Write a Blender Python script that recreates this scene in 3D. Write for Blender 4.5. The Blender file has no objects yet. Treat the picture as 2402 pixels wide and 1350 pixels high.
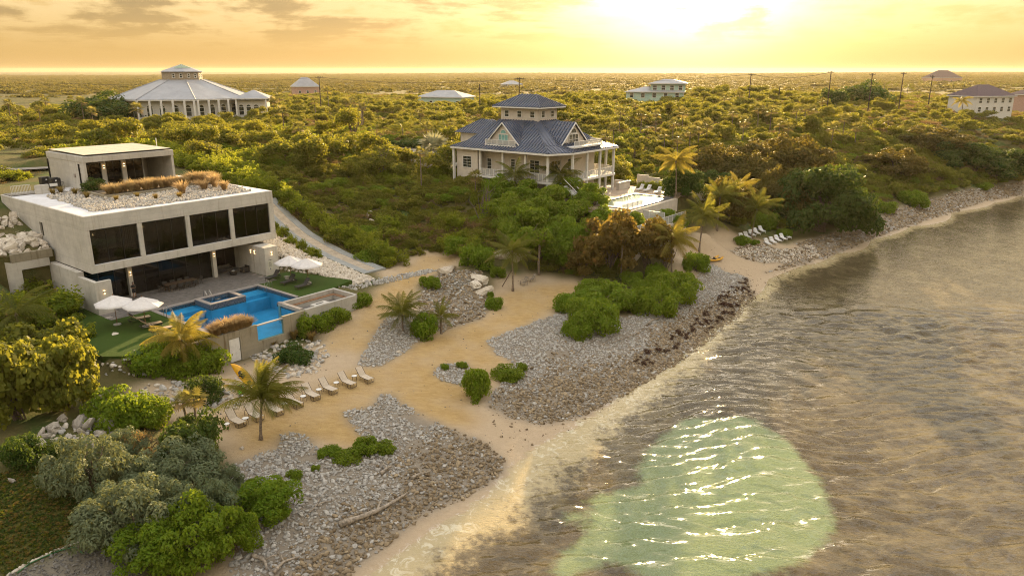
import bpy, bmesh, math, random
import numpy as np
from mathutils import Vector, Matrix
R = math.radians
sc = bpy.context.scene
COL = sc.collection
random.seed(7)
rng = np.random.default_rng(7)

# ------------------------------------------------------------------ camera
CF, CZ = 1750.0, 27.0                      # focal length in photo pixels, height above datum
TH = math.atan(510 / CF)                   # tilt below the horizon
cam_d = bpy.data.cameras.new('camera')
cam = bpy.data.objects.new('camera', cam_d)
COL.objects.link(cam)
cam_d.sensor_fit = 'HORIZONTAL'
cam_d.sensor_width = 36.0
cam_d.lens = 36.0 * CF / 2402
cam_d.clip_start, cam_d.clip_end = 0.5, 60000
cam.location = (0, 0, CZ)
cam.rotation_euler = (R(90) - TH, 0, 0)
sc.camera = cam

# ------------------------------------------------------------------ sun, sky, exposure
SUN_EL, SUN_AZ = R(12.0), R(12.8)           # azimuth measured from +Y towards +X
SD = Vector((math.sin(SUN_AZ) * math.cos(SUN_EL), math.cos(SUN_AZ) * math.cos(SUN_EL), math.sin(SUN_EL)))
sl = bpy.data.lights.new('sun', 'SUN')
sl.energy = 5.0
sl.angle = R(0.6)
sl.color = (1.0, 0.70, 0.34)
so = bpy.data.objects.new('sun', sl)
COL.objects.link(so)
so.rotation_euler = (-SD).to_track_quat('-Z', 'Y').to_euler()

sc.view_settings.view_transform = 'Standard'
sc.view_settings.look = 'None'
sc.view_settings.exposure = 1.42
sc.view_settings.gamma = 1.0
sc.cycles.use_denoising = True
sc.cycles.denoising_input_passes = 'RGB_ALBEDO_NORMAL'
sc.cycles.denoising_prefilter = 'NONE'
sc.cycles.filter_width = 1.05
sc.cycles.max_bounces = 7
sc.cycles.diffuse_bounces = 1
sc.cycles.glossy_bounces = 3
sc.cycles.transmission_bounces = 4
sc.cycles.transparent_max_bounces = 12
sc.cycles.volume_bounces = 0
sc.cycles.caustics_reflective = False
sc.cycles.caustics_refractive = False
sc.cycles.sample_clamp_indirect = 6.0

class NT:
    """tiny node-tree helper"""
    def __init__(s, nt):
        s.nt = nt
    def n(s, t, **kw):
        x = s.nt.nodes.new(t)
        for k, v in kw.items():
            if k.startswith('_'):
                x.inputs[k[1:].replace('__', ' ')].default_value = v
            else:
                setattr(x, k, v)
        return x
    def l(s, a, b):
        s.nt.links.new(a, b)
    def val(s, x, sock):
        if isinstance(x, (int, float)):
            sock.default_value = x
        elif isinstance(x, (tuple, list)):
            sock.default_value = (*x, 1.0) if len(sock.default_value) == 4 and len(x) == 3 else x
        else:
            s.l(x, sock)
    def math(s, op, a, b=0.0, c=None, clamp=False):
        m = s.n('ShaderNodeMath', operation=op, use_clamp=clamp)
        s.val(a, m.inputs[0]); s.val(b, m.inputs[1])
        if c is not None: s.val(c, m.inputs[2])
        return m.outputs[0]
    def mix(s, f, a, b, mode='MIX', clamp=False):
        m = s.n('ShaderNodeMix', data_type='RGBA', blend_type=mode, clamp_result=clamp)
        s.val(f, m.inputs[0]); s.val(a, m.inputs[6]); s.val(b, m.inputs[7])
        return m.outputs[2]
    def ramp(s, f, stops, interp='LINEAR'):
        r = s.n('ShaderNodeValToRGB')
        r.color_ramp.interpolation = interp
        e = r.color_ramp.elements
        while len(e) < len(stops): e.new(0.5)
        for k, (p, c) in enumerate(stops):
            e[k].position = p
            e[k].color = (*c, 1) if len(c) == 3 else c
        s.l(f, r.inputs[0])
        return r.outputs[0]
    def maprange(s, f, a, b, c=0.0, d=1.0, smooth=True):
        m = s.n('ShaderNodeMapRange', interpolation_type='SMOOTHSTEP' if smooth else 'LINEAR')
        s.val(f, m.inputs[0])
        for i, v in enumerate((a, b, c, d)): m.inputs[i + 1].default_value = v
        return m.outputs[0]
    def noise(s, vec, scale, detail=4.0, rough=0.55, dist=0.0):
        t = s.n('ShaderNodeTexNoise')
        if vec is not None: s.l(vec, t.inputs['Vector'])
        t.inputs['Scale'].default_value = scale
        t.inputs['Detail'].default_value = detail
        t.inputs['Roughness'].default_value = rough
        t.inputs['Distortion'].default_value = dist
        return t.outputs['Fac']

world = bpy.data.worlds.new('World')
sc.world = world
world.use_nodes = True
w = NT(world.node_tree)
world.node_tree.nodes.clear()
wo = w.n('ShaderNodeOutputWorld')
bg = w.n('ShaderNodeBackground')
w.l(bg.outputs[0], wo.inputs[0])
nish = w.n('ShaderNodeTexSky', sky_type='NISHITA', sun_disc=False, sun_elevation=SUN_EL, sun_rotation=SUN_AZ,
           air_density=1.2, dust_density=3.0, ozone_density=1.0)
tc = w.n('ShaderNodeTexCoord')
nrm = w.n('ShaderNodeVectorMath', operation='NORMALIZE')
w.l(tc.outputs['Generated'], nrm.inputs[0])
sep = w.n('ShaderNodeSeparateXYZ')
w.l(nrm.outputs[0], sep.inputs[0])
el = sep.outputs[2]
dt = w.n('ShaderNodeVectorMath', operation='DOT_PRODUCT')
w.l(nrm.outputs[0], dt.inputs[0])
dt.inputs[1].default_value = SD
dotp = dt.outputs['Value']
ang = w.math('ARCCOSINE', w.math('MINIMUM', dotp, 0.999999))
# thin veil of lit cloud: golden at the horizon, paler and more neutral overhead
veil = w.ramp(w.math('MAXIMUM', el, 0.0), [(0.0, (0.265, 0.165, 0.056)), (0.05, (0.27, 0.172, 0.060)), (0.15, (0.275, 0.190, 0.080)),
                                          (0.28, (0.50, 0.44, 0.335)), (0.45, (0.70, 0.695, 0.665)), (0.7, (0.75, 0.78, 0.83)), (1.0, (0.72, 0.78, 0.87))])
# clouds on a flat deck
inv = w.math('DIVIDE', 1.0, w.math('ADD', w.math('MAXIMUM', el, 0.0), 0.055))
cx = w.n('ShaderNodeCombineXYZ')
w.l(w.math('MULTIPLY', sep.outputs[0], inv), cx.inputs[0])
w.l(w.math('MULTIPLY', sep.outputs[1], inv), cx.inputs[1])
mpc = w.n('ShaderNodeMapping'); w.l(nrm.outputs[0], mpc.inputs[0]); mpc.inputs['Scale'].default_value = (4.2, 4.2, 11.5); mpc.inputs['Location'].default_value = (1.3, 0.4, 0.2)
n1 = w.noise(mpc.outputs[0], 1.0, 8, 0.60, 0.25)
n2 = w.noise(cx.outputs[0], 0.9, 6, 0.6, 0.2)
cl = w.math('ADD', w.math('MULTIPLY', n1, 0.75), w.math('MULTIPLY', n2, 0.25))
fade = w.maprange(el, 0.015, 0.075)
dark = w.math('MULTIPLY', w.maprange(cl, 0.485, 0.575), fade)
lite = w.math('MULTIPLY', w.math('MULTIPLY', w.maprange(cl, 0.40, 0.49), w.maprange(cl, 0.56, 0.49)), fade)
skyc = w.mix(w.math('MULTIPLY', dark, 0.90), veil, (0.150, 0.102, 0.048))
skyc = w.mix(w.math('MULTIPLY', lite, 0.55), skyc, (0.40, 0.30, 0.155))
# glow round the sun, dimmed by cloud in front of it
g1 = w.math('POWER', w.maprange(ang, 0.75, 0.0, 0, 1, False), 3.0)
g2 = w.math('POWER', w.maprange(ang, 0.30, 0.0, 0, 1, False), 2.2)
gl = w.math('ADD', w.math('MULTIPLY', g1, 0.11), w.math('MULTIPLY', g2, 0.75))
gl = w.math('MULTIPLY', gl, w.math('SUBTRACT', 1.0, w.math('MULTIPLY', dark, 0.72)))
glc = w.n('ShaderNodeVectorMath', operation='SCALE')
glc.inputs[0].default_value = (1.0, 0.86, 0.68)
w.l(gl, glc.inputs['Scale'])
core = w.math('MULTIPLY', w.math('POWER', w.maprange(ang, 0.22, 0.0, 0, 1, False), 1.8), w.math('SUBTRACT', 1.0, w.math('MULTIPLY', dark, 0.8)))
cor = w.n('ShaderNodeVectorMath', operation='SCALE'); cor.inputs[0].default_value = (0.95, 0.95, 0.92); w.l(core, cor.inputs['Scale'])
tot = w.mix(1.0, w.mix(1.0, skyc, glc.outputs[0], 'ADD'), cor.outputs[0], 'ADD')
# clear air behind the veil
nz = w.mix(1.0, nish.outputs[0], (0.006, 0.006, 0.006), 'MULTIPLY')
tot = w.mix(1.0, tot, nz, 'ADD')
w.l(tot, bg.inputs[0])
bg.inputs[1].default_value = 1.0

# ------------------------------------------------------------------ projection helpers (photo pixel -> place)
_c, _s = math.cos(TH), math.sin(TH)
def ray(u, v):
    x, y = (u - 1201) / CF, (675 - v) / CF
    return np.array([x, _c + y * _s, -_s + y * _c])
def at(u, v, z):
    d = ray(u, v); t = (z - CZ) / d[2]
    return Vector((d[0] * t, d[1] * t, z))
def proj(x, y, z):
    Z = z - CZ
    zc = y * _c - Z * _s; yc = y * _s + Z * _c
    zc = np.where(np.abs(zc) < 1e-3, 1e-3, zc)
    return 1201 + CF * x / zc, 675 - CF * yc / zc, zc

# ------------------------------------------------------------------ object helpers
def tag(o, label=None, cat=None, group=None, kind=None):
    if label: o['label'] = label
    if cat: o['category'] = cat
    if group: o['group'] = group
    if kind: o['kind'] = kind
    return o
def thing(name, label, cat, loc=(0, 0, 0), rotz=0.0, group=None):
    o = bpy.data.objects.new(name, None)
    COL.objects.link(o)
    o.location = loc; o.rotation_euler = (0, 0, rotz)
    o.empty_display_size = 0.3
    return tag(o, label, cat, group)
def link(name, me, parent=None, loc=(0, 0, 0), rot=(0, 0, 0), scl=(1, 1, 1)):
    o = bpy.data.objects.new(name, me)
    COL.objects.link(o)
    o.parent = parent
    o.location = loc; o.rotation_euler = rot; o.scale = scl
    return o
def copy_tree(o, parent=None):
    c = o.copy(); COL.objects.link(c); c.parent = parent
    for ch in list(o.children): copy_tree(ch, c)
    return c

class MB:
    """collects shapes into one mesh"""
    def __init__(s):
        s.v, s.f = [], []
    def add(s, v, f):
        b = len(s.v); s.v += [tuple(p) for p in v]; s.f += [tuple(i + b for i in q) for q in f]; return s
    def box(s, x0, x1, y0, y1, z0, z1):
        return s.add([(x0,y0,z0),(x1,y0,z0),(x1,y1,z0),(x0,y1,z0),(x0,y0,z1),(x1,y0,z1),(x1,y1,z1),(x0,y1,z1)],
                     [(3,2,1,0),(4,5,6,7),(0,1,5,4),(1,2,6,5),(2,3,7,6),(3,0,4,7)])
    def prism(s, poly, z0, z1):
        a = sum(poly[i][0]*poly[(i+1)%len(poly)][1]-poly[(i+1)%len(poly)][0]*poly[i][1] for i in range(len(poly)))
        if a < 0: poly = poly[::-1]
        n = len(poly)
        zz = lambda z, i: z[i] if isinstance(z, (list, tuple)) else z
        v = [(p[0], p[1], zz(z0, i)) for i, p in enumerate(poly)] + [(p[0], p[1], zz(z1, i)) for i, p in enumerate(poly)]
        return s.add(v, [tuple(range(n))[::-1], tuple(range(n, 2*n))] + [(i, (i+1)%n, n+(i+1)%n, n+i) for i in range(n)])
    def tube(s, path, r, n=6, cap=True):
        pts = [Vector(p) for p in path]
        rr = r if isinstance(r, (list, tuple)) else [r] * len(pts)
        v, f = [], []
        for i, p in enumerate(pts):
            d = (pts[min(i+1, len(pts)-1)] - pts[max(i-1, 0)]).normalized()
            a = d.orthogonal().normalized() if abs(d.z) > 0.9 else d.cross(Vector((0,0,1))).normalized()
            b = d.cross(a)
            for k in range(n):
                t = 2*math.pi*k/n
                v.append(p + (a*math.cos(t) + b*math.sin(t))*rr[i])
        for i in range(len(pts)-1):
            for k in range(n):
                f.append((i*n+k, i*n+(k+1)%n, (i+1)*n+(k+1)%n, (i+1)*n+k))
        if cap:
            f.append(tuple(range(n))); f.append(tuple(range((len(pts)-1)*n, len(pts)*n))[::-1])
        return s.add(v, f)
    def cyl(s, x, y, z0, z1, r, n=12, r1=None):
        return s.tube([(x,y,z0),(x,y,z1)], [r, r if r1 is None else r1], n)
    def mesh(s, name, mat, smooth=False, bevel=0.0):
        me = bpy.data.meshes.new(name)
        me.from_pydata(s.v, [], s.f)
        me.materials.append(mat)
        bm = bmesh.new(); bm.from_mesh(me)
        bmesh.ops.recalc_face_normals(bm, faces=bm.faces)
        if bevel:
            bmesh.ops.bevel(bm, geom=[e for e in bm.edges if len(e.link_faces) == 2 and e.calc_face_angle(0) > 0.6], offset=bevel, segments=1, affect='EDGES')
        bm.to_mesh(me); bm.free()
        if smooth: me.shade_smooth()
        return me
    def part(s, name, mat, parent=None, smooth=False, bevel=0.0, **kw):
        return link(name, s.mesh(name, mat, smooth, bevel), parent, **kw)
def npmesh(name, v, faces, mat, smooth=False, attrs=None):
    """mesh from numpy arrays; faces is (n, k)"""
    me = bpy.data.meshes.new(name)
    nv, (nf, k) = len(v), faces.shape
    me.vertices.add(nv); me.vertices.foreach_set('co', np.ascontiguousarray(v, dtype=np.float32).ravel())
    me.loops.add(nf * k); me.loops.foreach_set('vertex_index', np.ascontiguousarray(faces, dtype=np.int32).ravel())
    me.polygons.add(nf)
    me.polygons.foreach_set('loop_start', np.arange(0, nf * k, k, dtype=np.int32))
    me.polygons.foreach_set('loop_total', np.full(nf, k, dtype=np.int32))
    me.update(calc_edges=True)
    for an, arr in (attrs or {}).items():
        a = me.attributes.new(an, 'FLOAT', 'POINT'); a.data.foreach_set('value', np.ascontiguousarray(arr, dtype=np.float32))
    me.materials.append(mat)
    if smooth: me.shade_smooth()
    return me
def inpoly(x, y, poly):
    x = np.asarray(x, float); y = np.asarray(y, float)
    r = np.zeros(x.shape, bool); n = len(poly)
    for i in range(n):
        x0, y0 = poly[i][:2]; x1, y1 = poly[(i+1) % n][:2]
        if y0 == y1: continue
        r ^= ((y0 > y) != (y1 > y)) & (x < (x1 - x0) * (y - y0) / (y1 - y0) + x0)
    return r

# ------------------------------------------------------------------ materials
def newmat(name):
    m = bpy.data.materials.new(name); m.use_nodes = True
    t = NT(m.node_tree); b = m.node_tree.nodes['Principled BSDF']; o = m.node_tree.nodes['Material Output']
    return m, t, b, o
def objco(t):
    return t.n('ShaderNodeTexCoord').outputs['Object']
def geopos(t):
    return t.n('ShaderNodeNewGeometry').outputs['Position']
def bump(t, b, h, dist, strength=1.0):
    k = t.n('ShaderNodeBump'); k.inputs['Strength'].default_value = strength; k.inputs['Distance'].default_value = dist
    t.l(h, k.inputs['Height']); t.l(k.outputs[0], b.inputs['Normal']); return k
def simple(name, col, rough=0.6, metal=0.0, var=0.12, scale=3.0, bumpd=0.0, spec=0.4, dark=None):
    """painted / plain material with soft wear in its colour"""
    m, t, b, o = newmat(name)
    p = geopos(t)
    n = t.noise(p, scale, 6, 0.65)
    d = dark or tuple(c * (1 - 2.2 * var) for c in col)
    c = t.mix(t.maprange(n, 0.32, 0.68), d, tuple(min(1, x * (1 + 0.6 * var)) for x in col))
    t.l(c, b.inputs['Base Color'])
    b.inputs['Roughness'].default_value = rough; b.inputs['Metallic'].default_value = metal
    b.inputs['Specular IOR Level'].default_value = spec
    if bumpd: bump(t, b, t.noise(p, scale * 6, 4), bumpd, 0.6)
    return m
def concrete(name, col, boards=True, stain=0.5):
    m, t, b, o = newmat(name)
    p = objco(t)
    s = t.n('ShaderNodeSeparateXYZ'); t.l(p, s.inputs[0])
    # board marks: thin horizontal courses, each a slightly different tone
    zc = t.math('MULTIPLY', s.outputs[2], 5.2)
    fl = t.math('FLOOR', zc); fr = t.math('FRACT', zc)
    wn = t.n('ShaderNodeTexWhiteNoise', noise_dimensions='1D'); t.l(fl, wn.inputs['W'])
    n1 = t.noise(p, 0.55, 6, 0.62); n2 = t.noise(p, 3.5, 6, 0.7); 
    mp = t.n('ShaderNodeMapping'); t.l(p, mp.inputs[0]); mp.inputs['Scale'].default_value = (2.6, 2.6, 0.22)
    n3 = t.noise(mp.outputs[0], 1.0, 5, 0.6)
    c = t.mix(t.maprange(n1, 0.35, 0.7), col, tuple(x * 0.80 for x in col))
    if boards: c = t.mix(t.math('MULTIPLY', wn.outputs['Value'], 0.30), c, tuple(x * 0.72 for x in col))
    c = t.mix(t.math('MULTIPLY', t.maprange(n2, 0.5, 0.72), 0.35), c, tuple(x * 0.62 for x in col))
    c = t.mix(t.math('MULTIPLY', t.maprange(n3, 0.54, 0.72), stain), c, (col[0] * 0.50, col[1] * 0.44, col[2] * 0.34))
    t.l(c, b.inputs['Base Color'])
    b.inputs['Roughness'].default_value = 0.85; b.inputs['Specular IOR Level'].default_value = 0.25
    h = t.noise(p, 14, 4)
    if boards: h = t.math('ADD', h, t.math('MULTIPLY', t.math('LESS_THAN', fr, 0.07), -1.0))
    bump(t, b, h, 0.012, 0.7)
    return m
def leafmat(name, a, c, back, trans=0.45, rough=0.55, ovar=0.35, dead=None):
    """leaf: two tones picked per leaf, paler when lit through"""
    m, t, b, o = newmat(name)
    at_ = t.n('ShaderNodeAttribute', attribute_name='tint')
    oi = t.n('ShaderNodeObjectInfo')
    cc = t.mix(at_.outputs['Fac'], a, c)
    if dead: cc = t.mix(t.maprange(at_.outputs['Fac'], 0.90, 0.96, 0, 0.8), cc, dead)
    cc = t.mix(t.math('MULTIPLY', oi.outputs['Random'], ovar), cc, (c[0] * 1.0, c[1] * 0.66, c[2] * 0.7))
    t.l(cc, b.inputs['Base Color'])
    b.inputs['Roughness'].default_value = rough; b.inputs['Specular IOR Level'].default_value = 0.14
    tr = t.n('ShaderNodeBsdfTranslucent')
    t.l(t.mix(0.55, cc, back), tr.inputs['Color'])
    mx = t.n('ShaderNodeMixShader'); mx.inputs[0].default_value = trans
    t.l(b.outputs[0], mx.inputs[1]); t.l(tr.outputs[0], mx.inputs[2]); t.l(mx.outputs[0], o.inputs[0])
    return m
def glassmat(name, tint=(0.5, 0.52, 0.5), rough=0.02, boost=1.0):
    m, t, b, o = newmat(name)
    m.node_tree.nodes.remove(b)
    fr = t.n('ShaderNodeFresnel'); fr.inputs['IOR'].default_value = 1.5
    g = t.n('ShaderNodeBsdfGlossy'); g.inputs['Roughness'].default_value = rough
    tr = t.n('ShaderNodeBsdfTransparent'); tr.inputs['Color'].default_value = (*tint, 1)
    bf = t.n('ShaderNodeNewGeometry').outputs['Backfacing']
    mx = t.n('ShaderNodeMixShader'); t.l(t.math('MULTIPLY', t.math('MULTIPLY', fr.outputs[0], t.math('SUBTRACT', 1.0, bf)), boost, clamp=True), mx.inputs[0])
    t.l(tr.outputs[0], mx.inputs[1]); t.l(g.outputs[0], mx.inputs[2]); t.l(mx.outputs[0], o.inputs[0])
    return m
def watermat(name, tint, wave_scale, wave_d, rough=0.03, ior=1.33):
    m, t, b, o = newmat(name)
    m.node_tree.nodes.remove(b)
    p = geopos(t)
    mp = t.n('ShaderNodeMapping'); t.l(p, mp.inputs[0]); mp.inputs['Rotation'].default_value = (0, 0, R(18)); mp.inputs['Scale'].default_value = (0.55, 1.5, 1.0)
    h = t.noise(mp.outputs[0], wave_scale, 1.5, 0.45)
    k = t.n('ShaderNodeBump'); k.inputs['Distance'].default_value = wave_d; k.inputs['Strength'].default_value = 1.0
    t.l(h, k.inputs['Height'])
    fr = t.n('ShaderNodeFresnel'); fr.inputs['IOR'].default_value = ior; t.l(k.outputs[0], fr.inputs['Normal'])
    g = t.n('ShaderNodeBsdfGlossy'); g.inputs['Roughness'].default_value = rough; t.l(k.outputs[0], g.inputs['Normal'])
    tr = t.n('ShaderNodeBsdfTransparent'); tr.inputs['Color'].default_value = (*tint, 1)
    bf = t.n('ShaderNodeNewGeometry').outputs['Backfacing']
    mx = t.n('ShaderNodeMixShader'); t.l(t.math('MULTIPLY', fr.outputs[0], t.math('SUBTRACT', 1.0, bf)), mx.inputs[0])
    t.l(tr.outputs[0], mx.inputs[1]); t.l(g.outputs[0], mx.inputs[2]); t.l(mx.outputs[0], o.inputs[0])
    return m
def emit(name, col, s):
    m, t, b, o = newmat(name)
    b.inputs['Base Color'].default_value = (*col, 1); b.inputs['Emission Color'].default_value = (*col, 1); b.inputs['Emission Strength'].default_value = s
    return m
def rockmat(name, a, c, d, scale=1.2):
    """limestone: tone differs from stone to stone, with weathered dark patches"""
    m, t, b, o = newmat(name)
    p = objco(t); oi = t.n('ShaderNodeObjectInfo')
    cc = t.mix(oi.outputs['Random'], a, c)
    n = t.noise(geopos(t), scale * 4, 6, 0.7)
    cc = t.mix(t.maprange(n, 0.48, 0.72, 0, 0.75), cc, d)
    t.l(cc, b.inputs['Base Color']); b.inputs['Roughness'].default_value = 0.9; b.inputs['Specular IOR Level'].default_value = 0.2
    bump(t, b, t.noise(p, scale * 9, 5, 0.7), 0.06, 0.8)
    return m

M = {}
M['concrete'] = concrete('board_concrete', (0.60, 0.57, 0.51))
M['concrete_plain'] = concrete('plain_concrete', (0.46, 0.435, 0.39), False, 0.35)
M['stained'] = concrete('stained_concrete', (0.34, 0.30, 0.22), True, 0.9)
M['roof_white'] = simple('white_roof_coating', (0.66, 0.66, 0.68), 0.7, var=0.06, scale=0.8)
M['tile'] = simple('grey_porcelain', (0.19, 0.175, 0.16), 0.5, var=0.16, scale=2.2)
M['coping'] = simple('pool_coping', (0.33, 0.29, 0.26), 0.55, var=0.1, scale=2)
M['dark_frame'] = simple('dark_bronze_frame', (0.020, 0.019, 0.018), 0.4, 0.3)
M['glass'] = glassmat('tinted_glass', (0.16, 0.17, 0.165), 0.015, 1.1)
M['clear_glass'] = glassmat('clear_glass', (0.86, 0.90, 0.90), 0.02)
M['curtain'] = simple('grey_curtain', (0.22, 0.245, 0.235), 0.9, var=0.15, scale=1.5)
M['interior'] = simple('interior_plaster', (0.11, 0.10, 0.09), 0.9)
M['wood_dark'] = simple('dark_timber', (0.10, 0.062, 0.036), 0.6, var=0.2, scale=4)
M['wood_warm'] = simple('ipe_bench', (0.30, 0.155, 0.075), 0.55, var=0.2, scale=4)
M['white_paint'] = simple('white_paint', (0.74, 0.73, 0.70), 0.5, var=0.05)
M['cream'] = simple('cream_stucco', (0.60, 0.545, 0.475), 0.85, var=0.06, scale=1.2, bumpd=0.004)
M['canvas'] = simple('umbrella_canvas', (0.66, 0.635, 0.62), 0.9, var=0.04)
M['rattan'] = simple('dark_rattan', (0.050, 0.042, 0.036), 0.65, var=0.2, scale=12)
M['cushion'] = simple('charcoal_cushion', (0.062, 0.058, 0.054), 0.9, var=0.15, scale=6)
M['taupe_sling'] = simple('taupe_sling', (0.54, 0.46, 0.36), 0.8, var=0.06, scale=5)
M['tan_sling'] = simple('tan_sling', (0.45, 0.34, 0.22), 0.8, var=0.08, scale=5)
M['bronze'] = simple('bronze_tube', (0.085, 0.058, 0.040), 0.45, 0.2)
M['steel'] = simple('stainless', (0.62, 0.60, 0.57), 0.22, 0.9, var=0.03)
M['black'] = simple('black_plastic', (0.022, 0.021, 0.020), 0.5)
M['solar'] = simple('solar_cells', (0.60, 0.55, 0.44), 0.35, 0.0, var=0.05, scale=2, spec=0.6)
M['lamp'] = emit('lit_lamp', (1.0, 0.62, 0.28), 6.0)
M['skin'] = simple('skin', (0.36, 0.20, 0.13), 0.6, var=0.03)
M['yellow'] = simple('yellow_hull', (0.70, 0.36, 0.012), 0.35, var=0.08)
M['lime'] = simple('lime_hull', (0.07, 0.62, 0.035), 0.35, var=0.08)
M['trunk'] = simple('palm_trunk', (0.24, 0.185, 0.135), 0.9, var=0.25, scale=7, bumpd=0.03)
M['bark'] = simple('grey_bark', (0.20, 0.155, 0.12), 0.9, var=0.25, scale=6, bumpd=0.02)
M['drift'] = simple('driftwood', (0.36, 0.305, 0.24), 0.9, var=0.25, scale=5, bumpd=0.02)
M['pole'] = simple('weathered_pole', (0.085, 0.062, 0.046), 0.9, var=0.2)
M['asphalt'] = simple('pale_asphalt', (0.30, 0.27, 0.235), 0.9, var=0.12, scale=0.6)
M['tile_blue'] = simple('navy_mosaic', (0.028, 0.035, 0.060), 0.3, var=0.35, scale=9, dark=(0.16, 0.17, 0.19))
M['pool_plaster'] = simple('pool_plaster', (0.075, 0.36, 0.60), 0.5, var=0.08, scale=0.8)
M['pool_water'] = watermat('pool_water', (0.55, 0.86, 0.96), 1.6, 0.018, 0.02)
# ------------------------------------------------------------------ frames of the two near houses
VA, VAZ = (-42.08, 72.14), R(51.2)         # concrete villa: front-left roof corner, heading of its front
HA, HAZ = (5.53, 109.93), R(51.5)          # blue-roofed house
def frame(o, a):
    ca, sa = math.cos(a), math.sin(a)
    def f(x, y, z=0.0): return Vector((o[0] + ca * x - sa * y, o[1] + sa * x + ca * y, z))
    def inv(X, Y):
        dx, dy = np.asarray(X) - o[0], np.asarray(Y) - o[1]
        return ca * dx + sa * dy, -sa * dx + ca * dy
    return f, inv
vil, vil_inv = frame(VA, VAZ)
hou, hou_inv = frame(HA, HAZ)
SEA = -1.0

# ------------------------------------------------------------------ terrain height from surveyed points
ctl = []
def cp(u, v, z): p = at(u, v, z); ctl.append((p.x, p.y, z))
SHORE = [(860,1345),(930,1300),(1010,1245),(1095,1195),(1165,1140),(1205,1090),(1250,1050),(1330,1008),(1420,955),(1500,900),(1590,832),(1670,765),(1735,705),(1800,655),(1880,622),(1960,592),(2040,560),(2130,530),(2230,500),(2330,475),(2402,458)]
for u, v in SHORE: cp(u, v, SEA)
for u, v, z in [(1130,960,-.35),(1000,870,.2),(870,880,.5),(700,960,.6),(560,960,.8),(900,1000,.1),(830,1050,.1),(640,1060,.4),(700,1150,.1),(560,1200,.7),(620,1300,.0),(750,1240,-.3),
    (420,1200,1.2),(300,1100,1.7),(150,1180,1.9),(100,1000,2.6),(60,1330,1.3),(300,1330,.9),(330,920,1.6),(420,900,1.2),(250,960,2.0),
    (545,850,.7),(620,870,.75),(740,830,.95),(800,770,1.5),(850,740,1.9),(890,700,2.4),(950,660,2.7),(1000,615,2.9),(1060,598,3.2),(900,650,2.9),
    (1060,640,2.8),(1110,640,2.7),(1128,668,1.9),(1140,700,1.1),(1040,775,.6),(1000,720,1.5),(940,740,1.6),(900,830,.7),
    (1180,690,1.0),(1270,680,1.0),(1340,665,1.1),(1220,720,.7),(1100,800,.4),(1200,850,-.1),(1240,640,1.4),(1200,585,4.2),
    (1300,760,.45),(1400,800,.1),(1400,740,.7),(1500,740,.3),(1560,670,1.1),(1650,625,.6),(1700,590,.8),(1640,565,1.3),(1780,555,1.1),(1850,590,.2),(1950,560,.3),(2060,510,.6),(2200,470,.5),(2350,440,.4),
    (900,560,4.8),(900,500,6.8),(900,430,9.5),(900,375,11.6),(800,520,6.6),(740,450,9.6),(660,400,11.8),(1100,550,5.6),(1100,500,6.8),(1050,430,9.0),(1000,380,10.8),(1250,560,4.6),(1340,570,3.6),(1450,620,2.0),(1530,590,2.4),
    (1600,480,4.5),(1700,470,4.0),(1700,400,8.0),(1850,480,3.2),(1900,420,6.5),(2050,440,4.2),(2100,400,6.0),(2200,400,5.2),(2300,380,5.8),(1800,350,11),(2000,330,11.2),(2200,300,12.2),(1500,380,9.0),(1600,420,7.2),(2402,380,4.5),(2402,330,9.5)]:
    cp(u, v, z)
for x, y, z in [(-9,8,7.0),(-7,-2,4.0),(-6.5,-10,3.3),(-7.5,-16,2.4),(-4,-18,2.2),(0,-19,1.4),(-14,0,5.0),(-14,-12,3.6),(-22,-6,4.5),(-10,17,11.0),(-6,25,12.6),(10,32,12.8),(-20,20,12.5),(-30,5,8),
    (24,-3,4.4),(24,3,5.6),(24,9,7.2),(24,15,9.8),(24,22,12.0),(29,-8.5,3.0),(29,-1.6,3.9),(29,5.7,5.3),(29,10,7.0),(29,14,9.2),(29,20,11.3),(29,27,12.4),(34,-6,3.4),(34,4,5.6),(34,14,8.8),(34,26,11.8),(26,-12,2.9),
    (2,-17.5,.8),(8,-17.5,.75),(13,-18.5,.95),(17,-19,1.5),(21,-17,2.3)]:
    p = vil(x, y); ctl.append((p.x, p.y, z))
for x, y, z in [(-6,-2,8.0),(-6,10,9.2),(-6,20,10),(3,24,10.8),(14,26,11.5),(22,16,10.2),(20,0,8.6),(22,-8,8.2),(20,-16,6.0),(8,-17.5,4.6),(0,-16,5.2),(-4,-12,6.0),(14,-19,4.0),(4,-22,3.0)]:
    p = hou(x, y); ctl.append((p.x, p.y, z))
ctl += [(-130,120,13),(-90,150,13),(-60,200,13.5),(0,220,14),(80,230,14),(160,260,13.5),(-200,300,12),(0,320,13),(220,340,13),(-130,60,10),(-80,40,6),(-70,10,3),(-45,32,1.5),(-40,10,.3),
    (0,20,-2.2),(14,38,-2.2),(25,46,-2.4),(40,60,-2.6),(60,90,-2.6),(90,130,-2.6),(130,170,-2.4),(20,0,-4),(60,40,-4),(110,90,-4.5),(-10,-40,-5),(150,40,-7),(200,140,-6),(60,-60,-8),(250,0,-10),(300,200,-8),(180,215,-1),(240,262,-1),(175,240,6),(240,300,7)]
ctl = np.array(ctl)
_d = np.linalg.norm(ctl[:, None, :2] - ctl[None, :, :2], axis=2)
_n = len(ctl)
_A = np.zeros((_n + 1, _n + 1)); _A[:_n, :_n] = _d - 0.35 * np.eye(_n); _A[:_n, _n] = 1; _A[_n, :_n] = 1
_w = np.linalg.solve(_A, np.append(ctl[:, 2], 0))
def _rbf(X, Y):
    out = np.full(X.shape, _w[_n])
    for k in range(_n): out += _w[k] * np.hypot(X - ctl[k, 0], Y - ctl[k, 1])
    return out
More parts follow.
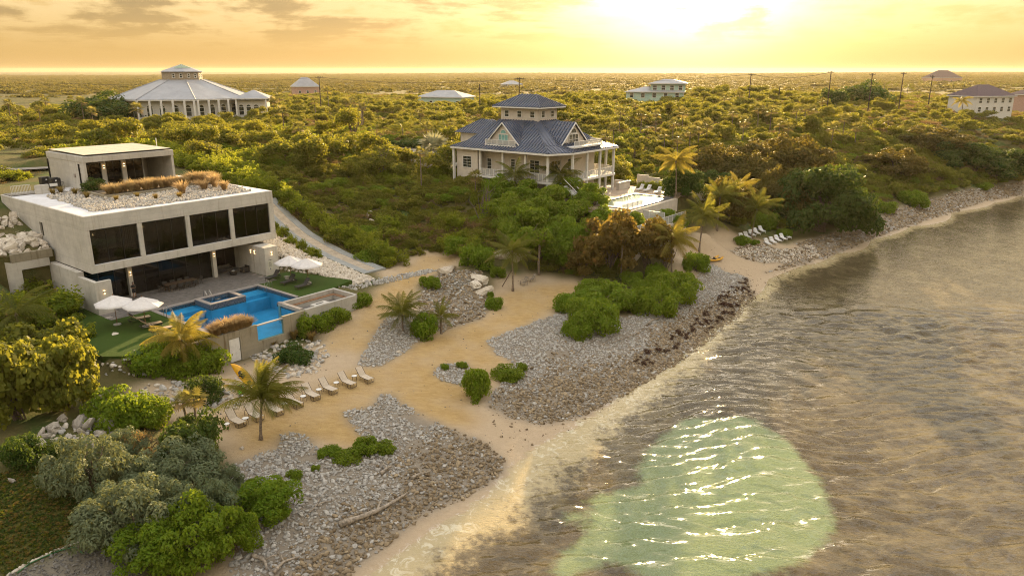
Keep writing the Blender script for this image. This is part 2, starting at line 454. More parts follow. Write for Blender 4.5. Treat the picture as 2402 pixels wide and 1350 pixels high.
def _vn(X, Y, s, seed):
    """smooth value noise, -1..1"""
    x, y = X / s, Y / s
    xi, yi = np.floor(x), np.floor(y); fx, fy = x - xi, y - yi
    fx, fy = fx * fx * (3 - 2 * fx), fy * fy * (3 - 2 * fy)
    h = lambda a, b: (np.sin(a * 127.1 + b * 311.7 + seed * 17.3) * 43758.5453) % 1.0
    return 2 * ((h(xi, yi) * (1 - fx) + h(xi + 1, yi) * fx) * (1 - fy) + (h(xi, yi + 1) * (1 - fx) + h(xi + 1, yi + 1) * fx) * fy) - 1
def sstep(a, b, x):
    t = np.clip((x - a) / (b - a), 0, 1); return t * t * (3 - 2 * t)
def rectmask(lx, ly, x0, x1, y0, y1, soft):
    d = np.maximum(np.maximum(x0 - lx, lx - x1), np.maximum(y0 - ly, ly - y1))
    return 1 - sstep(0, soft, d)
def ground(X, Y):
    X = np.atleast_1d(np.asarray(X, float)); Y = np.atleast_1d(np.asarray(Y, float))
    sh = X.shape; X = X.ravel(); Y = Y.ravel()
    z = _rbf(np.clip(X, -260, 330), np.clip(Y, -120, 360))
    r = np.hypot(X, Y)
    inland = sstep(0, 120, Y - 0.95 * X - 40)
    far = sstep(330, 900, r) * inland
    z = z * (1 - far) + far * (9 + 6 * sstep(-1500, 2500, X) + 5 * _vn(X, Y, 900, 3) * sstep(800, 2500, r) + sstep(2500, 7000, r) * 12 * (0.3 + 0.7 * _vn(X, Y, 2600, 8)) * sstep(-2500, 2500, X))
    z = z + 0.16 * _vn(X, Y, 5.5, 1) * sstep(-0.6, 0.8, z) + 0.5 * _vn(X, Y, 13, 2) * sstep(3.5, 6, z) + 0.05 * _vn(X, Y, 1.7, 5) * sstep(-0.8, 0.3, z)
    offs = np.maximum(-0.06 * np.maximum(0, r - 240), -40) * (1 - sstep(-60, 40, Y - 0.95 * X - 40))
    z = np.where(z < -0.5, np.minimum(z + offs, z), z)
    lx, ly = vil_inv(X, Y)
    z = z + (3.45 - z) * rectmask(lx, ly, -5.2, 21.6, -15.6, 12, 0.7)       # podium under lawn and terrace
    z = z + (12.75 - z) * rectmask(lx, ly, -3, 21, 23, 46, 3.5)                # entrance court
    z = np.where(rectmask(lx, ly, 0.2, 21.2, 12, 23.4, .01) > .5, 6.5, z)
    z = np.where(rectmask(lx, ly, 2.2, 15.6, -16.3, -4.4, .01) > .5, 0.5, z)   # pit for the pool shell
    z = np.where(rectmask(lx, ly, 12.6, 19.9, -16.6, -12.4, .01) > .5, 1.8, z)
    lx, ly = hou_inv(X, Y)
    z = z + (8.2 - z) * rectmask(lx, ly, 0.5, 21.5, -12.9, 18.5, 1.2)
    z = np.where(rectmask(lx, ly, 1.2, 14.6, -13.2, -6.0, .01) > .5, 6.0, z)
    return z.reshape(sh)
def gz(x, y): return float(ground(x, y)[0])
def gat(u, v):
    """where the line of sight through a photo pixel meets the ground"""
    d = ray(u, v)
    t = np.concatenate([np.linspace(28, 400, 1500), np.geomspace(401, 6000, 600)])
    p = d[None] * t[:, None]
    dz = CZ + p[:, 2] - ground(p[:, 0], p[:, 1])
    k = int(np.argmax(dz < 0)) if (dz < 0).any() else len(t) - 1
    a = dz[k-1] / (dz[k-1] - dz[k]) if k else 0
    q = p[k-1] + (p[k] - p[k-1]) * a
    return Vector((q[0], q[1], float(ground(q[0], q[1])[0])))
def gpoly(pts): return [tuple(gat(u, v)) for u, v in pts]

# ------------------------------------------------------------------ surface zones (photo pixels on the ground)
GRAV_A = [(540,1092),(600,1070),(648,1050),(655,1020),(680,1010),(712,1022),(730,1040),(772,1066),(815,1072),(850,1055),(862,1035),(832,1003),(800,968),(845,962),(878,950),(890,925),(915,922),(945,942),(1000,982),(1070,1008),(1135,1040),(1188,1080),(1178,1112),(1140,1140),(1080,1172),(1005,1208),(950,1240),(895,1290),(845,1322),(815,1360),(540,1360),(560,1250),(556,1170)]
GRAV_B = [(1140,802),(1185,780),(1245,757),(1292,740),(1335,728),(1400,752),(1480,740),(1560,722),(1605,690),(1622,660),(1642,640),(1658,612),(1700,636),(1752,650),(1775,700),(1724,752),(1646,816),(1562,868),(1474,918),(1416,953),(1345,986),(1262,998),(1195,978),(1148,955),(1150,922),(1192,882),(1202,852),(1168,830)]
GRAV_C = [(1015,876),(1040,856),(1092,850),(1108,872),(1088,908),(1050,897)]
GRAV_D = [(842,857),(868,800),(908,742),(938,716),(975,742),(986,790),(966,815),(932,836),(900,860)]
GRAV_E = [(978,712),(1000,662),(1050,632),(1128,638),(1148,690),(1140,742),(1100,757),(1040,778),(1000,765)]
GRAV_F = [(1715,588),(1752,572),(1852,586),(1905,576),(1925,600),(1852,617),(1780,617)]
GRAV_G = [(1790,642),(1905,614),(1968,594),(2056,557),(2154,523),(2304,475),(2402,455),(2402,426),(2250,447),(2130,480),(2060,508),(2000,540),(1930,553),(1862,572),(1905,590)]
GRAV_H = [(-60,1400),(20,1350),(100,1312),(182,1275),(330,1292),(330,1400)]
GRAV_I = [(330,905),(420,895),(520,900),(570,870),(578,930),(550,960),(470,950),(400,940),(340,930)]
SAND = [(300,905),(420,870),(520,860),(560,850),(620,835),(760,800),(720,790),(790,745),(862,700),(905,660),(880,640),(930,612),(1000,588),(1062,592),(1098,606),(1072,622),(1040,632),(1000,655),(975,690),(1150,690),(1160,655),(1180,650),(1240,640),(1300,645),(1345,655),(1372,668),(1300,735),(1480,740),(1560,660),(1585,605),(1560,560),(1640,545),(1700,535),(1760,560),(1862,570),(2000,548),(2130,478),(2402,425),(2700,380),(2700,600),(2402,800),(2402,1500),(520,1500),(540,1080),(420,1010),(300,960)]
GOLD = [(560,1080),(545,1020),(520,980),(700,930),(870,850),(830,815),(760,830),(800,760),(900,665),(1000,600),(1080,600),(1000,650),(960,700),(900,760),(860,850),(1030,780),(1150,700),(1300,660),(1370,668),(1290,735),(1150,800),(1200,850),(1100,950),(1130,985),(1110,1010),(1000,980),(900,930),(870,1060),(720,1030),(640,1040)]
LAWN_L = [(-200,1120),(0,1110),(130,1065),(250,1180),(240,1250),(180,1272),(20,1345),(-200,1450)]
SANDPATCH = [(1625,960),(1540,1020),(1500,1075),(1510,1110),(1470,1135),(1400,1145),(1372,1160),(1410,1185),(1390,1215),(1330,1265),(1280,1322),(1330,1332),(1400,1305),(1440,1290),(1490,1315),(1600,1332),(1750,1322),(1870,1280),(1945,1225),(1962,1165),(1920,1080),(1850,1010),(1760,960)]
SANDPATCH2 = [(1300,1195),(1335,1182),(1385,1190),(1380,1210),(1320,1210)]
W_SCRUB = [(-900,425),(0,415),(95,402),(400,345),(440,365),(600,455),(700,528),(760,572),(880,628),(940,604),(1000,590),(1062,592),(1090,602),(1150,585),(1240,600),(1262,640),(1340,640),(1440,655),(1540,640),(1600,560),(1640,520),(1740,530),(1850,540),(2040,522),(2060,478),(2180,447),(2402,420),(3600,300),(3600,166),(-900,166)]

def zone(X, Y, Z, polys, wob=0.0):
    u, v, zc = proj(X, Y, Z)
    if wob:
        u = u + wob * _vn(X, Y, 1.3, 11); v = v + wob * 0.7 * _vn(X, Y, 1.3, 12)
    r = np.zeros(np.shape(X), bool)
    for p in polys: r |= inpoly(u, v, p)
    return r & (zc > 1)

# ------------------------------------------------------------------ ground sheet
def graded(lo, hi, step, ends):
    a = np.arange(lo, hi + step / 2, step)
    up, dn, s = [], [], step
    x = hi
    while x < ends[1]: s *= 1.16; x += s; up.append(x)
    s, x = step, lo
    while x > ends[0]: s *= 1.22; x -= s; dn.append(x)
    return np.concatenate([dn[::-1], a, up])
gx = graded(-75, 115, 0.55, (-6500, 6500)); gy = graded(30, 175, 0.55, (-1500, 9000))
GX, GY = np.meshgrid(gx, gy)
GZ = ground(GX, GY)
nx, ny = len(gx), len(gy)
ii = (np.arange(ny - 1)[:, None] * nx + np.arange(nx - 1)[None]).ravel()
gf = np.stack([ii, ii + 1, ii + nx + 1, ii + nx], 1)
fx_, fy_, fz_ = GX.ravel(), GY.ravel(), GZ.ravel()
def blur(a, k=1):
    a = a.reshape(ny, nx).astype(float)
    for _ in range(k):
        b = a.copy(); b[1:-1] = (a[:-2] + 2 * a[1:-1] + a[2:]) / 4; a = b.copy(); a[:, 1:-1] = (b[:, :-2] + 2 * b[:, 1:-1] + b[:, 2:]) / 4
    return a.ravel()
near = (fx_ > -120) & (fx_ < 260) & (fy_ > 20) & (fy_ < 330)
m_sand = blur(zone(fx_, fy_, fz_, [SAND], 8) & near | (fz_ < 0.3), 2)
m_gold = blur(zone(fx_, fy_, fz_, [GOLD], 10) & near, 3)
m_lawn = blur(zone(fx_, fy_, fz_, [LAWN_L]) & near, 1)
m_patch = blur(zone(fx_, fy_, np.full_like(fz_, SEA), [SANDPATCH, SANDPATCH2], 6) & near & (fz_ < SEA), 2)
m_rock = blur(zone(fx_, fy_, fz_, [GRAV_A, GRAV_B, GRAV_C, GRAV_D, GRAV_E, GRAV_F, GRAV_G, GRAV_H], 4) & near, 1)
m, t, b, o = newmat('ground')
p = geopos(t)
A_ = lambda n: t.n('ShaderNodeAttribute', attribute_name=n).outputs['Fac']
sz = t.n('ShaderNodeSeparateXYZ'); t.l(p, sz.inputs[0])
mpv = t.n('ShaderNodeMapping'); t.l(p, mpv.inputs[0]); mpv.inputs['Rotation'].default_value = (0, 0, R(-35)); mpv.inputs['Scale'].default_value = (0.75, 1.7, 1)
rake = t.noise(mpv.outputs[0], 1.5, 7, 0.72, 0.5)
nA, nB, nC = t.noise(p, 0.22, 5), t.noise(p, 1.3, 6, 0.7), t.noise(p, 0.045, 5)
pale = t.mix(nB, (0.56, 0.44, 0.30), (0.43, 0.325, 0.215))
gold = t.mix(t.maprange(rake, 0.3, 0.7), (0.51, 0.355, 0.155), (0.40, 0.262, 0.105))
sand = t.mix(t.math('MULTIPLY', A_('gold'), t.maprange(nA, 0.25, 0.62, 0.45, 1.0)), pale, gold)
soil = t.mix(nB, (0.075, 0.082, 0.022), (0.15, 0.115, 0.048))
soil = t.mix(t.maprange(nA, 0.45, 0.7), soil, (0.055, 0.085, 0.016))
fr1, fr2 = t.noise(p, 0.02, 8, 0.7), t.noise(p, 0.11, 6, 0.7)
farg = t.mix(t.maprange(fr1, 0.35, 0.65), (0.070, 0.078, 0.020), (0.150, 0.115, 0.035))
farg = t.mix(t.maprange(fr2, 0.45, 0.65), farg, (0.030, 0.038, 0.010))
ln = t.n('ShaderNodeVectorMath', operation='LENGTH'); t.l(p, ln.inputs[0])
soil = t.mix(t.maprange(ln.outputs['Value'], 230, 420), soil, farg)
rockc = t.mix(nB, (0.30, 0.275, 0.235), (0.14, 0.115, 0.085))
lawn = t.mix(t.noise(p, 3.0, 6, 0.7), (0.050, 0.062, 0.010), (0.095, 0.075, 0.014))
c = t.mix(A_('sand'), soil, sand)
c = t.mix(t.math('MULTIPLY', A_('rock'), 0.85), c, rockc)
c = t.mix(A_('lawn'), c, lawn)
# below the waterline: swash sand, then weed-covered reef flat with a bare sandy hole
reef = t.mix(t.maprange(t.noise(p, 0.30, 6, 0.65, 0.5), 0.42, 0.62), (0.105, 0.082, 0.054), (0.19, 0.152, 0.098))
reef = t.mix(t.maprange(nB, 0.5, 0.75, 0, 0.6), reef, (0.055, 0.040, 0.022))
shal = t.mix(nB, (0.62, 0.50, 0.34), (0.44, 0.36, 0.22))
bed = t.mix(t.maprange(t.math('ADD', sz.outputs[2], t.math('ADD', t.math('MULTIPLY', t.math('SUBTRACT', nA, 0.5), 0.5), t.math('MULTIPLY', t.math('SUBTRACT', nB, 0.5), 0.7))), -1.12, -1.36), shal, reef)
pe = t.math('ADD', A_('patch'), t.math('MULTIPLY', t.math('SUBTRACT', t.noise(p, 0.9, 7, 0.7, 0.6), 0.5), 1.3))
bed = t.mix(t.maprange(pe, 0.20, 0.80, 0, 0.80), bed, t.mix(nA, (0.235, 0.335, 0.20), (0.33, 0.385, 0.225)))
c = t.mix(t.maprange(sz.outputs[2], SEA + 0.02, SEA - 0.06), c, bed)
fo = t.math('MULTIPLY', t.math('MULTIPLY', t.maprange(sz.outputs[2], SEA - .26, SEA - .06), t.maprange(sz.outputs[2], SEA + .05, SEA - .01)), t.maprange(t.noise(p, 1.1, 7, .72, 1.2), .52, .62))
c = t.mix(t.math('MULTIPLY', fo, .8), c, (.78, .72, .64))
t.l(c, b.inputs['Base Color'])
# damp sand near the water is glossier
t.l(t.maprange(sz.outputs[2], SEA + 0.05, SEA + 0.35, 0.6, 0.95), b.inputs['Roughness'])
t.l(t.math('MULTIPLY', t.maprange(sz.outputs[2], SEA - .02, SEA + .03), 0.22), b.inputs['Specular IOR Level'])
hgt = t.math('ADD', t.math('MULTIPLY', rake, 1.0), t.math('MULTIPLY', t.noise(p, 5, 6, 0.75), 1.0))
bump(t, b, hgt, 0.15, 0.85)
M['ground'] = m
gme = npmesh('ground', np.stack([fx_, fy_, fz_], 1), gf, m, True, dict(sand=m_sand, gold=m_gold, lawn=m_lawn, patch=m_patch, rock=m_rock))
tag(link('ground', gme), kind='structure', label='sandy beach, scrubby slope and plain reaching the horizon')

# ------------------------------------------------------------------ sea surface with real waves
wx = graded(-22, 72, 0.18, (-1400, 6300)); wy = graded(28, 84, 0.18, (-1450, 900))
WX, WY = np.meshgrid(wx, wy)
hz = ground(WX, WY)
wr = np.random.default_rng(3)
WZ = np.zeros_like(WX); DX = np.zeros_like(WX); DY = np.zeros_like(WX)
dist = np.hypot(WX, WY)
cell = 0.18 + np.maximum(0, np.maximum(WX - 72, WY - 84)) * 0.16
warpx = WX + 1.5 * _vn(WX, WY, 9, 21); warpy = WY + 1.5 * _vn(WX, WY, 9, 22)
for i in range(46):
    lam = 0.80 * (3.4 ** wr.random())
    th = R(100) + wr.normal(0, 0.24)
    k = 2 * math.pi / lam
    a = 0.0100 * lam * (0.5 + wr.random())
    ph = k * (math.cos(th) * warpx + math.sin(th) * warpy) + wr.random() * 6.28
    att = np.clip(1.6 - cell * 3.2 / lam, 0, 1)
    WZ += att * a * np.sin(ph)
    DX -= 0.85 * att * a * math.cos(th) * np.cos(ph); DY -= 0.85 * att * a * math.sin(th) * np.cos(ph)
gust = 0.75 + 0.45 * _vn(WX, WY, 16, 31)
shoal = (1 - sstep(-1.55, -1.05, hz)) * 0.8 + 0.2
WZ = SEA + WZ * gust * shoal
keep = (hz < -0.55)
nwx = len(wx)
ii = (np.arange(len(wy) - 1)[:, None] * nwx + np.arange(nwx - 1)[None])
kq = (keep[:-1, :-1] | keep[1:, :-1] | keep[:-1, 1:] | keep[1:, 1:])
ii = ii[kq]
wf = np.stack([ii, ii + 1, ii + nwx + 1, ii + nwx], 1)
used = np.unique(wf); rem = np.full(nwx * len(wy), -1); rem[used] = np.arange(len(used))
wv = np.stack([(WX + DX * shoal).ravel(), (WY + DY * shoal).ravel(), WZ.ravel()], 1)[used]
M['sea'] = watermat('sea_water', (0.95, 0.95, 0.87), 2.6, 0.040, 0.05, 1.5)
tag(link('sea', npmesh('sea', wv, rem[wf], M['sea'], True)), kind='structure', label='rippled shallow sea glittering under the low sun')
# ================================================================== concrete villa
PZ = 3.7
V = thing('concrete_villa', 'board-marked concrete villa with dark glass walls and a planted roof terrace', 'villa', vil(0, 0, PZ), VAZ)
def vp(mb, name, mat='concrete', parent=None, bevel=0.0, smooth=False):
    if parent is None or parent is V: return mb.part(name, M[mat] if isinstance(mat, str) else mat, V, smooth, bevel, loc=(0, 0, -PZ))
    return mb.part(name, M[mat] if isinstance(mat, str) else mat, parent, smooth, bevel)
B = lambda *a: MB().box(*a)
vp(B(0, 21.4, 0, 22, 7.4, 8.22), 'floor_slab', bevel=0.03)
vp(B(0, 21.4, 0, 22, 11.78, 13.2), 'roof_slab', bevel=0.03)
vp(MB().prism([(0.14,0.14),(21.26,0.14),(21.26,21.9),(0.14,21.9)], 13.2, 13.216), 'roof_deck', 'roof_white')
vp(B(0.003, 0.36, 0.5, 10.75, 8.22, 11.78).box(0.003, 0.36, 11.6, 22, 8.22, 11.78).box(0.003, 0.36, 10.75, 11.6, 8.22, 9.8).box(0.003, 0.36, 10.75, 11.6, 11.3, 11.78), 'side_wall')
vp(B(21.04, 21.397, 0.5, 22, 8.22, 11.78), 'side_wall')
vp(B(0.36, 21.04, 21.6, 21.99, 8.22, 11.78), 'rear_wall')
vp(B(0.18, 0.22, 10.75, 11.6, 9.8, 11.3), 'slot_window', 'glass')
for x0, x1 in [(0.003, 0.40), (5.11, 5.59), (10.33, 10.81), (15.55, 16.03), (20.76, 21.397)]:
    vp(B(x0, x1, 0.003, 0.5, 8.22, 11.78), 'pillar')
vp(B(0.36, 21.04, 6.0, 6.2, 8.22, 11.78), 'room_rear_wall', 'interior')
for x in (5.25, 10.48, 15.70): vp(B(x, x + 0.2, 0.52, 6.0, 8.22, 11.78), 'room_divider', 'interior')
cur_side = [1, 0, 1, 1]
for k, (x0, x1) in enumerate([(0.40, 5.11), (5.59, 10.33), (10.81, 15.55), (16.03, 20.76)]):
    wn = vp(B(x0, x1, 0.20, 0.30, 8.22, 8.30).box(x0, x1, 0.20, 0.30, 11.70, 11.78).box(x0, x0 + .06, .2, .3, 8.30, 11.70).box(x1 - .06, x1, .2, .3, 8.30, 11.70), 'window_wall', 'dark_frame')
    w3 = (x1 - x0) / 3
    for j in range(3):
        B(x0 + j * w3 + .03, x0 + (j + 1) * w3 - .03, 0.235 + .02 * (j == 1), 0.25 + .02 * (j == 1), 8.28, 11.72).part('pane', M['glass'], wn)
        if j: B(x0 + j * w3 - .035, x0 + j * w3 + .035, 0.19, 0.31, 8.30, 11.70).part('mullion', M['dark_frame'], wn)
    B(x0, x1, 0.03, 0.20, 8.221, 8.25).part('sill', M['roof_white'], wn)
    # folded curtain
    mb = MB(); c0 = x1 - 1.55 if cur_side[k] else x0 + 1.0; nn = 26
    vv = [(c0 + 1.45 * i / nn, 0.75 + 0.06 * math.sin(i * 1.9), z) for z in (8.24, 11.75) for i in range(nn + 1)]
    mb.add(vv, [(i, i + 1, nn + 2 + i, nn + 1 + i) for i in range(nn)])
    vp(mb, 'curtain', 'curtain', smooth=True)
    vp(B(x0 + 1.0, x0 + 3.0, 2.6, 4.9, 8.23, 8.75), 'bed', 'curtain', bevel=.05)
    vp(MB().tube([(x0 + 1.5, 3.2, 10.6), (x0 + 1.5, 3.2, 10.78)], [.07, .05], 8), 'room_lamp', 'lamp')
# ---- ground floor
vp(B(-0.7, -0.1, 1.75, 9.0, PZ - .1, 7.398), 'lower_side_wall')
vp(B(-0.7, 0.9, -2.0, -1.6, PZ - .1, 7.0).box(-0.7, -0.3, -1.6, 1.75, PZ - .1, 7.0), 'wing_wall', bevel=.02)
vp(B(18.2, 20.0, -2.2, 2.6, PZ - .1, 7.06), 'outdoor_shower_block', bevel=.02)
vp(B(18.3, 21.0, 2.6, 9, PZ - .1, 7.39), 'lower_side_wall')
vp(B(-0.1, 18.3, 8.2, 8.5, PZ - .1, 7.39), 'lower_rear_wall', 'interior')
vp(B(-0.1, 18.3, 2.45, 8.2, PZ - .1, PZ + .03), 'interior_floor', 'tile')
for x in (4.3, 14.0): vp(B(x, x + .45, 1.95, 2.4, PZ, 7.398), 'column')
gl = vp(B(-0.1, 14.2, 2.40, 2.50, 7.30, 7.40).box(-0.1, 14.2, 2.40, 2.50, PZ + .02, PZ + .08), 'glass_wall', 'dark_frame')
B(-0.1, 14.2, 2.31, 2.40, PZ + .0, PZ + .035).part('track', M['steel'], gl)
for j in range(9):
    xa, xb = -0.1 + j * 1.585, -0.1 + (j + 1) * 1.585
    B(xa + .03, xb - .03, 2.44, 2.46, PZ + .08, 7.30).part('pane', M['glass'], gl)
    B(xa - .03, xa + .03, 2.38, 2.52, PZ + .08, 7.30).part('mullion', M['dark_frame'], gl)
g2 = vp(B(14.2, 18.3, 4.4, 4.5, 7.30, 7.40).box(14.2, 18.3, 4.4, 4.5, PZ + .02, PZ + .08).box(14.15, 14.25, 2.5, 4.5, PZ, 7.4), 'glass_wall', 'dark_frame')
for j in range(3):
    xa = 14.25 + j * 1.35
    B(xa + .03, xa + 1.32, 4.44, 4.46, PZ + .08, 7.30).part('pane', M['glass'], g2)
    B(xa - .03, xa + .03, 4.38, 4.52, PZ + .08, 7.30).part('mullion', M['dark_frame'], g2)
def sconce(x, y, z, dx, dy):
    s = vp(B(x - .06, x + .06, y - .06, y + .06, z - .09, z + .09), 'sconce', 'dark_frame')
    for za, zb in ((.095, .14), (-.14, -.095)): MB().cyl(x + dx * .02, y + dy * .02, z + za, z + zb, .05, 8).part('bulb', M['lamp'], s)
for a in [(0.1, -2.07, 5.9, 0, -1), (4.52, 1.88, 6.2, 0, -1), (14.2, 1.88, 6.4, 0, -1), (19.1, -2.27, 6.3, 0, -1), (18.13, 0.6, 6.3, -1, 0), (18.13, -0.2, 6.3, -1, 0)]: sconce(*a)
sg = vp(B(18.55, 19.15, -2.225, -2.203, 4.35, 5.45), 'notice_panel', simple('notice_board', (0.62, 0.60, 0.50), .7, var=.03))
mb = MB()
for i, wd in enumerate((.05, .09, .06, .11, .07, .05)): mb.box(18.55 + .1 * i, 18.55 + .1 * i + wd * .8, -2.215, -2.202, 5.50, 5.56)
for i in range(7): mb.box(18.62, 19.05 - .05 * (i % 3), -2.232, -2.2255, 5.30 - .09 * i, 5.325 - .09 * i)
mb.part('lettering', M['dark_frame'], sg)['kind'] = 'stuff'
MB().tube([(18.8, -2.226, 4.5), (18.8, -2.24, 4.5)], .07, 10).part('emblem', simple('emblem_blue', (.05, .06, .25), .6), sg)
# ---- garage portal and planter box on the left
vp(B(-4.2, -0.72, 8.4, 14.5, 7.15, 8.02), 'garage_roof')
vp(B(-4.22, -0.3, 8.37, 8.75, 8.02, 8.92), 'planter_front', 'stained', bevel=.03)
vp(B(-4.2, -3.45, 8.4, 14.5, PZ - .6, 7.15), 'garage_pier')
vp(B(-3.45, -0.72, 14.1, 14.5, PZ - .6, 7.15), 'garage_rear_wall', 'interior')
vp(B(-3.45, -0.72, 9.2, 9.26, PZ + .0, 7.15), 'garage_door', 'dark_frame')
vp(MB().prism([(-4.2, 8.4), (-4.2, 8.8), (-9.0, 13.0), (-9.3, 12.6)], [2.6, 2.6, 6, 6], [8.0, 8.0, 9.4, 9.4]), 'ramp_wall', 'concrete')
# ---- penthouse
vp(B(7.5, 7.8, 17.0, 27.5, 12.9, 16.5), 'penthouse_wall')
vp(B(18.2, 18.5, 17.0, 27.5, 12.9, 16.5), 'penthouse_wall')
vp(B(7.8, 18.2, 27.2, 27.5, 12.9, 16.5), 'penthouse_wall')
vp(B(7.45, 18.55, 16.95, 27.55, 16.5, 17.2), 'penthouse_roof', bevel=.02)
vp(B(7.8, 18.2, 17.0, 27.2, 13.0, 13.25), 'penthouse_floor', 'concrete_plain')
for x in (10.45, 12.9): vp(B(x, x + .55, 19.3, 19.8, 13.25, 16.5), 'penthouse_pillar')
for x0, x1 in ((7.85, 10.45), (11.0, 12.9), (13.45, 15.6)):
    g = vp(B(x0, x1, 19.55, 19.65, 16.38, 16.5).box(x0, x1, 19.55, 19.65, 13.25, 13.33).box(x0, x0 + .07, 19.55, 19.65, 13.33, 16.38).box(x1 - .07, x1, 19.55, 19.65, 13.33, 16.38), 'penthouse_window', 'dark_frame')
    B(x0 + .07, (x0 + x1) / 2 - .03, 19.6, 19.615, 13.33, 16.38).part('pane', M['glass'], g)
    B((x0 + x1) / 2 + .03, x1 - .07, 19.6, 19.615, 13.33, 16.38).part('pane', M['glass'], g)
    B((x0 + x1) / 2 - .03, (x0 + x1) / 2 + .03, 19.56, 19.66, 13.33, 16.38).part('mullion', M['dark_frame'], g)
vp(B(15.6, 15.75, 19.6, 24, 13.25, 16.5), 'penthouse_partition', 'concrete_plain')
vp(B(15.75, 18.2, 23.8, 24, 13.25, 16.5), 'penthouse_partition', 'concrete_plain')
for x in (10.72, 13.17): sconce(x, 19.24, 15.6, 0, -1)
vp(MB().tube([(7.42, 18.2, 13.2), (7.42, 18.2, 16.3)], .09, 8), 'downpipe', 'dark_frame')
vp(MB().tube([(7.42, 27.3, 13.2), (7.42, 27.3, 16.3)], .09, 8), 'downpipe', 'dark_frame')
vp(B(7.38, 7.5, 19.6, 19.95, 14.6, 15.0), 'meter_box', 'coping')
vp(MB().tube([(18.3, 20.6, 17.2), (18.3, 20.6, 18.5)], .05, 6), 'vent_pipe', 'white_paint')
rack = vp(B(7.75, 18.35, 17.15, 17.22, 17.24, 17.36).box(7.75, 18.35, 22.3, 22.37, 17.24, 17.40).box(7.75, 18.35, 27.3, 27.37, 17.24, 17.44), 'solar_rack', 'dark_frame')
for j in range(6):
    for i in range(5):
        x0 = 7.75 + j * 1.775; y0 = 17.15 + i * 2.05
        MB().prism([(x0, y0), (x0 + 1.74, y0), (x0 + 1.74, y0 + 2.01), (x0, y0 + 2.01)], [17.37 + .012 * (i)] * 2 + [17.382 + .012 * i] * 2, [17.41 + .012 * i] * 2 + [17.422 + .012 * i] * 2).part('solar_panel', M['solar'], rack)
# ---- roof planter and paths
vp(MB().prism([(6.3,17.0),(6.15,9.1),(12.6,8.8),(20.9,11.4),(20.9,16.6),(18.6,16.9),(7.4,16.9)], 13.21, 13.62), 'roof_planter', 'stained', bevel=.04)
vp(MB().prism([(6.5,16.7),(6.4,9.4),(12.6,9.1),(20.7,11.6),(20.7,16.4)], 13.62, 13.66), 'planter_soil', simple('planter_soil', (.11,.085,.055), .95, var=.2))
vp(B(2.6, 4.0, 18.6, 19.0, 13.21, 14.25), 'roof_low_wall', 'concrete')
vp(B(0.2, 3.2, 19.1, 21.6, 13.21, 13.32), 'roof_step', 'tile')
def railing(name, x0, x1, y, z0, z1, parent, n, mat):
    mb = MB().box(x0, x1, y - .02, y + .02, z1 - .05, z1).box(x0, x1, y - .02, y + .02, z0 + .08, z0 + .12)
    r = vp(mb, name, mat)
    for i in range(n):
        x = x0 + (x1 - x0) * i / (n - 1)
        B(x - .015, x + .015, y - .015, y + .015, z0, z1 - .05).part('baluster', M[mat], r)
    return r
gt = railing('roof_gate', 4.02, 5.7, 18.75, 13.22, 14.35, V, 12, 'black')
B(4.15, 5.0, 18.70, 18.72, 13.95, 14.28).part('gate_notice', M['white_paint'], gt)
railing('roof_railing', 0.5, 2.5, 19.9, 13.33, 14.3, V, 14, 'white_paint')
for (x, y, lb) in [(6.0, 22.2, 'dark air conditioning condenser beside penthouse wall, next to the roof gate'), (5.6, 24.0, 'dark air conditioning condenser standing behind another one at the penthouse')]:
    t_ = thing('air_conditioner', lb, 'air conditioner', vil(x, y, 13.22), VAZ, 'roof condensers')
    mb = MB()
    for i in range(9): mb.box(-.52, .52, -.52, .52, .08 + i * .13, .08 + i * .13 + .085)
    mb.part('louvre_body', M['black'], t_)
    B(-.5, .5, -.5, .5, .02, 1.24).part('casing', simple('condenser_grey', (.05, .05, .052), .5), t_)
    MB().cyl(0, 0, 1.24, 1.30, .42, 14).part('fan_grille', M['dark_frame'], t_)
    B(-.12, .05, -.535, -.522, .9, 1.05).part('rating_plate', M['white_paint'], t_)

# ---- terrace of large grey tiles
terr = link('terrace', B(-0.72, 18.25, -4.55, 2.44, 3.2, PZ - .035).mesh('terrace', M['coping']), loc=vil(0, 0, 0), rot=(0, 0, VAZ))
tag(terr, kind='structure', label='grey tiled terrace between the villa and its pool')
tw, td = 1.25, 0.82
tmesh = B(.012, tw - .012, .012, td - .012, 0, .035).mesh('tile', M['tile'])
for j in range(-1, 16):
    for i in range(9):
        x = -0.70 + j * tw + (tw / 2 if i % 2 else 0); y = -4.53 + i * (6.95 / 9) * 1.0
        if x < -0.72 or x + tw > 18.24: continue
        if x < 0.95 and y < -1.2 and y + td > -2.0: continue
        link('tile', tmesh, terr, (x, y, PZ - .035 + .002 * ((i * 7 + j * 3) % 3)), scl=(1, 6.95 / 9 / td, 1))
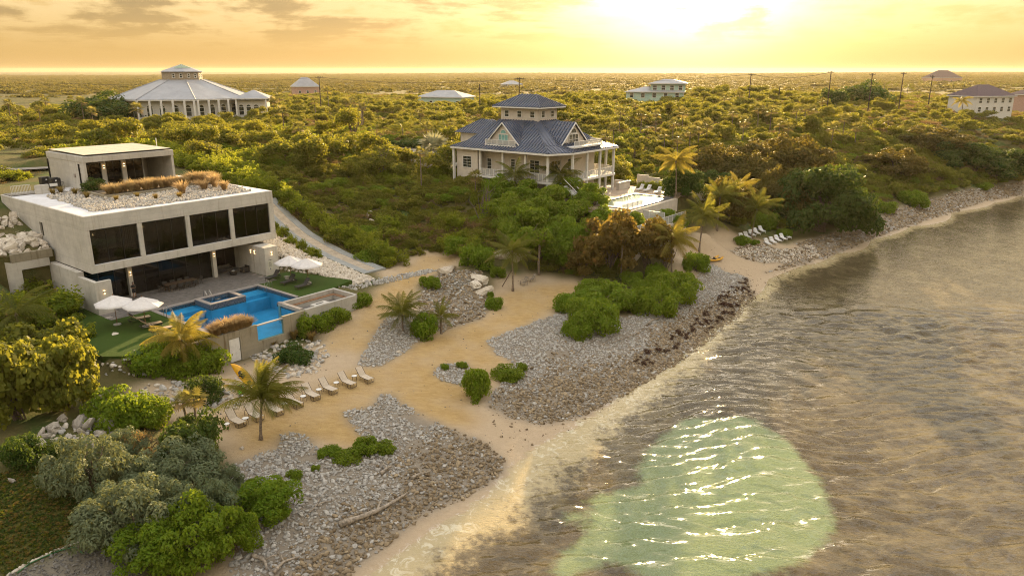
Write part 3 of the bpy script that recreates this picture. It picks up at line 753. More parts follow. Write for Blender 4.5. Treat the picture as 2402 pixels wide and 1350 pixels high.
# ---- lawns of the villa
m, t, b, o = newmat('villa_turf')
p = geopos(t); n = t.noise(p, 2.2, 6, .7); n2 = t.noise(p, 40, 3, .7)
t.l(t.mix(t.maprange(n2, .3, .7, 0, .5), t.mix(n, (.040, .078, .010), (.062, .100, .014)), (.020, .042, .006)), b.inputs['Base Color']); b.inputs['Roughness'].default_value = .9
b.inputs['Specular IOR Level'].default_value = .15
bump(t, b, n2, .03, 1.0); M['turf'] = m
for nm, poly, lb in [('lawn', [(15.5,-12.1),(15.5,-2.2),(18.15,-2.2),(18.15,2.6),(20.05,2.6),(20.05,-2.3),(21.4,-2.6),(23.4,-11.4),(19.7,-12.35)], 'bright turf lawn beside the fire pit lounge and pool'),
                     ('lawn', [(-0.73,8.3),(-3.3,8.2),(-4.6,2),(-5.6,-9),(-5.5,-13.8),(-3.9,-15.6),(-1,-15.9),(3.15,-15.9),(3.15,-4.58),(-0.73,-4.58)], 'shaded turf lawn in front of the villa wing wall')]:
    l_ = MB().prism(poly, 3.0, PZ - .01)
    tag(link('lawn', l_.mesh('lawn', M['turf']), loc=vil(0, 0, 0), rot=(0, 0, VAZ)), kind='structure', label=lb)

# ---- pool
P_ = thing('swimming_pool', 'blue swimming pool with raised spa and clear end window below the villa', 'pool', vil(0, 0, PZ), VAZ)
def pp(mb, name, mat, parent=None, **k): return mb.part(name, M[mat] if isinstance(mat, str) else mat, parent or P_, **k)
OZ = -PZ
def Bz(x0, x1, y0, y1, z0, z1): return MB().box(x0, x1, y0, y1, z0 - PZ, z1 - PZ)
pp(Bz(3.6, 12.75, -16.3, -12.2, 1.35, 1.5).box(3.6, 15.2, -12.2, -4.75, 1.35 - PZ, 1.5 - PZ), 'floor', 'pool_plaster')
pp(Bz(3.3, 3.6, -16.3, -4.75, 1.0, 3.52), 'wall', 'pool_plaster')
pp(Bz(3.3, 15.5, -4.75, -4.45, 1.0, 3.52), 'wall', 'pool_plaster')
pp(Bz(15.2, 15.5, -12.2, -4.75, 1.0, 3.52), 'wall', 'pool_plaster')
pp(Bz(12.75, 15.5, -12.5, -12.2, 1.0, 3.52), 'wall', 'pool_plaster')
pp(Bz(12.75, 13.0, -16.3, -12.5, 1.0, 3.52), 'wall', 'pool_plaster')
pp(Bz(3.6, 7.45, -6.6, -4.75, 1.5, 3.2).box(11.6, 15.2, -6.6, -4.75, 1.5 - PZ, 3.2 - PZ), 'shallow_shelf', 'pool_plaster')
pp(Bz(3.6, 7.45, -7.2, -6.6, 1.5, 2.8).box(11.6, 15.2, -7.2, -6.6, 1.5 - PZ, 2.8 - PZ), 'step', 'pool_plaster')
pp(Bz(3.603, 15.197, -4.77, -4.745, 3.2, 3.68), 'tile_band', 'tile_blue')
pp(Bz(15.185, 15.21, -12.197, -4.78, 3.3, 3.68), 'tile_band', 'tile_blue')
pp(Bz(12.74, 15.18, -12.21, -12.18, 3.3, 3.68), 'tile_band', 'tile_blue')
pp(Bz(12.735, 12.76, -16.2, -12.22, 3.3, 3.66), 'tile_band', 'tile_blue')
for a in [(3.15, 3.6, -16.0, -4.9), (15.2, 15.6, -12.0, -4.5), (3.15, 15.6, -4.85, -4.45)]:
    n = max(2, int(max(a[1] - a[0], a[3] - a[2]) / 1.1)); lx = (a[1] - a[0]) > (a[3] - a[2])
    for i in range(n):
        if lx: pp(Bz(a[0] + (a[1]-a[0]) * i / n + .006, a[0] + (a[1]-a[0]) * (i+1) / n - .006, a[2] + (.303 if False else 0), a[3], 3.56, 3.735), 'coping_stone', 'coping', bevel=.015)
        else: pp(Bz(a[0], a[1], a[2] + (a[3]-a[2]) * i / n + .006, a[2] + (a[3]-a[2]) * (i+1) / n - .006, 3.56, 3.732), 'coping_stone', 'coping', bevel=.015)
def sheet(x0, x1, y0, y1, z): return MB().add([(x0,y0,z-PZ),(x1,y0,z-PZ),(x1,y1,z-PZ),(x0,y1,z-PZ)], [(0,1,2,3)])
wtr = pp(MB().add([(x, y, 3.50-PZ) for x, y in ((3.58,-16.32),(12.78,-16.32),(12.78,-12.19),(15.22,-12.19),(15.22,-4.74),(3.58,-4.74))], [(0,1,2,3,4,5)]), 'water', 'pool_water')
# front wall with the service door, and the clear window
FW = -16.3
fw = pp(Bz(0.6, 4.45, FW - .35, FW, .2, 3.62).box(5.6, 7.5, FW - .35, FW, .2 - PZ, 3.62 - PZ).box(4.45, 5.6, FW - .35, FW, 2.95 - PZ, 3.62 - PZ), 'front_wall', 'stained', bevel=.02)
pp(Bz(7.5, 10.4, FW - .35, FW, .2, 1.95), 'front_wall', 'stained')
pp(Bz(10.4, 13.3, FW - .35, FW, .2, 3.7), 'front_wall', 'stained', bevel=.02)
pp(Bz(0.6, 0.95, FW, FW + 4, .2, 3.62), 'return_wall', 'stained')
pp(Bz(7.5, 10.4, FW - .3, FW - .05, 3.45, 3.56), 'window_cap', 'concrete_plain')
pp(Bz(7.5, 10.4, FW - .22, FW - .12, 1.95, 3.45), 'acrylic_window', glassmat('acrylic', (.80, .95, .98), .03))
dr = pp(Bz(4.5, 5.55, FW - .30, FW - .22, .68, 2.92), 'service_door', 'white_paint', bevel=.01)
for (xa, xb, za, zb) in [(4.62, 4.98, .85, 1.65), (5.07, 5.43, .85, 1.65), (4.62, 4.98, 1.8, 2.75), (5.07, 5.43, 1.8, 2.75)]:
    Bz(xa, xb, FW - .315, FW - .301, za, zb).part('door_panel', M['white_paint'], dr, bevel=.006)
MB().tube([(5.46, FW - .30, 1.75 - PZ), (5.46, FW - .38, 1.75 - PZ)], .03, 8).part('handle', M['steel'], dr)
# spa
spa = pp(Bz(7.5, 11.55, -5.7, -5.3, 3.36, 3.95).box(7.5, 11.55, -8.4, -8.0, 3.36 - PZ, 3.95 - PZ).box(7.5, 7.9, -8.0, -5.7, 3.36 - PZ, 3.95 - PZ).box(11.15, 11.55, -8.0, -5.7, 3.36 - PZ, 3.95 - PZ), 'spa_wall', 'tile_blue')
Bz(7.5, 11.55, -8.4, -5.3, 1.45, 3.355).part('spa_plinth', M['pool_plaster'], spa)
for (a0, a1, b0, b1) in [(7.45, 11.6, -5.72, -5.25), (7.45, 11.6, -8.45, -7.98), (7.45, 7.92, -7.98, -5.72), (11.13, 11.6, -7.98, -5.72)]:
    Bz(a0, a1, b0, b1, 3.953, 4.05).part('coping_stone', M['coping'], spa, bevel=.012)
Bz(7.9, 11.15, -8.0, -5.7, 3.356, 3.40).part('spa_floor', M['pool_plaster'], spa)
Bz(7.9, 11.15, -8.0, -7.5, 3.4, 3.62).part('spa_bench', M['pool_plaster'], spa)
sheet(7.88, 11.17, -8.02, -5.68, 3.86).part('water', M['pool_water'], spa)
def handrail(x, y, dx, dy):
    for s in (-.25, .25):
        ox, oy = (-dy * s, dx * s)
        pts = [(x + ox - dx * .35, y + oy - dy * .35, 0), (x + ox - dx * .3, y + oy - dy * .3, .75), (x + ox, y + oy, .95), (x + ox + dx * .35, y + oy + dy * .35, .55), (x + ox + dx * .5, y + oy + dy * .5, -.3)]
        pp(MB().tube(pts, .028, 7), 'handrail', 'steel', smooth=True)
handrail(9.0, -5.25, 0, -1); handrail(15.25, -7.0, -1, 0); handrail(3.5, -7.6, 1, 0)

# ---- sunken fire-pit lounge
fl = thing('fire_pit_lounge', 'sunken concrete lounge with timber bench and fire table beside the pool', 'seating pit', vil(0, 0, PZ), VAZ)
Bz(12.65, 19.9, -12.85, -12.52, 1.8, 3.78).part('wall', M['concrete_plain'], fl, bevel=.02)
Bz(19.57, 19.9, -16.5, -12.85, 1.8, 3.78).part('wall', M['concrete_plain'], fl, bevel=.02)
Bz(13.02, 19.57, -16.75, -16.42, 1.2, 3.78).part('wall', M['concrete_plain'], fl, bevel=.02)
Bz(12.62, 13.02, -16.3, -12.85, 3.5, 3.78).part('wall', M['concrete_plain'], fl, bevel=.02)
for (a0, a1, b0, b1) in [(12.6, 13.06, -16.3, -12.5), ]:
    Bz(a0, a1, b0, b1, 3.783, 3.85).part('coping_stone', M['coping'], fl, bevel=.01)
Bz(13.0, 19.57, -16.42, -12.85, 1.8, 2.85).part('pit_floor', M['tile'], fl)
for i in range(3):
    Bz(13.1, 19.5, -13.05 - .17 * i, -12.9 - .17 * i, 3.28, 3.33).part('bench_slat', M['wood_warm'], fl)
    Bz(19.06 + .17 * i, 19.21 + .17 * i, -16.3, -13.45, 3.28, 3.33).part('bench_slat', M['wood_warm'], fl)
    Bz(13.1 + .17 * i, 13.25 + .17 * i, -16.3, -13.45, 3.28, 3.33).part('bench_slat', M['wood_warm'], fl)
Bz(13.05, 19.5, -13.38, -12.87, 2.85, 3.27).part('bench_base', M['concrete_plain'], fl)
Bz(19.08, 19.55, -16.38, -13.4, 2.85, 3.27).part('bench_base', M['concrete_plain'], fl)
ft = Bz(15.3, 17.2, -15.2, -14.3, 2.85, 3.3).part('fire_table', M['concrete'], fl, bevel=.02)
Bz(15.8, 16.7, -14.85, -14.65, 3.301, 3.32).part('burner_trough', M['black'], ft)
# ================================================================== furniture and small things
def make_umbrella(label, group):
    u = thing('patio_umbrella', label, 'umbrella', group=group)
    MB().tube([(0,0,0.02),(0,0,2.93)], [.035,.028], 8).part('pole', M['wood_warm'], u, True)
    MB().tube([(0,0,0),(0,0,.07),(0,0,.09)], [.36,.34,.10], 16).part('base', M['concrete_plain'], u)
    MB().tube([(0,0,2.94),(0,0,3.05),(0,0,3.09)], [.05,.045,.01], 8).part('finial', M['wood_warm'], u)
    for k in range(8):
        a0, a1 = 2*math.pi*k/8, 2*math.pi*(k+1)/8
        v, f = [], []
        nr = 6
        for i in range(nr + 1):
            r = 1.78 * i / nr
            for j in range(5):
                a = a0 + (a1 - a0) * j / 4
                s = math.sin(math.pi * j / 4)
                rr = r * (math.cos(math.pi/8) / math.cos((a - a0) - math.pi/8)) * (1 - .03 * s)
                z = 2.95 - .80 * (i / nr) - .05 * math.sin(math.pi * i / nr) * s - .03 * s * i / nr
                v.append((rr * math.cos(a), rr * math.sin(a), z))
        for i in range(nr):
            for j in range(4): f.append((i*5+j, (i+1)*5+j, (i+1)*5+j+1, i*5+j+1))
        # short valance
        b0 = len(v)
        for j in range(5): x, y, z = v[nr*5+j]; v.append((x * 1.003, y * 1.003, z - .10))
        for j in range(4): f.append((nr*5+j, b0+j, b0+j+1, nr*5+j+1))
        MB().add(v, f).part('canopy_panel', M['canvas'], u, True)
        MB().tube([(.05*math.cos(a0), .05*math.sin(a0), 2.80), (1.74*math.cos(a0), 1.74*math.sin(a0), 2.12)], .012, 5).part('rib', M['wood_warm'], u)
        MB().tube([(.05*math.cos(a0), .05*math.sin(a0), 2.05), (.9*math.cos(a0), .9*math.sin(a0), 2.49)], .010, 5).part('strut', M['wood_warm'], u)
    return u
def place(o, loc, rz, label=None):
    o.location = loc; o.rotation_euler = (0, 0, rz)
    if label: o['label'] = label
    return o
u0 = make_umbrella('white octagonal umbrella on the bright lawn, closer to the shower block', 'white lawn umbrellas')
place(u0, vil(19.0, -5.9, PZ - .01), .3)
place(copy_tree(u0), vil(19.5, -8.45, PZ - .01), .5, 'white octagonal umbrella on the bright lawn, closer to the fire pit')
place(copy_tree(u0), vil(-0.9, -6.3, PZ - .01), .2, 'white octagonal umbrella in front of the wing wall with the lit sconce')
place(copy_tree(u0), vil(0.55, -9.0, PZ - .01), .45, 'white octagonal umbrella at the pool edge beside the tan loungers')

def make_lawn_lounger(mat, label, group, frame='rattan', ang=48):
    """head towards +x"""
    o = thing('sun_lounger', label, 'sun lounger', group=group)
    B(-1.0, .98, -.33, -.28, .26, .32).box(-1.0, .98, .28, .33, .26, .32).box(-1.0, -.95, -.28, .28, .26, .32).box(.93, .98, -.28, .28, .26, .32).part('frame', M[frame], o)
    for x in (-.9, .8):
        for y in (-.31, .31):
            MB().tube([(x, y, 0), (x + .04, y, .28)], .025, 5).part('leg', M[frame], o)
    MB().box(-.98, .28, -.31, .31, .325, .385).part('seat', M[mat], o, bevel=.02)
    ca, sa = math.cos(R(ang)), math.sin(R(ang))
    def bk(l0, l1, y0, y1, d0, d1):
        v = []
        for (l, d) in ((l0, d0), (l1, d0), (l1, d1), (l0, d1)):
            for y in (y0, y1): v.append((.28 + l * ca - d * sa, y, .34 + l * sa + d * ca))
        return MB().add(v, [(0,1,3,2),(2,3,5,4),(4,5,7,6),(6,7,1,0),(0,2,4,6),(1,7,5,3)])
    bk(0, .82, -.31, .31, 0, .06).part('backrest', M[mat], o)
    bk(.45, .78, -.22, .22, .065, .15).part('pillow', M['cushion' if mat != 'white_paint' else mat], o)
    MB().tube([(.62, -.26, .30), (.28 + .6 * ca, -.26, .34 + .6 * sa)], .015, 5).tube([(.62, .26, .30), (.28 + .6 * ca, .26, .34 + .6 * sa)], .015, 5).part('prop', M[frame], o)
    return o
l0 = make_lawn_lounger('cushion', 'charcoal lounger nearest the concrete shower block, on turf', 'charcoal loungers on the lawn')
place(l0, vil(17.9, -4.0, PZ), VAZ + R(8))
place(copy_tree(l0), vil(17.9, -7.0, PZ), VAZ + R(6), 'charcoal lounger between two others in front of the lawn umbrellas')
place(copy_tree(l0), vil(17.9, -9.7, PZ), VAZ + R(4), 'charcoal lounger at the end of its row towards the fire pit')
l1 = make_lawn_lounger('tan_sling', 'tan lounger facing the pool nearest the wing wall', 'tan loungers on shaded lawn', ang=40)
place(l1, vil(0.9, -7.0, PZ), VAZ + R(180 - 12))
place(copy_tree(l1), vil(0.75, -9.6, PZ), VAZ + R(180 - 10), 'tan lounger facing the pool in the middle of three')
place(copy_tree(l1), vil(0.7, -11.7, PZ), VAZ + R(180 - 8), 'tan lounger facing the pool beside the golden grass')
# small side slabs beside charcoal loungers
for (x, y, lb) in [(18.9, -5.2, 'low stone side table between umbrella pole and charcoal lounger by the shower block'), (19.0, -9.1, 'low stone side table next to the umbrella nearer the fire pit')]:
    s_ = thing('side_table', lb, 'side table', vil(x, y, PZ), VAZ, 'stone side tables')
    B(-.25, .25, -.25, .25, .3, .36).part('top', M['concrete_plain'], s_, bevel=.01)
    B(-.16, .16, -.16, .16, 0, .3).part('pedestal', M['concrete_plain'], s_)
# sofa, armchair, coffee table
sf = thing('outdoor_sofa', 'dark two-seat wicker sofa against the recessed glass', 'sofa', vil(16.0, 3.3, PZ), VAZ)
B(-1.0, 1.0, -.42, .42, .05, .30).part('base', M['rattan'], sf, bevel=.02); B(-1.0, 1.0, .28, .42, .30, .80).part('back', M['rattan'], sf, bevel=.02)
for x in (-1.0, .86): B(x, x + .14, -.42, .28, .30, .60).part('arm', M['rattan'], sf, bevel=.02)
for x in (-.84, .02): B(x, x + .82, -.40, .26, .303, .43).part('seat_cushion', M['cushion'], sf, bevel=.03); B(x, x + .82, .12, .275, .435, .82).part('back_cushion', M['cushion'], sf, bevel=.04)
ac = thing('outdoor_armchair', 'dark wicker armchair against the concrete shower block', 'armchair', vil(17.6, 1.4, PZ), VAZ + R(-90))
B(-.42, .42, -.42, .42, .05, .30).part('base', M['rattan'], ac, bevel=.02); B(-.42, .42, .28, .42, .30, .80).part('back', M['rattan'], ac, bevel=.02)
for x in (-.42, .30): B(x, x + .12, -.42, .28, .30, .60).part('arm', M['rattan'], ac, bevel=.02)
B(-.29, .29, -.40, .26, .303, .43).part('seat_cushion', M['cushion'], ac, bevel=.03)
ct = thing('coffee_table', 'round dark wicker coffee table in front of the sofa', 'coffee table', vil(16.1, 1.4, PZ))
MB().cyl(0, 0, .32, .38, .48, 18).part('top', M['rattan'], ct); MB().cyl(0, 0, 0, .32, .36, 14, .42).part('drum', M['rattan'], ct)
bw = thing('fruit_bowl', 'white bowl with green plant on the round coffee table', 'bowl', vil(16.1, 1.4, PZ + .38))
MB().tube([(0,0,0),(0,0,.05),(0,0,.14)], [.08,.14,.19], 12).part('bowl', M['white_paint'], bw)
# dining set
dt_ = thing('dining_table', 'long dark dining table under the villa overhang', 'dining table', vil(9.3, 0.9, PZ), VAZ)
for j in range(5): B(-1.75, 1.75, -.48 + j * .195, -.48 + j * .195 + .185, .70, .75).part('table_plank', M['wood_dark'], dt_)
for x in (-1.6, 1.5):
    for y in (-.42, .36): B(x, x + .09, y, y + .07, 0, .70).part('leg', M['wood_dark'], dt_)
def make_chair():
    c = thing('dining_chair', 'dark dining chair', 'chair', group='chairs around the dining table')
    B(-.24, .24, -.24, .24, .42, .47).part('seat', M['cushion'], c, bevel=.015)
    MB().add([(-.26, .20, .46), (.26, .20, .46), (.28, .30, .84), (-.28, .30, .84), (-.26, .25, .46), (.26, .25, .46), (.28, .35, .84), (-.28, .35, .84)], [(0,1,2,3),(4,7,6,5),(0,4,5,1),(1,5,6,2),(2,6,7,3),(3,7,4,0)]).part('backrest', M['cushion'], c)
    for x in (-.2, .2):
        for y in (-.2, .2): MB().tube([(x * 1.15, y * 1.2, 0), (x, y, .42)], .018, 5).part('leg', M['bronze'], c)
        MB().tube([(x * 1.3, -.2, .45), (x * 1.3, -.18, .66), (x * 1.3, .25, .68)], .016, 5).part('arm', M['bronze'], c)
    return c
ch0 = make_chair(); first = True
for side, lb in ((-1, 'dark dining chair on the pool side of the long table'), (1, 'dark dining chair between the long table and the glass wall')):
    for j in range(4):
        c = ch0 if first else copy_tree(ch0); first = False
        place(c, vil(8.0 + j * .87, 0.9 + side * .68, PZ), VAZ + (R(180) if side < 0 else 0), lb)
for sx, lb in ((-2.15, 'dark dining chair at the table head towards the standing person'), (2.2, 'dark dining chair at the table head towards the sofa')):
    place(copy_tree(ch0), vil(9.3 + sx, 0.9, PZ), VAZ + R(90 if sx < 0 else -90), lb)

# ---- person in dark clothes standing by the column
def person(loc, rz):
    root = thing('person', 'person in black shirt and shorts standing by the column holding something', 'person', loc, rz)
    J = dict(pel=(0,0,.94,.125), bel=(0,.0,1.08,.115), ch=(0,-.01,1.30,.135), nk=(0,-.01,1.47,.055), hd=(0,.02,1.60,.088), tp=(0,.01,1.70,.065))
    vs, es, rs = [], [], []
    def add(p, r, par=None):
        vs.append(p); rs.append(r)
        if par is not None: es.append((par, len(vs) - 1))
        return len(vs) - 1
    pel = add((0,0,.94), .125); bel = add((0,0,1.10), .11, pel); che = add((0,-.01,1.32), .13, bel); nk = add((0,-.01,1.47), .052, che); hd = add((0,.02,1.59), .085, nk); add((0,.015,1.70), .06, hd)
    for s in (-1, 1):
        hp = add((s*.09,0,.88), .092, pel); kn = add((s*.11,.02,.50), .062, hp); an = add((s*.12,-.02,.09), .04, kn); add((s*.13,.14,.04), .036, an)
        sh = add((s*.19,-.01,1.38), .062, che); el_ = add((s*.25,-.04,1.10), .045, sh); wr_ = add((s*.13,.20,1.10), .032, el_); pm = add((s*.07,.26,1.12), .034, wr_)
        for q, (dx, dy, dz) in enumerate([(.0,.07,.03),(-.01,.08,.01),(-.02,.08,-.01),(-.02,.065,-.03)]): add((s*(.07+dx), .26+dy, 1.12+dz), .009, pm)
        add((s*.05, .27, 1.165), .010, pm)
    me = bpy.data.meshes.new('body'); me.from_pydata(vs, es, []); me.materials.append(M['skin'])
    bo = link('body', me, root)
    sk = bo.modifiers.new('skin', 'SKIN'); 
    for k, v in enumerate(me.skin_vertices[0].data if me.skin_vertices else []): v.radius = (rs[k], rs[k])
    if not me.skin_vertices:
        pass
    bo.modifiers.new('sub', 'SUBSURF').render_levels = 2
    bo.modifiers['sub'].levels = 1
    MB().tube([(0,0,.92),(0,0,1.05),(0,-.01,1.22),(0,-.01,1.38),(0,-.01,1.45)], [.155,.145,.175,.185,.09], 14).tube([(-.16,-.01,1.40),(-.235,-.03,1.18)], [.085,.07], 8).tube([(.16,-.01,1.40),(.235,-.03,1.18)], [.085,.07], 8).part('shirt', M['black'], root, True)
    MB().tube([(0,0,.98),(0,0,.86)], [.155,.165], 14).tube([(-.09,0,.90),(-.105,.01,.55)], [.105,.095], 10).tube([(.09,0,.90),(.105,.01,.55)], [.105,.095], 10).part('shorts', simple('dark_shorts', (.03,.03,.036), .9), root, True)
    MB().tube([(0,-.02,1.60),(0,-.02,1.68),(0,0,1.73)], [.092,.088,.03], 10).part('hair', simple('dark_hair', (.02,.014,.010), .6), root, True)
    B(-.08, .08, .28, .30, 1.08, 1.20).part('tablet', M['black'], root)
    for s in (-.12, .12): B(s - .05, s + .05, -.08, .20, 0, .07).part('shoe', M['black'], root, bevel=.02)
person(vil(4.35, 1.25, PZ), VAZ + R(190))

# ---- taupe beach loungers and tables
def make_beach_lounger():
    """head towards -x, foot towards +x"""
    o = thing('beach_lounger', 'taupe sling beach lounger', 'beach lounger', group='beach loungers in a row on the sand')
    MB().add([(-.22,-.32,.40),(.36,-.32,.37),(1.0,-.32,.40),(-.22,.32,.40),(.36,.32,.37),(1.0,.32,.40),(-.22,-.32,.42),(.36,-.32,.39),(1.0,-.32,.42),(-.22,.32,.42),(.36,.32,.39),(1.0,.32,.42)],
             [(6,7,10,9),(7,8,11,10),(0,3,4,1),(1,4,5,2),(0,1,7,6),(1,2,8,7),(3,9,10,4),(4,10,11,5),(2,5,11,8),(0,6,9,3)]).part('seat_sling', M['taupe_sling'], o)
    h = (-.82, 1.05)
    MB().add([(-.24,-.31,.41),(h[0],-.31,h[1]),(h[0],.31,h[1]),(-.24,.31,.41),(-.26,-.31,.395),(h[0]-.02,-.31,h[1]-.015),(h[0]-.02,.31,h[1]-.015),(-.26,.31,.395)],
             [(0,3,2,1),(4,5,6,7),(0,1,5,4),(1,2,6,5),(2,3,7,6),(3,0,4,7)]).part('back_sling', M['taupe_sling'], o)
    for y in (-.34, .34):
        MB().tube([(-.25,y,.40),(.36,y,.375),(1.0,y,.41)], .02, 6).part('side_rail', M['bronze'], o)
        MB().tube([(-.25,y,.40),(h[0],y,h[1])], .02, 6).part('back_rail', M['bronze'], o)
        MB().tube([(.98,y,.40),(.92,y,.02),(.55,y,.02),(.48,y,.38)], .02, 6).part('leg', M['bronze'], o)
        MB().tube([(-.5,y,.68),(-.52,y*1.1,.60),(-.72,y*1.1,.56),(-.70,y*1.05,.02),(-.18,y*1.05,.02),(-.15,y,.40)], .02, 6).part('leg', M['bronze'], o)
    MB().tube([(.92,-.34,.02),(.92,.34,.02)], .02, 6).part('foot_bar', M['bronze'], o)
    return o
bl0 = make_beach_lounger()
def make_side_table():
    o = thing('beach_table', 'round white-topped beach table', 'side table', group='beach tables between the loungers')
    MB().cyl(0, 0, .44, .47, .245, 16).part('top', M['white_paint'], o)
    MB().tube([(.245*math.cos(a), .245*math.sin(a), .445) for a in [2*math.pi*k/16 for k in range(17)]], .014, 5).part('rim', M['bronze'], o)
    for k in range(4):
        a = R(45 + 90 * k); MB().tube([(.25*math.cos(a), .25*math.sin(a), 0), (.21*math.cos(a), .21*math.sin(a), .44)], .014, 5).part('leg', M['bronze'], o)
    return o
bt0 = make_side_table()
d_ = at(567, 1004, .6) - at(527, 982, .6); BR = math.atan2(d_.y, d_.x)
zc_ = lambda x, y: (400 + x / 3.857, 800 + y / 3.857)
blp = [(588,745),(755,690),(935,640),(1110,575),(1270,505),(1425,450),(1595,395),(1755,350)]
ord_ = ['first', 'second', 'third', 'fourth', 'fifth', 'sixth', 'seventh', 'eighth']
for k, p_ in enumerate(blp):
    q = gat(*zc_(*p_))
    o = bl0 if k == 0 else copy_tree(bl0)
    place(o, q, BR + R([2,-1,0,1,-2,1,0,-3][k]), f'taupe sling lounger on the sand, {ord_[k]} in the row counting from the small thatch palms')
for k, p_ in enumerate([(510,795),(683,742),(1035,605),(1203,540),(1345,478),(1503,415),(1665,355)]):
    o = bt0 if k == 0 else copy_tree(bt0)
    place(o, gat(*zc_(*p_)), k * .3, ['round white beach table at the thatch-palm end of the lounger row', 'round white beach table between first and second loungers from the thatch palms', 'round white beach table between third and fourth loungers from the thatch palms', 'round white beach table between fourth and fifth loungers from the thatch palms', 'round white beach table between fifth and sixth loungers from the thatch palms', 'round white beach table between sixth and seventh loungers from the thatch palms', 'round white beach table between seventh and eighth loungers from the thatch palms'][k])

# ---- kayaks
def hull(L_, W_, H_, mat, parent, n=22, m=12):
    v, f = [], []
    for i in range(n + 1):
        s = -1 + 2 * i / n
        w_ = W_ / 2 * (1 - abs(s) ** 2.6) ** .8 + .012; rise = H_ * .55 * abs(s) ** 3
        for j in range(m):
            a = 2 * math.pi * j / m
            yy = w_ * math.cos(a); zz = math.sin(a)
            z = rise + H_ * (.5 + (.5 * zz if zz < 0 else .42 * zz * (1 - .5 * math.exp(-(s / .35) ** 2))))
            v.append((s * L_ / 2, yy, z))
    for i in range(n):
        for j in range(m): f.append((i*m+j, i*m+(j+1)%m, (i+1)*m+(j+1)%m, (i+1)*m+j))
    f += [tuple(range(m))[::-1], tuple(range(n*m, (n+1)*m))]
    return MB().add(v, f).part('hull', M[mat], parent, True)
def kayak(loc, rot, L_, W_, mat, label, group=None):
    k = thing('kayak', label, 'kayak', loc, 0, group); k.rotation_euler = rot
    hull(L_, W_, .34, mat, k)
    for x in (-.55, .75):
        MB().tube([(x, 0, .30), (x, 0, .335)], [.2, .17], 12).part('hatch', M['black'], k)
    B(-.25, .05, -.2, .2, .26, .34).part('seat_pad', M['black'], k, bevel=.03); B(-.32, -.25, -.2, .2, .30, .55).part('seat_back', M['black'], k)
    B(1.1, 1.3, -.1, .1, .36, .38).part('deck_tag', M['white_paint'], k)
    return k
ky = gat(600, 915)
kayak(ky + Vector((-.9, .5, 1.0)), (R(58), R(28), R(-35)), 3.5, .82, 'yellow', 'yellow sit-on-top kayak propped on its side against the rocks')
kayak(gat(568, 922) + Vector((0, 0, .12)), (R(15), R(6), R(-62)), 1.7, .6, 'lime', 'small lime green kayak lying below the yellow kayak')
kq = gat(1678, 612)
kayak(kq + Vector((0, 0, .05)), (0, 0, R(28)), 3.0, .8, 'yellow', 'yellow kayak lying on the far sand beside a green bush')
kayak(kq + Vector((-.5, .95, .05)), (0, 0, R(24)), 3.0, .8, 'yellow', 'second yellow kayak partly behind the first on far sand', None)
# ---- white beach chairs near the staked palm
def adirondack(loc, rz, label):
    a = thing('adirondack_chair', label, 'chair', loc, rz, 'slatted chairs on the upper sand')
    for j in range(5):
        MB().add([(-.25+.105*j, .15, .32), (-.16+.105*j, .15, .32), (-.16+.105*j, .50, 1.0), (-.25+.105*j, .50, 1.0), (-.25+.105*j, .17, .31), (-.16+.105*j, .17, .31), (-.16+.105*j, .52, .99), (-.25+.105*j, .52, .99)], [(0,1,2,3),(7,6,5,4),(0,4,5,1),(1,5,6,2),(2,6,7,3),(3,7,4,0)]).part('back_slat', M['drift'], a)
        B(-.27, .27, -.38 + .11 * j, -.29 + .11 * j, .36 - .012 * j, .38 - .012 * j).part('seat_slat', M['drift'], a)
    for s in (-.34, .25): B(s, s + .09, -.42, .38, .56, .59).part('arm', M['drift'], a); B(s + .02, s + .06, -.36, -.29, 0, .56).part('leg', M['drift'], a); B(s + .02, s + .06, .30, .36, 0, .56).part('leg', M['drift'], a)
adirondack(gat(1247, 660), R(-60), 'weathered slatted beach chair nearest the bare palm trunk')
adirondack(gat(1229, 668), R(-40), 'weathered slatted beach chair nearest the staked coconut palm')
# ---- driftwood
def driftwood(u0_, v0_, u1_, v1_, r0, label, fork=False, crook=.25):
    a, b_ = gat(u0_, v0_), gat(u1_, v1_)
    d = b_ - a; n = 9
    o = thing('driftwood_log', label, 'driftwood', a, 0, 'driftwood washed up on the cobbles')
    nrm_ = Vector((-d.y, d.x, 0)).normalized()
    pts, rr = [], []
    for i in range(n):
        s = i / (n - 1)
        q = d * s + nrm_ * crook * math.sin(s * 5 + u0_) * .6
        gzz = gz(a.x + q.x, a.y + q.y) - a.z
        pts.append((q.x, q.y, gzz + r0 * .9 + .08)); rr.append(r0 * (1 - .62 * s) * (1 + .12 * math.sin(i * 2.3)))
    MB().tube(pts, rr, 7).part('log', M['drift'], o, True)
    if fork or r0 > .1:
        q = Vector(pts[4]); MB().tube([q, q + nrm_ * .5 + d * .12 + Vector((0,0,.15)), q + nrm_ * .8 + d * .22 + Vector((0,0,.1))], [r0 * .5, r0 * .35, r0 * .12], 6).part('branch', M['drift'], o, True)
    return o
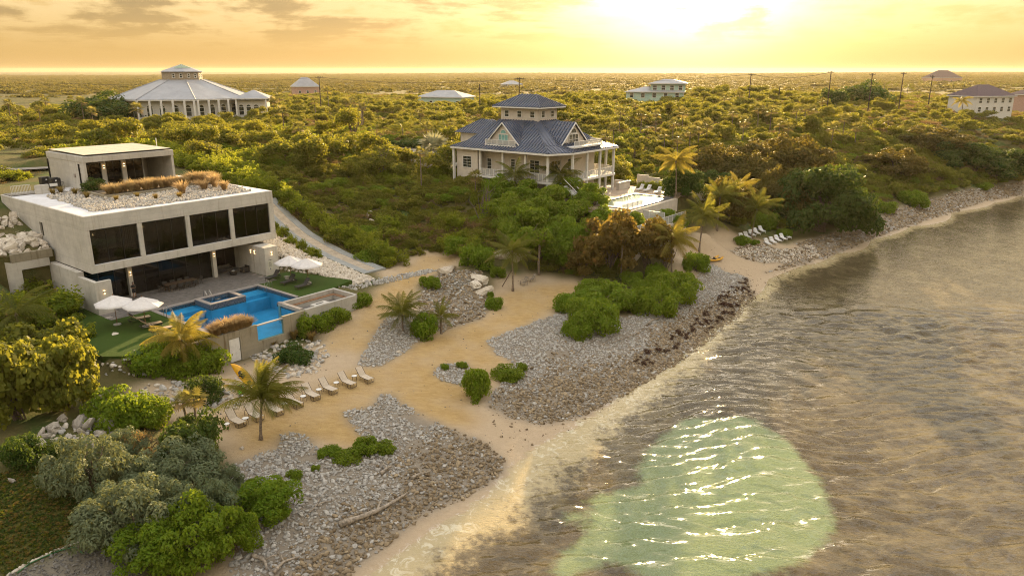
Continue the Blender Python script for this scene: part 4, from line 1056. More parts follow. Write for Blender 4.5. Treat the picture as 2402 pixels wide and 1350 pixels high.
for a in [(800,1240,958,1165,.21,'thick bleached driftwood log lying on brown cobbles'),(968,1128,1010,1105,.13,'short driftwood log near the cobble point'),(890,1112,922,1100,.14,'stubby driftwood piece beside low green creeper'),
          (720,1205,772,1155,.06,'thin driftwood pole leaning up from the big green bush'),(748,1190,782,1172,.06,'short pale driftwood stick beside thin leaning pole'),(640,1345,700,1308,.12,'bleached forked driftwood among pale cobbles at the bush edge'),(596,1305,632,1340,.14,'bent bleached driftwood limb against the green bush'),
          (1350,830,1408,792,.055,'slim driftwood pole below the round green bushes'),(1435,808,1562,752,.065,'long straight driftwood pole across the cobbles'),(1520,762,1545,748,.14,'broken driftwood stump by the green mound'),(1290,888,1312,865,.06,'forked grey driftwood on the pale cobbles'),(1296,965,1320,948,.05,'short driftwood stick near the wet cobbles'),(1405,812,1455,785,.05,'twiggy driftwood beside the long straight pole'),
          (1640,680,1652,662,.05,'small driftwood stick above the wrack line'),(1880,582,1950,600,.16,'dark driftwood log by the far sandbar')]: driftwood(*a)
# leaning stake that props the palm
q = gat(1178, 672); MB_ = thing('palm_stake', 'thin timber prop leaning against the coconut palm', 'stake', q)
qq = gat(1203, 682); dd = qq - q
MB().tube([(0,0,0),(dd.x*.9, dd.y*.9, 2.3)], .05, 6).part('pole', M['wood_dark'], MB_)
# white loungers, two rows
wl0 = make_lawn_lounger('white_paint', 'white lounger', 'white loungers on the far beach', 'white_paint', 35)
wpos = [(1741,562),(1752,558),(1763,553),(1774,549),(1786,544),(1800,574),(1812,570),(1824,566),(1836,562),(1846,558)]
dW = at(1850, 562, .9) - at(1815, 545, .9); WR = math.atan2(dW.y, dW.x) + math.pi
for k, p_ in enumerate(wpos):
    o = wl0 if k == 0 else copy_tree(wl0)
    place(o, gat(*p_), WR, 'white lounger in the row tucked behind the palm and its bush' if k < 5 else 'white lounger in the row bordering the pale cobble bank')
# ================================================================== blue-roofed house
HZ = 8.3
Hh = thing('blue_roof_house', 'cream two-storey beach house with blue metal roof, lantern tower and verandas', 'house', hou(0, 0, HZ), HAZ)
def hp(mb, name, mat, parent=None, **k):
    mt = M[mat] if isinstance(mat, str) else mat
    return mb.part(name, mt, Hh, loc=(0, 0, -HZ), **k) if parent is None else mb.part(name, mt, parent, **k)
M['blue_metal'] = simple('blue_metal_roof', (0.075, 0.092, 0.140), .42, .15, var=.10, scale=.5, spec=.6)
M['pane'] = simple('window_pane', (.055, .065, .062), .06, 0, var=.3, scale=.7, spec=.9)
M['aqua'] = simple('aqua_shutter', (.20, .42, .40), .5)
def flatpoly(pts): 
    return MB().add(pts, [tuple(range(len(pts)))])
def seams(mb, p00, p10, p01, p11, sp=.55, r=.055):
    """standing seams: straight ribs from the eave edge p00-p10 to the upper edge p01-p11"""
    p00, p10, p01, p11 = map(Vector, (p00, p10, p01, p11))
    e = p10 - p00; L_ = e.length; e.normalize()
    up = (p01 - p00) - e * (p01 - p00).dot(e); H_ = up.length; up.normalize(); nn = e.cross(up); 
    if nn.z < 0: nn = -nn
    s0, s1 = (p01 - p00).dot(e), (p11 - p00).dot(e)
    x = sp / 2
    while x < L_:
        top = H_
        if x < s0 and s0 > 1e-6: top = H_ * x / s0
        if x > s1 and L_ - s1 > 1e-6: top = min(top, H_ * (L_ - x) / (L_ - s1))
        if s0 < 0: pass
        if top > .15:
            a, b_ = p00 + e * x, p00 + e * x + up * top
            w_ = e * r
            mb.add([a - w_, a + w_, a + w_ + nn * .11, a - w_ + nn * .11, b_ - w_, b_ + w_, b_ + w_ + nn * .11, b_ - w_ + nn * .11], [(0,1,2,3),(7,6,5,4),(3,2,6,7),(0,3,7,4),(1,5,6,2)])
        x += sp
def roofring(lo, hi, name, parent=None):
    """hip ring between two corner loops, each face with seams"""
    n = len(lo); mb = MB(); sm = MB()
    for i in range(n):
        j = (i + 1) % n
        mb.add([lo[i], lo[j], hi[j], hi[i]], [(0,1,2,3)])
        seams(sm, lo[i], lo[j], hi[i], hi[j])
    r_ = hp(mb, name, 'blue_metal', parent)
    s_ = sm.part('standing_seams', M['blue_metal'], r_); s_['kind'] = 'stuff'
    for i in range(n): MB().tube([Vector(lo[i]) + Vector((0,0,.02)), Vector(hi[i]) + Vector((0,0,.02))], .09, 5).part('hip_cap', M['blue_metal'], r_)
    return r_
EZ = 15.3
eave = [(-.45,19.4,EZ),(-.45,.0,EZ),(3.5,-1.9,EZ),(16.4,-1.9,EZ),(17.4,.2,EZ),(17.4,19.4,EZ)]
mid = [(1.5,17.4,16.15),(1.5,1.9,16.15),(3.0,.9,16.15),(14.6,.9,16.15),(15.4,2.0,16.15),(15.4,17.4,16.15)]
top = [(6.9,15.0,19.35),(6.9,8.2,19.35),(7.5,7.3,19.35),(11.7,7.3,19.35),(12.2,8.0,19.35),(12.2,15.0,19.35)]
roofring(eave, mid, 'veranda_roof'); roofring(mid, top, 'main_roof')
fz = MB()
for i in range(6):
    a, b_ = Vector(eave[i]), Vector(eave[(i+1)%6]); 
    e = (b_-a).normalized(); nn = Vector((-e.y, e.x, 0)) * .06
    fz.add([a+Vector((0,0,-.02)), b_+Vector((0,0,-.02)), b_+Vector((0,0,-.30)), a+Vector((0,0,-.30)), a+nn+Vector((0,0,-.02)), b_+nn+Vector((0,0,-.02)), b_+nn+Vector((0,0,-.30)), a+nn+Vector((0,0,-.30))], [(0,1,2,3),(7,6,5,4),(0,4,5,1),(3,2,6,7)])
hp(fz, 'fascia', 'white_paint')
hp(flatpoly([(p[0], p[1], EZ - .06) for p in eave][::-1]), 'soffit', 'white_paint')
# tower
hp(B(7.0, 12.1, 7.4, 14.9, 19.0, 21.3), 'tower_wall', 'cream')
te = [(6.0,16.0,21.45),(6.0,6.3,21.45),(13.1,6.3,21.45),(13.1,16.0,21.45)]
tt = [(9.5,12.5,23.3),(9.5,9.8,23.3),(9.6,9.8,23.3),(9.6,12.5,23.3)]
roofring(te, tt, 'tower_roof')
hp(B(6.02, 13.08, 6.32, 15.98, 21.24, 21.42), 'tower_fascia', 'white_paint')
def window(x, y, z0, z1, w_, ax, nx=2, nz=3, arch=False, glassm='pane', parent=None, name='window', fr=.09):
    """ax 0: wall faces -a (window spans b); ax 1: wall faces -b (spans a)"""
    def bx(c0, c1, d0, d1, za, zb):
        return (x - d1, x - d0, y + c0, y + c1, za, zb) if ax == 0 else (x + c0, x + c1, y - d1, y - d0, za, zb)
    h = w_ / 2
    f = MB()
    for a in [(-h, h, 0, .07, z1 - fr, z1), (-h, h, 0, .10, z0, z0 + fr), (-h, -h + fr, 0, .07, z0 + fr, z1 - fr), (h - fr, h, 0, .07, z0 + fr, z1 - fr)]: f.box(*bx(*a))
    o = hp(f, name, 'white_paint')
    g = MB(); 
    for i in range(nx):
        c0 = -h + fr + (w_ - 2*fr) * i / nx; c1 = -h + fr + (w_ - 2*fr) * (i+1) / nx
        MB().box(*bx(c0 + .02, c1 - .02, .01, .03, z0 + fr, z1 - fr)).part('pane', M[glassm], o)
        if i: g.box(*bx(c0 - .02, c0 + .02, .02, .06, z0 + fr, z1 - fr))
    for k in range(1, nz):
        zz = z0 + fr + (z1 - z0 - 2*fr) * k / nz; g.box(*bx(-h + fr, h - fr, .031, .055, zz - .018, zz + .018))
    if g.v: g.part('glazing_bar', M['white_paint'], o)
    if arch:
        n = 12; v = [bx(0,0,.04,.04,0,0)[0:6]]
        pts = [(math.cos(math.pi*i/n)*h*.55, math.sin(math.pi*i/n)*h*.55) for i in range(n+1)]
        def P3(c, z, d): return (x - d, y + c, z) if ax == 0 else (x + c, y - d, z)
        zb = z1 + .08
        mb = MB().add([P3(c, zb + s, .03) for c, s in pts], [tuple(range(n+1))]); mb.part('fanlight', M[glassm], o)
        ring = MB().tube([P3(c*1.06, zb + s*1.06, .04) for c, s in pts] , .05, 5); ring.tube([P3(-h*.58, zb, .04), P3(h*.58, zb, .04)], .05, 5); ring.part('arch_frame', M['white_paint'], o)
    return o
for y in (8.5, 11.1, 13.7): window(7.0, y, 19.75, 20.85, 1.0, 0, 1, 2)
for x in (8.3, 10.8): window(x, 7.4, 19.75, 20.85, 1.0, 1, 1, 2)
# gables
def gable(ax, c, d0, d1, w_, z0, z1, over):
    """gable end at depth d0, ridge running inwards to d1"""
    T = (lambda s, d, z: (d, c + s, z)) if ax == 0 else (lambda s, d, z: (c + s, d, z))
    h = w_ / 2
    hp(MB().add([T(-h+.2, d0, z0), T(h-.2, d0, z0), T(0, d0, z1 - .2), T(-h+.2, d0+.2, z0), T(h-.2, d0+.2, z0), T(0, d0+.2, z1-.2)], [(0,1,2),(5,4,3),(0,3,4,1)]), 'gable_wall', 'cream')
    for s in (-1, 1):
        lo0, lo1, hi0, hi1 = T(s*h, d0 - over, z0 - .05), T(s*h, d1*.55+d0*.45, z0 - .05), T(0, d0 - over, z1), T(0, d1, z1)
        r_ = hp(MB().add([lo0, lo1, hi1, hi0], [(0,1,2,3)]), 'gable_roof', 'blue_metal')
        sm = MB(); seams(sm, lo0, lo1, hi0, hi1); s_ = sm.part('standing_seams', M['blue_metal'], r_); s_['kind'] = 'stuff'
        a, b_ = Vector(lo0), Vector(hi0); dn = Vector((0,0,-.22))
        off = Vector(T(0, .08, 0)) - Vector(T(0, 0, 0))
        MB().add([a, b_, b_+dn, a+dn, a-off, b_-off, b_-off+dn, a-off+dn], [(0,1,2,3),(7,6,5,4),(0,4,5,1),(3,2,6,7),(0,3,7,4)]).part('barge_board', M['white_paint'], r_)
gable(0, 9.95, 1.5, 7.6, 7.3, 15.85, 19.35, .35)
gable(1, 7.8, 1.2, 7.8, 8.0, 15.95, 19.4, .35)
window(1.48, 9.95, 15.95, 17.55, 2.0, 0, 3, 1, True, 'aqua')
window(7.8, 1.18, 15.95, 17.65, 2.6, 1, 3, 2, True)
def glassrail(x0, y0, x1, y1, z, h=1.05, n=5, parent=None, name='balustrade', mat='white_paint', local=True):
    a, b_ = Vector((x0, y0, z)), Vector((x1, y1, z)); d = b_ - a; e = d.normalized()
    top = MB().tube([a + Vector((0,0,h)), b_ + Vector((0,0,h))], .035, 6).tube([a + Vector((0,0,.12)), b_ + Vector((0,0,.12))], .025, 6)
    r_ = hp(top, name, mat)
    for i in range(n + 1):
        p = a + d * (i / n); MB().box(p.x-.03, p.x+.03, p.y-.03, p.y+.03, z, z + h).part('post', M[mat], r_)
        if i < n:
            q = a + d * ((i+1) / n); nn = Vector((-e.y, e.x, 0)) * .006
            p2, q2 = p + e * .05, q - e * .05
            MB().add([p2+nn+Vector((0,0,.16)), q2+nn+Vector((0,0,.16)), q2+nn+Vector((0,0,h-.06)), p2+nn+Vector((0,0,h-.06)), p2-nn+Vector((0,0,.16)), q2-nn+Vector((0,0,.16)), q2-nn+Vector((0,0,h-.06)), p2-nn+Vector((0,0,h-.06))], [(0,1,2,3),(7,6,5,4),(0,4,5,1),(1,5,6,2),(2,6,7,3),(3,7,4,0)]).part('panel', M['rail_glass'], r_)
    return r_
m, t, b, o = newmat('frosted_rail'); b.inputs['Base Color'].default_value = (.62,.62,.60,1); b.inputs['Roughness'].default_value = .35
tr_ = t.n('ShaderNodeBsdfTransparent'); mx_ = t.n('ShaderNodeMixShader'); mx_.inputs[0].default_value = .45
t.l(tr_.outputs[0], mx_.inputs[1]); t.l(b.outputs[0], mx_.inputs[2]); t.l(mx_.outputs[0], o.inputs[0]); M['rail_glass'] = m
hp(B(.6, 1.5, 6.9, 13.0, 15.7, 15.95), 'gable_balcony', 'white_paint'); glassrail(.65, 7.0, .65, 12.9, 15.95, .75, 5)
hp(B(4.6, 12.4, -1.2, 1.0, 15.75, 15.98), 'gable_balcony', 'white_paint'); glassrail(4.7, -1.1, 12.3, -1.1, 15.98, .75, 6); glassrail(12.3, -1.1, 12.3, .9, 15.98, .75, 2)
# walls
hp(B(2.2, 15.6, 2.2, 18.8, HZ, 15.24), 'wall', 'cream')
hp(B(.45, 2.2, 14.4, 18.85, HZ, 15.22), 'wall', 'cream')
for (y, w_) in ((16.6, 1.9),): window(.45, y, 12.0, 13.9, w_, 0, 2, 4)
for y, w_, z0, z1, nx in ((8.6, .95, 12.1, 13.8, 1), (4.4, 1.9, 11.9, 13.9, 2), (13.4, 1.0, 11.15, 13.6, 1)): window(2.2, y, z0, z1, w_, 0, nx, 4)
for y in (4.4, 8.4): window(2.2, y, 9.0, 10.3, 1.3, 0, 2, 2)
for x, w_, z0, z1, nx in ((4.6, 2.6, 11.15, 13.8, 3), (8.7, 1.8, 11.9, 13.8, 2)): window(x, 2.2, z0, z1, w_, 1, nx, 4)
window(8.6, 2.2, 9.6, 10.6, 1.8, 1, 2, 2)
# balcony slab, columns
hp(MB().prism([(.3,14.4),(.3,.2),(3.7,-1.6),(16.0,-1.6),(16.9,.4),(16.9,6),(15.6,6),(15.6,2.2),(2.2,2.2),(2.2,14.4)], 10.72, 11.05), 'balcony_floor', 'white_paint')
cols = [(.55,13.9),(.55,9.3),(.55,4.9),(.55,.75),(3.95,-1.35),(7.9,-1.35),(11.6,-1.35),(15.7,-1.35),(16.6,.6),(16.6,5.6)]
for x, y in cols:
    hp(B(x-.17, x+.17, y-.17, y+.17, 11.05, 15.22), 'column', 'white_paint', bevel=.03)
    hp(B(x-.17, x+.17, y-.17, y+.17, HZ, 10.72), 'column', 'white_paint', bevel=.03)
for i in range(len(cols) - 1):
    (xa, ya), (xb, yb) = cols[i], cols[i+1]
    d = Vector((xb-xa, yb-ya)).normalized()*.2
    glassrail(xa+d.x, ya+d.y, xb-d.x, yb-d.y, 11.05, 1.08, 5 if i != 3 else 3)
# stair to the garden
st = MB()
for i in range(12): st.box(2.0 - 1.2, 2.0, -2.0 - .28*(i+1), -2.0 - .28*i, 10.7 - .2*(i+1), 10.7 - .2*i)
hp(st, 'stair', 'white_paint')
for x in (.8, 2.0): hp(MB().tube([(x, -1.9, 11.8), (x, -5.3, 9.3), (x, -5.6, 9.3)], .05, 6).tube([(x, -5.3, 8.3), (x, -5.3, 9.3)], .05, 6), 'stair_rail', 'white_paint')
# rear garage wing
hp(B(11.5, 17.5, 20.5, 28.0, HZ + 2, 16.3), 'garage_wing', 'cream')
roofring([(10.8,28.8,16.4),(10.8,19.8,16.4),(18.2,19.8,16.4),(18.2,28.8,16.4)], [(14.4,25.5,18.6),(14.4,23.2,18.6),(14.6,23.2,18.6),(14.6,25.5,18.6)], 'garage_roof')
hp(B(-.2, .15, 18.9, 19.2, HZ, 15.2), 'column', 'white_paint'); 
# ---- terrace, pool, walls
dk = tag(link('pool_deck', MB().prism([(-1.5,-6),(1.0,-13.0),(14.8,-13.0),(21,-12.6),(21.3,-1),(20,2),(.3,2),(.3,-4)], HZ - .6, HZ).mesh('pool_deck', simple('deck_pavers', (.50,.39,.28), .8, var=.1, scale=1.5)), loc=hou(0,0,0), rot=(0,0,HAZ)), kind='structure', label='pale paved pool deck of the blue-roofed house')
hp2 = thing('plunge_pool', 'rectangular pool mirroring the bright sky below the blue-roofed house', 'pool', hou(0, 0, HZ), HAZ)
def Bh(x0, x1, y0, y1, z0, z1): return MB().box(x0, x1, y0, y1, z0 - HZ, z1 - HZ)
Bh(1.6, 14.2, -12.6, -6.4, HZ + .002, HZ + .05).part('basin', simple('dark_basin', (.03,.035,.04), .4), hp2)
MB().add([(1.9,-12.3,.06),(13.9,-12.3,.06),(13.9,-6.7,.06),(1.9,-6.7,.06)], [(0,1,2,3)]).part('water', watermat('dark_pool_water', (.25,.3,.32), 1.2, .006, .01), hp2)
for a in [(1.4,14.4,-6.7,-6.3),(1.4,1.9,-12.6,-6.7),(13.9,14.4,-12.6,-6.7),(1.4,14.4,-12.95,-12.3)]: Bh(*a, HZ + .02, HZ + .14).part('coping', M['tile_blue'] if a[1]-a[0] > 2 else M['coping'], hp2)
for s in (-.25,.25): MB().tube([(13.0+s,-6.2,.05),(13.0+s,-6.3,.9),(13.0+s,-6.7,.95),(13.0+s,-7.0,-.1)], .03, 6).part('ladder_rail', M['steel'], hp2, True)
def wallthing(name, poly_pts, z0, z1, mat, label, fr_=hou, az_=HAZ, cat='wall', group=None):
    o = thing(name, label, cat, fr_(0, 0, 0), az_, group)
    MB().prism(poly_pts, z0, z1).part('wall_face', M[mat], o, bevel=.02)
    (x0, y0), (x1, y1) = poly_pts[0], poly_pts[2]
    return o
wallthing('retaining_wall', [(-1.6,-13.5),(14.8,-13.5),(14.8,-13.05),(-1.6,-13.05)], 3.2, HZ - .02, 'cream', 'tall cream retaining wall below the pool deck')
wallthing('retaining_wall', [(-4.5,-17.2),(10.5,-17.2),(10.5,-16.8),(-4.5,-16.8)], 2.2, 6.2, 'cream', 'lower cream retaining wall with glass fence above the beach')
tag(link('lower_terrace', MB().prism([(-4.4,-16.8),(10.4,-16.8),(10.4,-13.5),(-4.4,-13.5)], 5.2, 5.9).mesh('lower_terrace', M['concrete_plain']), loc=hou(0,0,0), rot=(0,0,HAZ)), kind='structure', label='narrow lower terrace between two retaining walls')
def fence_thing(x0, y0, x1, y1, z, h, n, label):
    global Hh
    f = thing('glass_fence', label, 'fence', hou(x0, y0, z), HAZ, 'glass pool fences')
    old = Hh
    a, b_ = Vector((0,0,0)), Vector((x1-x0, y1-y0, 0)); d = b_ - a; e = d.normalized(); nn = Vector((-e.y, e.x, 0)) * .006
    MB().tube([(0,0,h), (d.x, d.y, h)], .035, 6).part('top_rail', M['white_paint'], f)
    for i in range(n + 1):
        p = d * (i / n); B(p.x-.03, p.x+.03, p.y-.03, p.y+.03, 0, h).part('post', M['white_paint'], f)
        if i < n:
            q = d * ((i+1)/n); p2, q2 = p + e*.05, q - e*.05; U = Vector((0,0,.1)); T_ = Vector((0,0,h-.05))
            MB().add([p2+nn+U, q2+nn+U, q2+nn+T_, p2+nn+T_, p2-nn+U, q2-nn+U, q2-nn+T_, p2-nn+T_], [(0,1,2,3),(7,6,5,4),(0,4,5,1),(1,5,6,2),(2,6,7,3),(3,7,4,0)]).part('panel', M['rail_glass'], f)
fence_thing(-4.3, -17.0, 10.3, -17.0, 6.2, 1.15, 11, 'long glass fence on the lower retaining wall over the beach')
fence_thing(-1.4, -13.3, 4.0, -13.3, HZ, 1.15, 4, 'short glass fence on the upper wall beside the pool')
fence_thing(4.0, -13.3, 4.0, -16.9, 6.9, 1.1, 3, 'glass fence running down between the two retaining walls')
# outdoor bar, planter walls, deck loungers
bar = thing('outdoor_bar', 'cream L-shaped outdoor bar beside the house columns', 'bar', hou(17.6, -2.2, HZ), HAZ)
B(-1.6, 1.8, -.3, .3, 0, 1.15).part('counter', M['cream'], bar, bevel=.02); B(1.2, 1.8, .3, 2.4, 0, 1.15).part('counter', M['cream'], bar, bevel=.02)
B(-1.75, 1.95, -.42, .32, 1.153, 1.22).part('countertop', M['white_paint'], bar)
for i in range(6):
    x0 = 20.6 + i * 1.05; zt = 10.2 - i * .28
    if i == 0: gw_ = thing('garden_wall', 'stepped pale garden wall behind the pool hedge', 'wall', hou(0, 0, 0), HAZ)
    MB().box(22.2, 22.5, -2.2 - i*2.1 - 2.1, -2.2 - i*2.1, 6.5, zt).part('wall_section', M['cream'], gw_, bevel=.01)
dl0 = make_lawn_lounger('white_paint', 'white slatted deck lounger by the mirror pool', 'white loungers on the pool deck', 'white_paint', 50)
for s in range(3): 
    pass
for k, (x, y) in enumerate([(17.6,-5.4),(17.7,-6.7),(16.9,-9.0),(17.0,-10.2)]):
    o = dl0 if k == 0 else copy_tree(dl0)
    place(o, hou(x, y, HZ), HAZ + R(-4 + 3*k), 'white deck lounger in the pair nearer the house beside the mirror pool' if k < 2 else 'white deck lounger in the pair farther from the house beside the mirror pool')
# dining set on the deck
for k, (x, y, lb) in enumerate([(9.5,-3.6,'white patio table under the veranda corner, with white chairs'),(2.6,-4.8,'white bistro table near the pool corner')]):
    t_ = thing('patio_table', lb, 'table', hou(x, y, HZ), 0)
    MB().cyl(0,0,.70,.74,.55,16).part('top', M['white_paint'], t_); MB().cyl(0,0,0,.70,.05,8).part('stem', M['white_paint'], t_); MB().cyl(0,0,0,.04,.3,12).part('foot', M['white_paint'], t_)
def white_chair():
    c = thing('patio_chair', 'white metal patio chair', 'chair', group='white patio chairs')
    MB().cyl(0,0,.43,.46,.22,10).part('seat', M['white_paint'], c)
    for a in (45,135,225,315): MB().tube([(.24*math.cos(R(a)),.24*math.sin(R(a)),0),(.17*math.cos(R(a)),.17*math.sin(R(a)),.43)], .018, 5).part('leg', M['white_paint'], c)
    MB().tube([(-.2,.15,.45),(-.22,.24,.8),(0,.28,.95),(.22,.24,.8),(.2,.15,.45)], .02, 5).tube([(0,.2,.45),(0,.28,.95)], .018, 5).part('backrest', M['white_paint'], c)
    return c
wc0 = white_chair()
for k in range(6):
    cx_, cy_ = ((9.5,-3.6) if k < 4 else (2.6,-4.8)); a = R(90*k + 20)
    o = wc0 if k == 0 else copy_tree(wc0)
    place(o, hou(cx_ + .85*math.cos(a), cy_ + .85*math.sin(a), HZ), HAZ + a - R(90), 'white metal patio chair around the table under the veranda' if k < 4 else 'white metal patio chair at the bistro table')
# parked pickup in the carport
pk = thing('pickup_truck', 'white pickup truck parked behind the house corner post', 'pickup', hou(7.5, 22.6, gz(*hou(7.5, 22.6)[:2])), HAZ + R(90))
MB().prism([(-2.6,-.9),(2.6,-.9),(2.6,.9),(-2.6,.9)], .45, 1.0).part('body', M['white_paint'], pk, bevel=.06)
MB().add([(-.9,-.85,1.0),(1.4,-.85,1.0),(.9,-.75,1.75),(-.7,-.75,1.75),(-.9,.85,1.0),(1.4,.85,1.0),(.9,.75,1.75),(-.7,.75,1.75)], [(0,1,2,3),(7,6,5,4),(3,2,6,7),(0,3,7,4),(1,5,6,2)]).part('cab', M['white_paint'], pk)
B(-.6,.8,-.86,-.82,1.1,1.62).part('side_window', M['pane'], pk)
for x in (-1.7, 1.7):
    for y in (-.85,.85): MB().tube([(x,y-.1,.38),(x,y+.1,.38)], .38, 14).part('wheel', M['black'], pk)

# ================================================================== path, road, low concrete slabs
pm = simple('path_concrete', (.30,.31,.30), .85, var=.08, scale=1.2)
pth = tag(link('path', bpy.data.meshes.new('path')), kind='structure', label='sloping concrete path beside the villa hedge')
prof = [(-8.6,3.08),(-5,3.5),(-1.6,4.0),(2,4.7),(5.7,5.45),(8,6.25),(10,7.15),(12,8.2),(14,9.35)]
v, f = [], []
for (y, z) in prof:
    for x in (27.6, 30.6):
        q = vil(x + .02 * max(0, y), y); v.append((q.x, q.y, max(z, max(gz(*vil(xx, y)[:2]) for xx in (27.7, 29, 30.4))) + .05))
for i in range(len(prof) - 1): f.append((2*i, 2*i+1, 2*i+3, 2*i+2))
pth.data.from_pydata(v, [], f); pth.data.materials.append(simple('sandy_path', (.44,.37,.28), .9, var=.12, scale=1.5))
kb = MB()
zp = [v[2*i][2] for i in range(len(prof))]
for xa, xb, nm in ((27.3, 28.35, 'edge_slab'), (29.75, 30.8, 'edge_slab')):
    mb = MB()
    for i in range(len(prof) - 1):
        (ya, _), (yb, _) = prof[i], prof[i+1]
        c = [vil(xa + .02*max(0,ya), ya, zp[i]+.035), vil(xb + .02*max(0,ya), ya, zp[i]+.035), vil(xb + .02*max(0,yb), yb, zp[i+1]+.035), vil(xa + .02*max(0,yb), yb, zp[i+1]+.035)]
        mb.add(c + [p - Vector((0,0,.35)) for p in c], [(0,1,2,3),(0,4,5,1),(1,5,6,2),(2,6,7,3),(3,7,4,0)])
    mb.part(nm, pm, pth)
c = [vil(27.3,-8.9,zp[0]+.036), vil(30.8,-8.9,zp[0]+.036), vil(30.8,-7.9,zp[0]+.04), vil(27.3,-7.9,zp[0]+.04)]
MB().add(c + [p - Vector((0,0,.35)) for p in c], [(0,1,2,3),(0,4,5,1),(1,5,6,2),(2,6,7,3),(3,7,4,0)]).part('edge_slab', pm, pth)
def strip(name, pts, w_, mat, label):
    """road along photo points"""
    P3 = [gat(*p) for p in pts]; v, f = [], []
    fine = []
    for i in range(len(P3)-1):
        for s in range(8): fine.append(P3[i].lerp(P3[i+1], s/8))
    fine.append(P3[-1])
    for i, p in enumerate(fine):
        d = (fine[min(i+1, len(fine)-1)] - fine[max(i-1,0)]); d.z = 0; d.normalize(); n_ = Vector((-d.y, d.x, 0))
        zz = float(np.median([gz(p.x + n_.x*w_*s, p.y + n_.y*w_*s) for s in (-.5,-.25,0,.25,.5)])) + .10
        for s in (-.5, .5): q = p + n_*w_*s; v.append((q.x, q.y, zz))
    for i in range(len(fine)-1): f.append((2*i, 2*i+1, 2*i+3, 2*i+2))
    return tag(link(name, MB().add(v, f).mesh(name, M[mat])), kind='structure', label=label), fine
ROAD, ROADPTS = strip('road', [(-60,392),(40,396),(120,392),(420,372),(560,368),(640,360),(760,352),(930,348),(1010,336)], 5.0, 'asphalt', 'pale asphalt lane behind the villa')
DRIVE, DRIVEPTS = strip('driveway', [(930,340),(965,362),(985,378),(1040,392)], 6.0, 'asphalt', 'pale driveway of the blue-roofed house')
# ================================================================== neighbouring houses
M['white_wall'] = simple('white_stucco', (.66,.64,.60), .85, var=.05)
M['grey_metal'] = simple('grey_metal_roof', (.34,.35,.375), .5, .1, var=.07, scale=.3)
M['mint'] = simple('mint_stucco', (.44,.60,.52), .85, var=.08)
M['purple_tile'] = simple('dark_tile_roof', (.11,.075,.085), .8, var=.15)
M['pink_wall'] = simple('pink_stucco', (.52,.33,.27), .85, var=.08)
def gat_h(u, v, h):
    """place on the ground whose point h metres above it is seen at a photo pixel"""
    d = ray(u, v); t = np.concatenate([np.linspace(28, 500, 2500), np.geomspace(501, 6000, 900)])
    p = d[None] * t[:, None]; dz = CZ + p[:, 2] - ground(p[:, 0], p[:, 1]) - h
    k = int(np.argmax(dz < 0)) if (dz < 0).any() else len(t) - 1
    q = p[k]; return Vector((q[0], q[1], float(ground(q[0], q[1])[0])))
def win_simple(parent, x, y, z, w_, h, nx_, ny_, arch=False, glassm='pane'):
    """framed window on a wall whose outward normal is (nx_, ny_)"""
    e = Vector((-ny_, nx_, 0)); n_ = Vector((nx_, ny_, 0)); c = Vector((x, y, z))
    def quad(w0, w1, h0, h1, d0, d1, mb):
        P8 = [c + e*a + Vector((0,0,b_)) + n_*d for d in (d0, d1) for a, b_ in ((w0,h0),(w1,h0),(w1,h1),(w0,h1))]
        mb.add(P8, [(0,1,2,3),(7,6,5,4),(0,4,5,1),(1,5,6,2),(2,6,7,3),(3,7,4,0)])
    f = MB(); quad(-w_/2-.12, w_/2+.12, -.12, 0, 0, .08, f); quad(-w_/2-.12, w_/2+.12, h, h+.12, 0, .08, f); quad(-w_/2-.12, -w_/2, 0, h, 0, .08, f); quad(w_/2, w_/2+.12, 0, h, 0, .08, f)
    wn = f.part('window', M['white_paint'], parent)
    g = MB(); quad(-w_/2, w_/2, 0, h, .01, .04, g); g.part('pane', M[glassm], wn)
    b2 = MB(); quad(-w_/2, w_/2, h*.5-.04, h*.5+.04, .045, .06, b2); b2.part('glazing_bar', M['white_paint'], wn)
    if arch:
        n = 8; pts = [c + e*(math.cos(math.pi*i/n)*w_/2) + Vector((0,0,h+.12+math.sin(math.pi*i/n)*w_/2)) + n_*.04 for i in range(n+1)]
        MB().add(pts, [tuple(range(n+1))]).part('fanlight', M[glassm], wn)
        MB().tube([p + n_*.03 for p in pts], .07, 5).part('arch_frame', M['white_paint'], wn)
def hiproof(parent, x0, x1, y0, y1, z0, z1, mat, over=.6, name='roof'):
    x0 -= over; x1 += over; y0 -= over; y1 += over
    w_ = min(x1-x0, y1-y0)/2
    if x1-x0 > y1-y0: r0, r1 = (x0+w_, (y0+y1)/2, z1), (x1-w_+.01, (y0+y1)/2, z1); F = [(0,1,5,4),(1,2,5),(2,3,4,5),(3,0,4)]
    else: r0, r1 = ((x0+x1)/2, y0+w_, z1), ((x0+x1)/2, y1-w_+.01, z1); F = [(0,1,4),(1,2,5,4),(2,3,5),(3,0,4,5)]
    o = MB().add([(x0,y0,z0),(x1,y0,z0),(x1,y1,z0),(x0,y1,z0),r0,r1], F + [(3,2,1,0)]).part(name, M[mat], parent)
    MB().box(x0+.02, x1-.02, y0+.02, y1-.02, z0-.28, z0-.01).part('fascia', M['white_paint'], o)
    return o
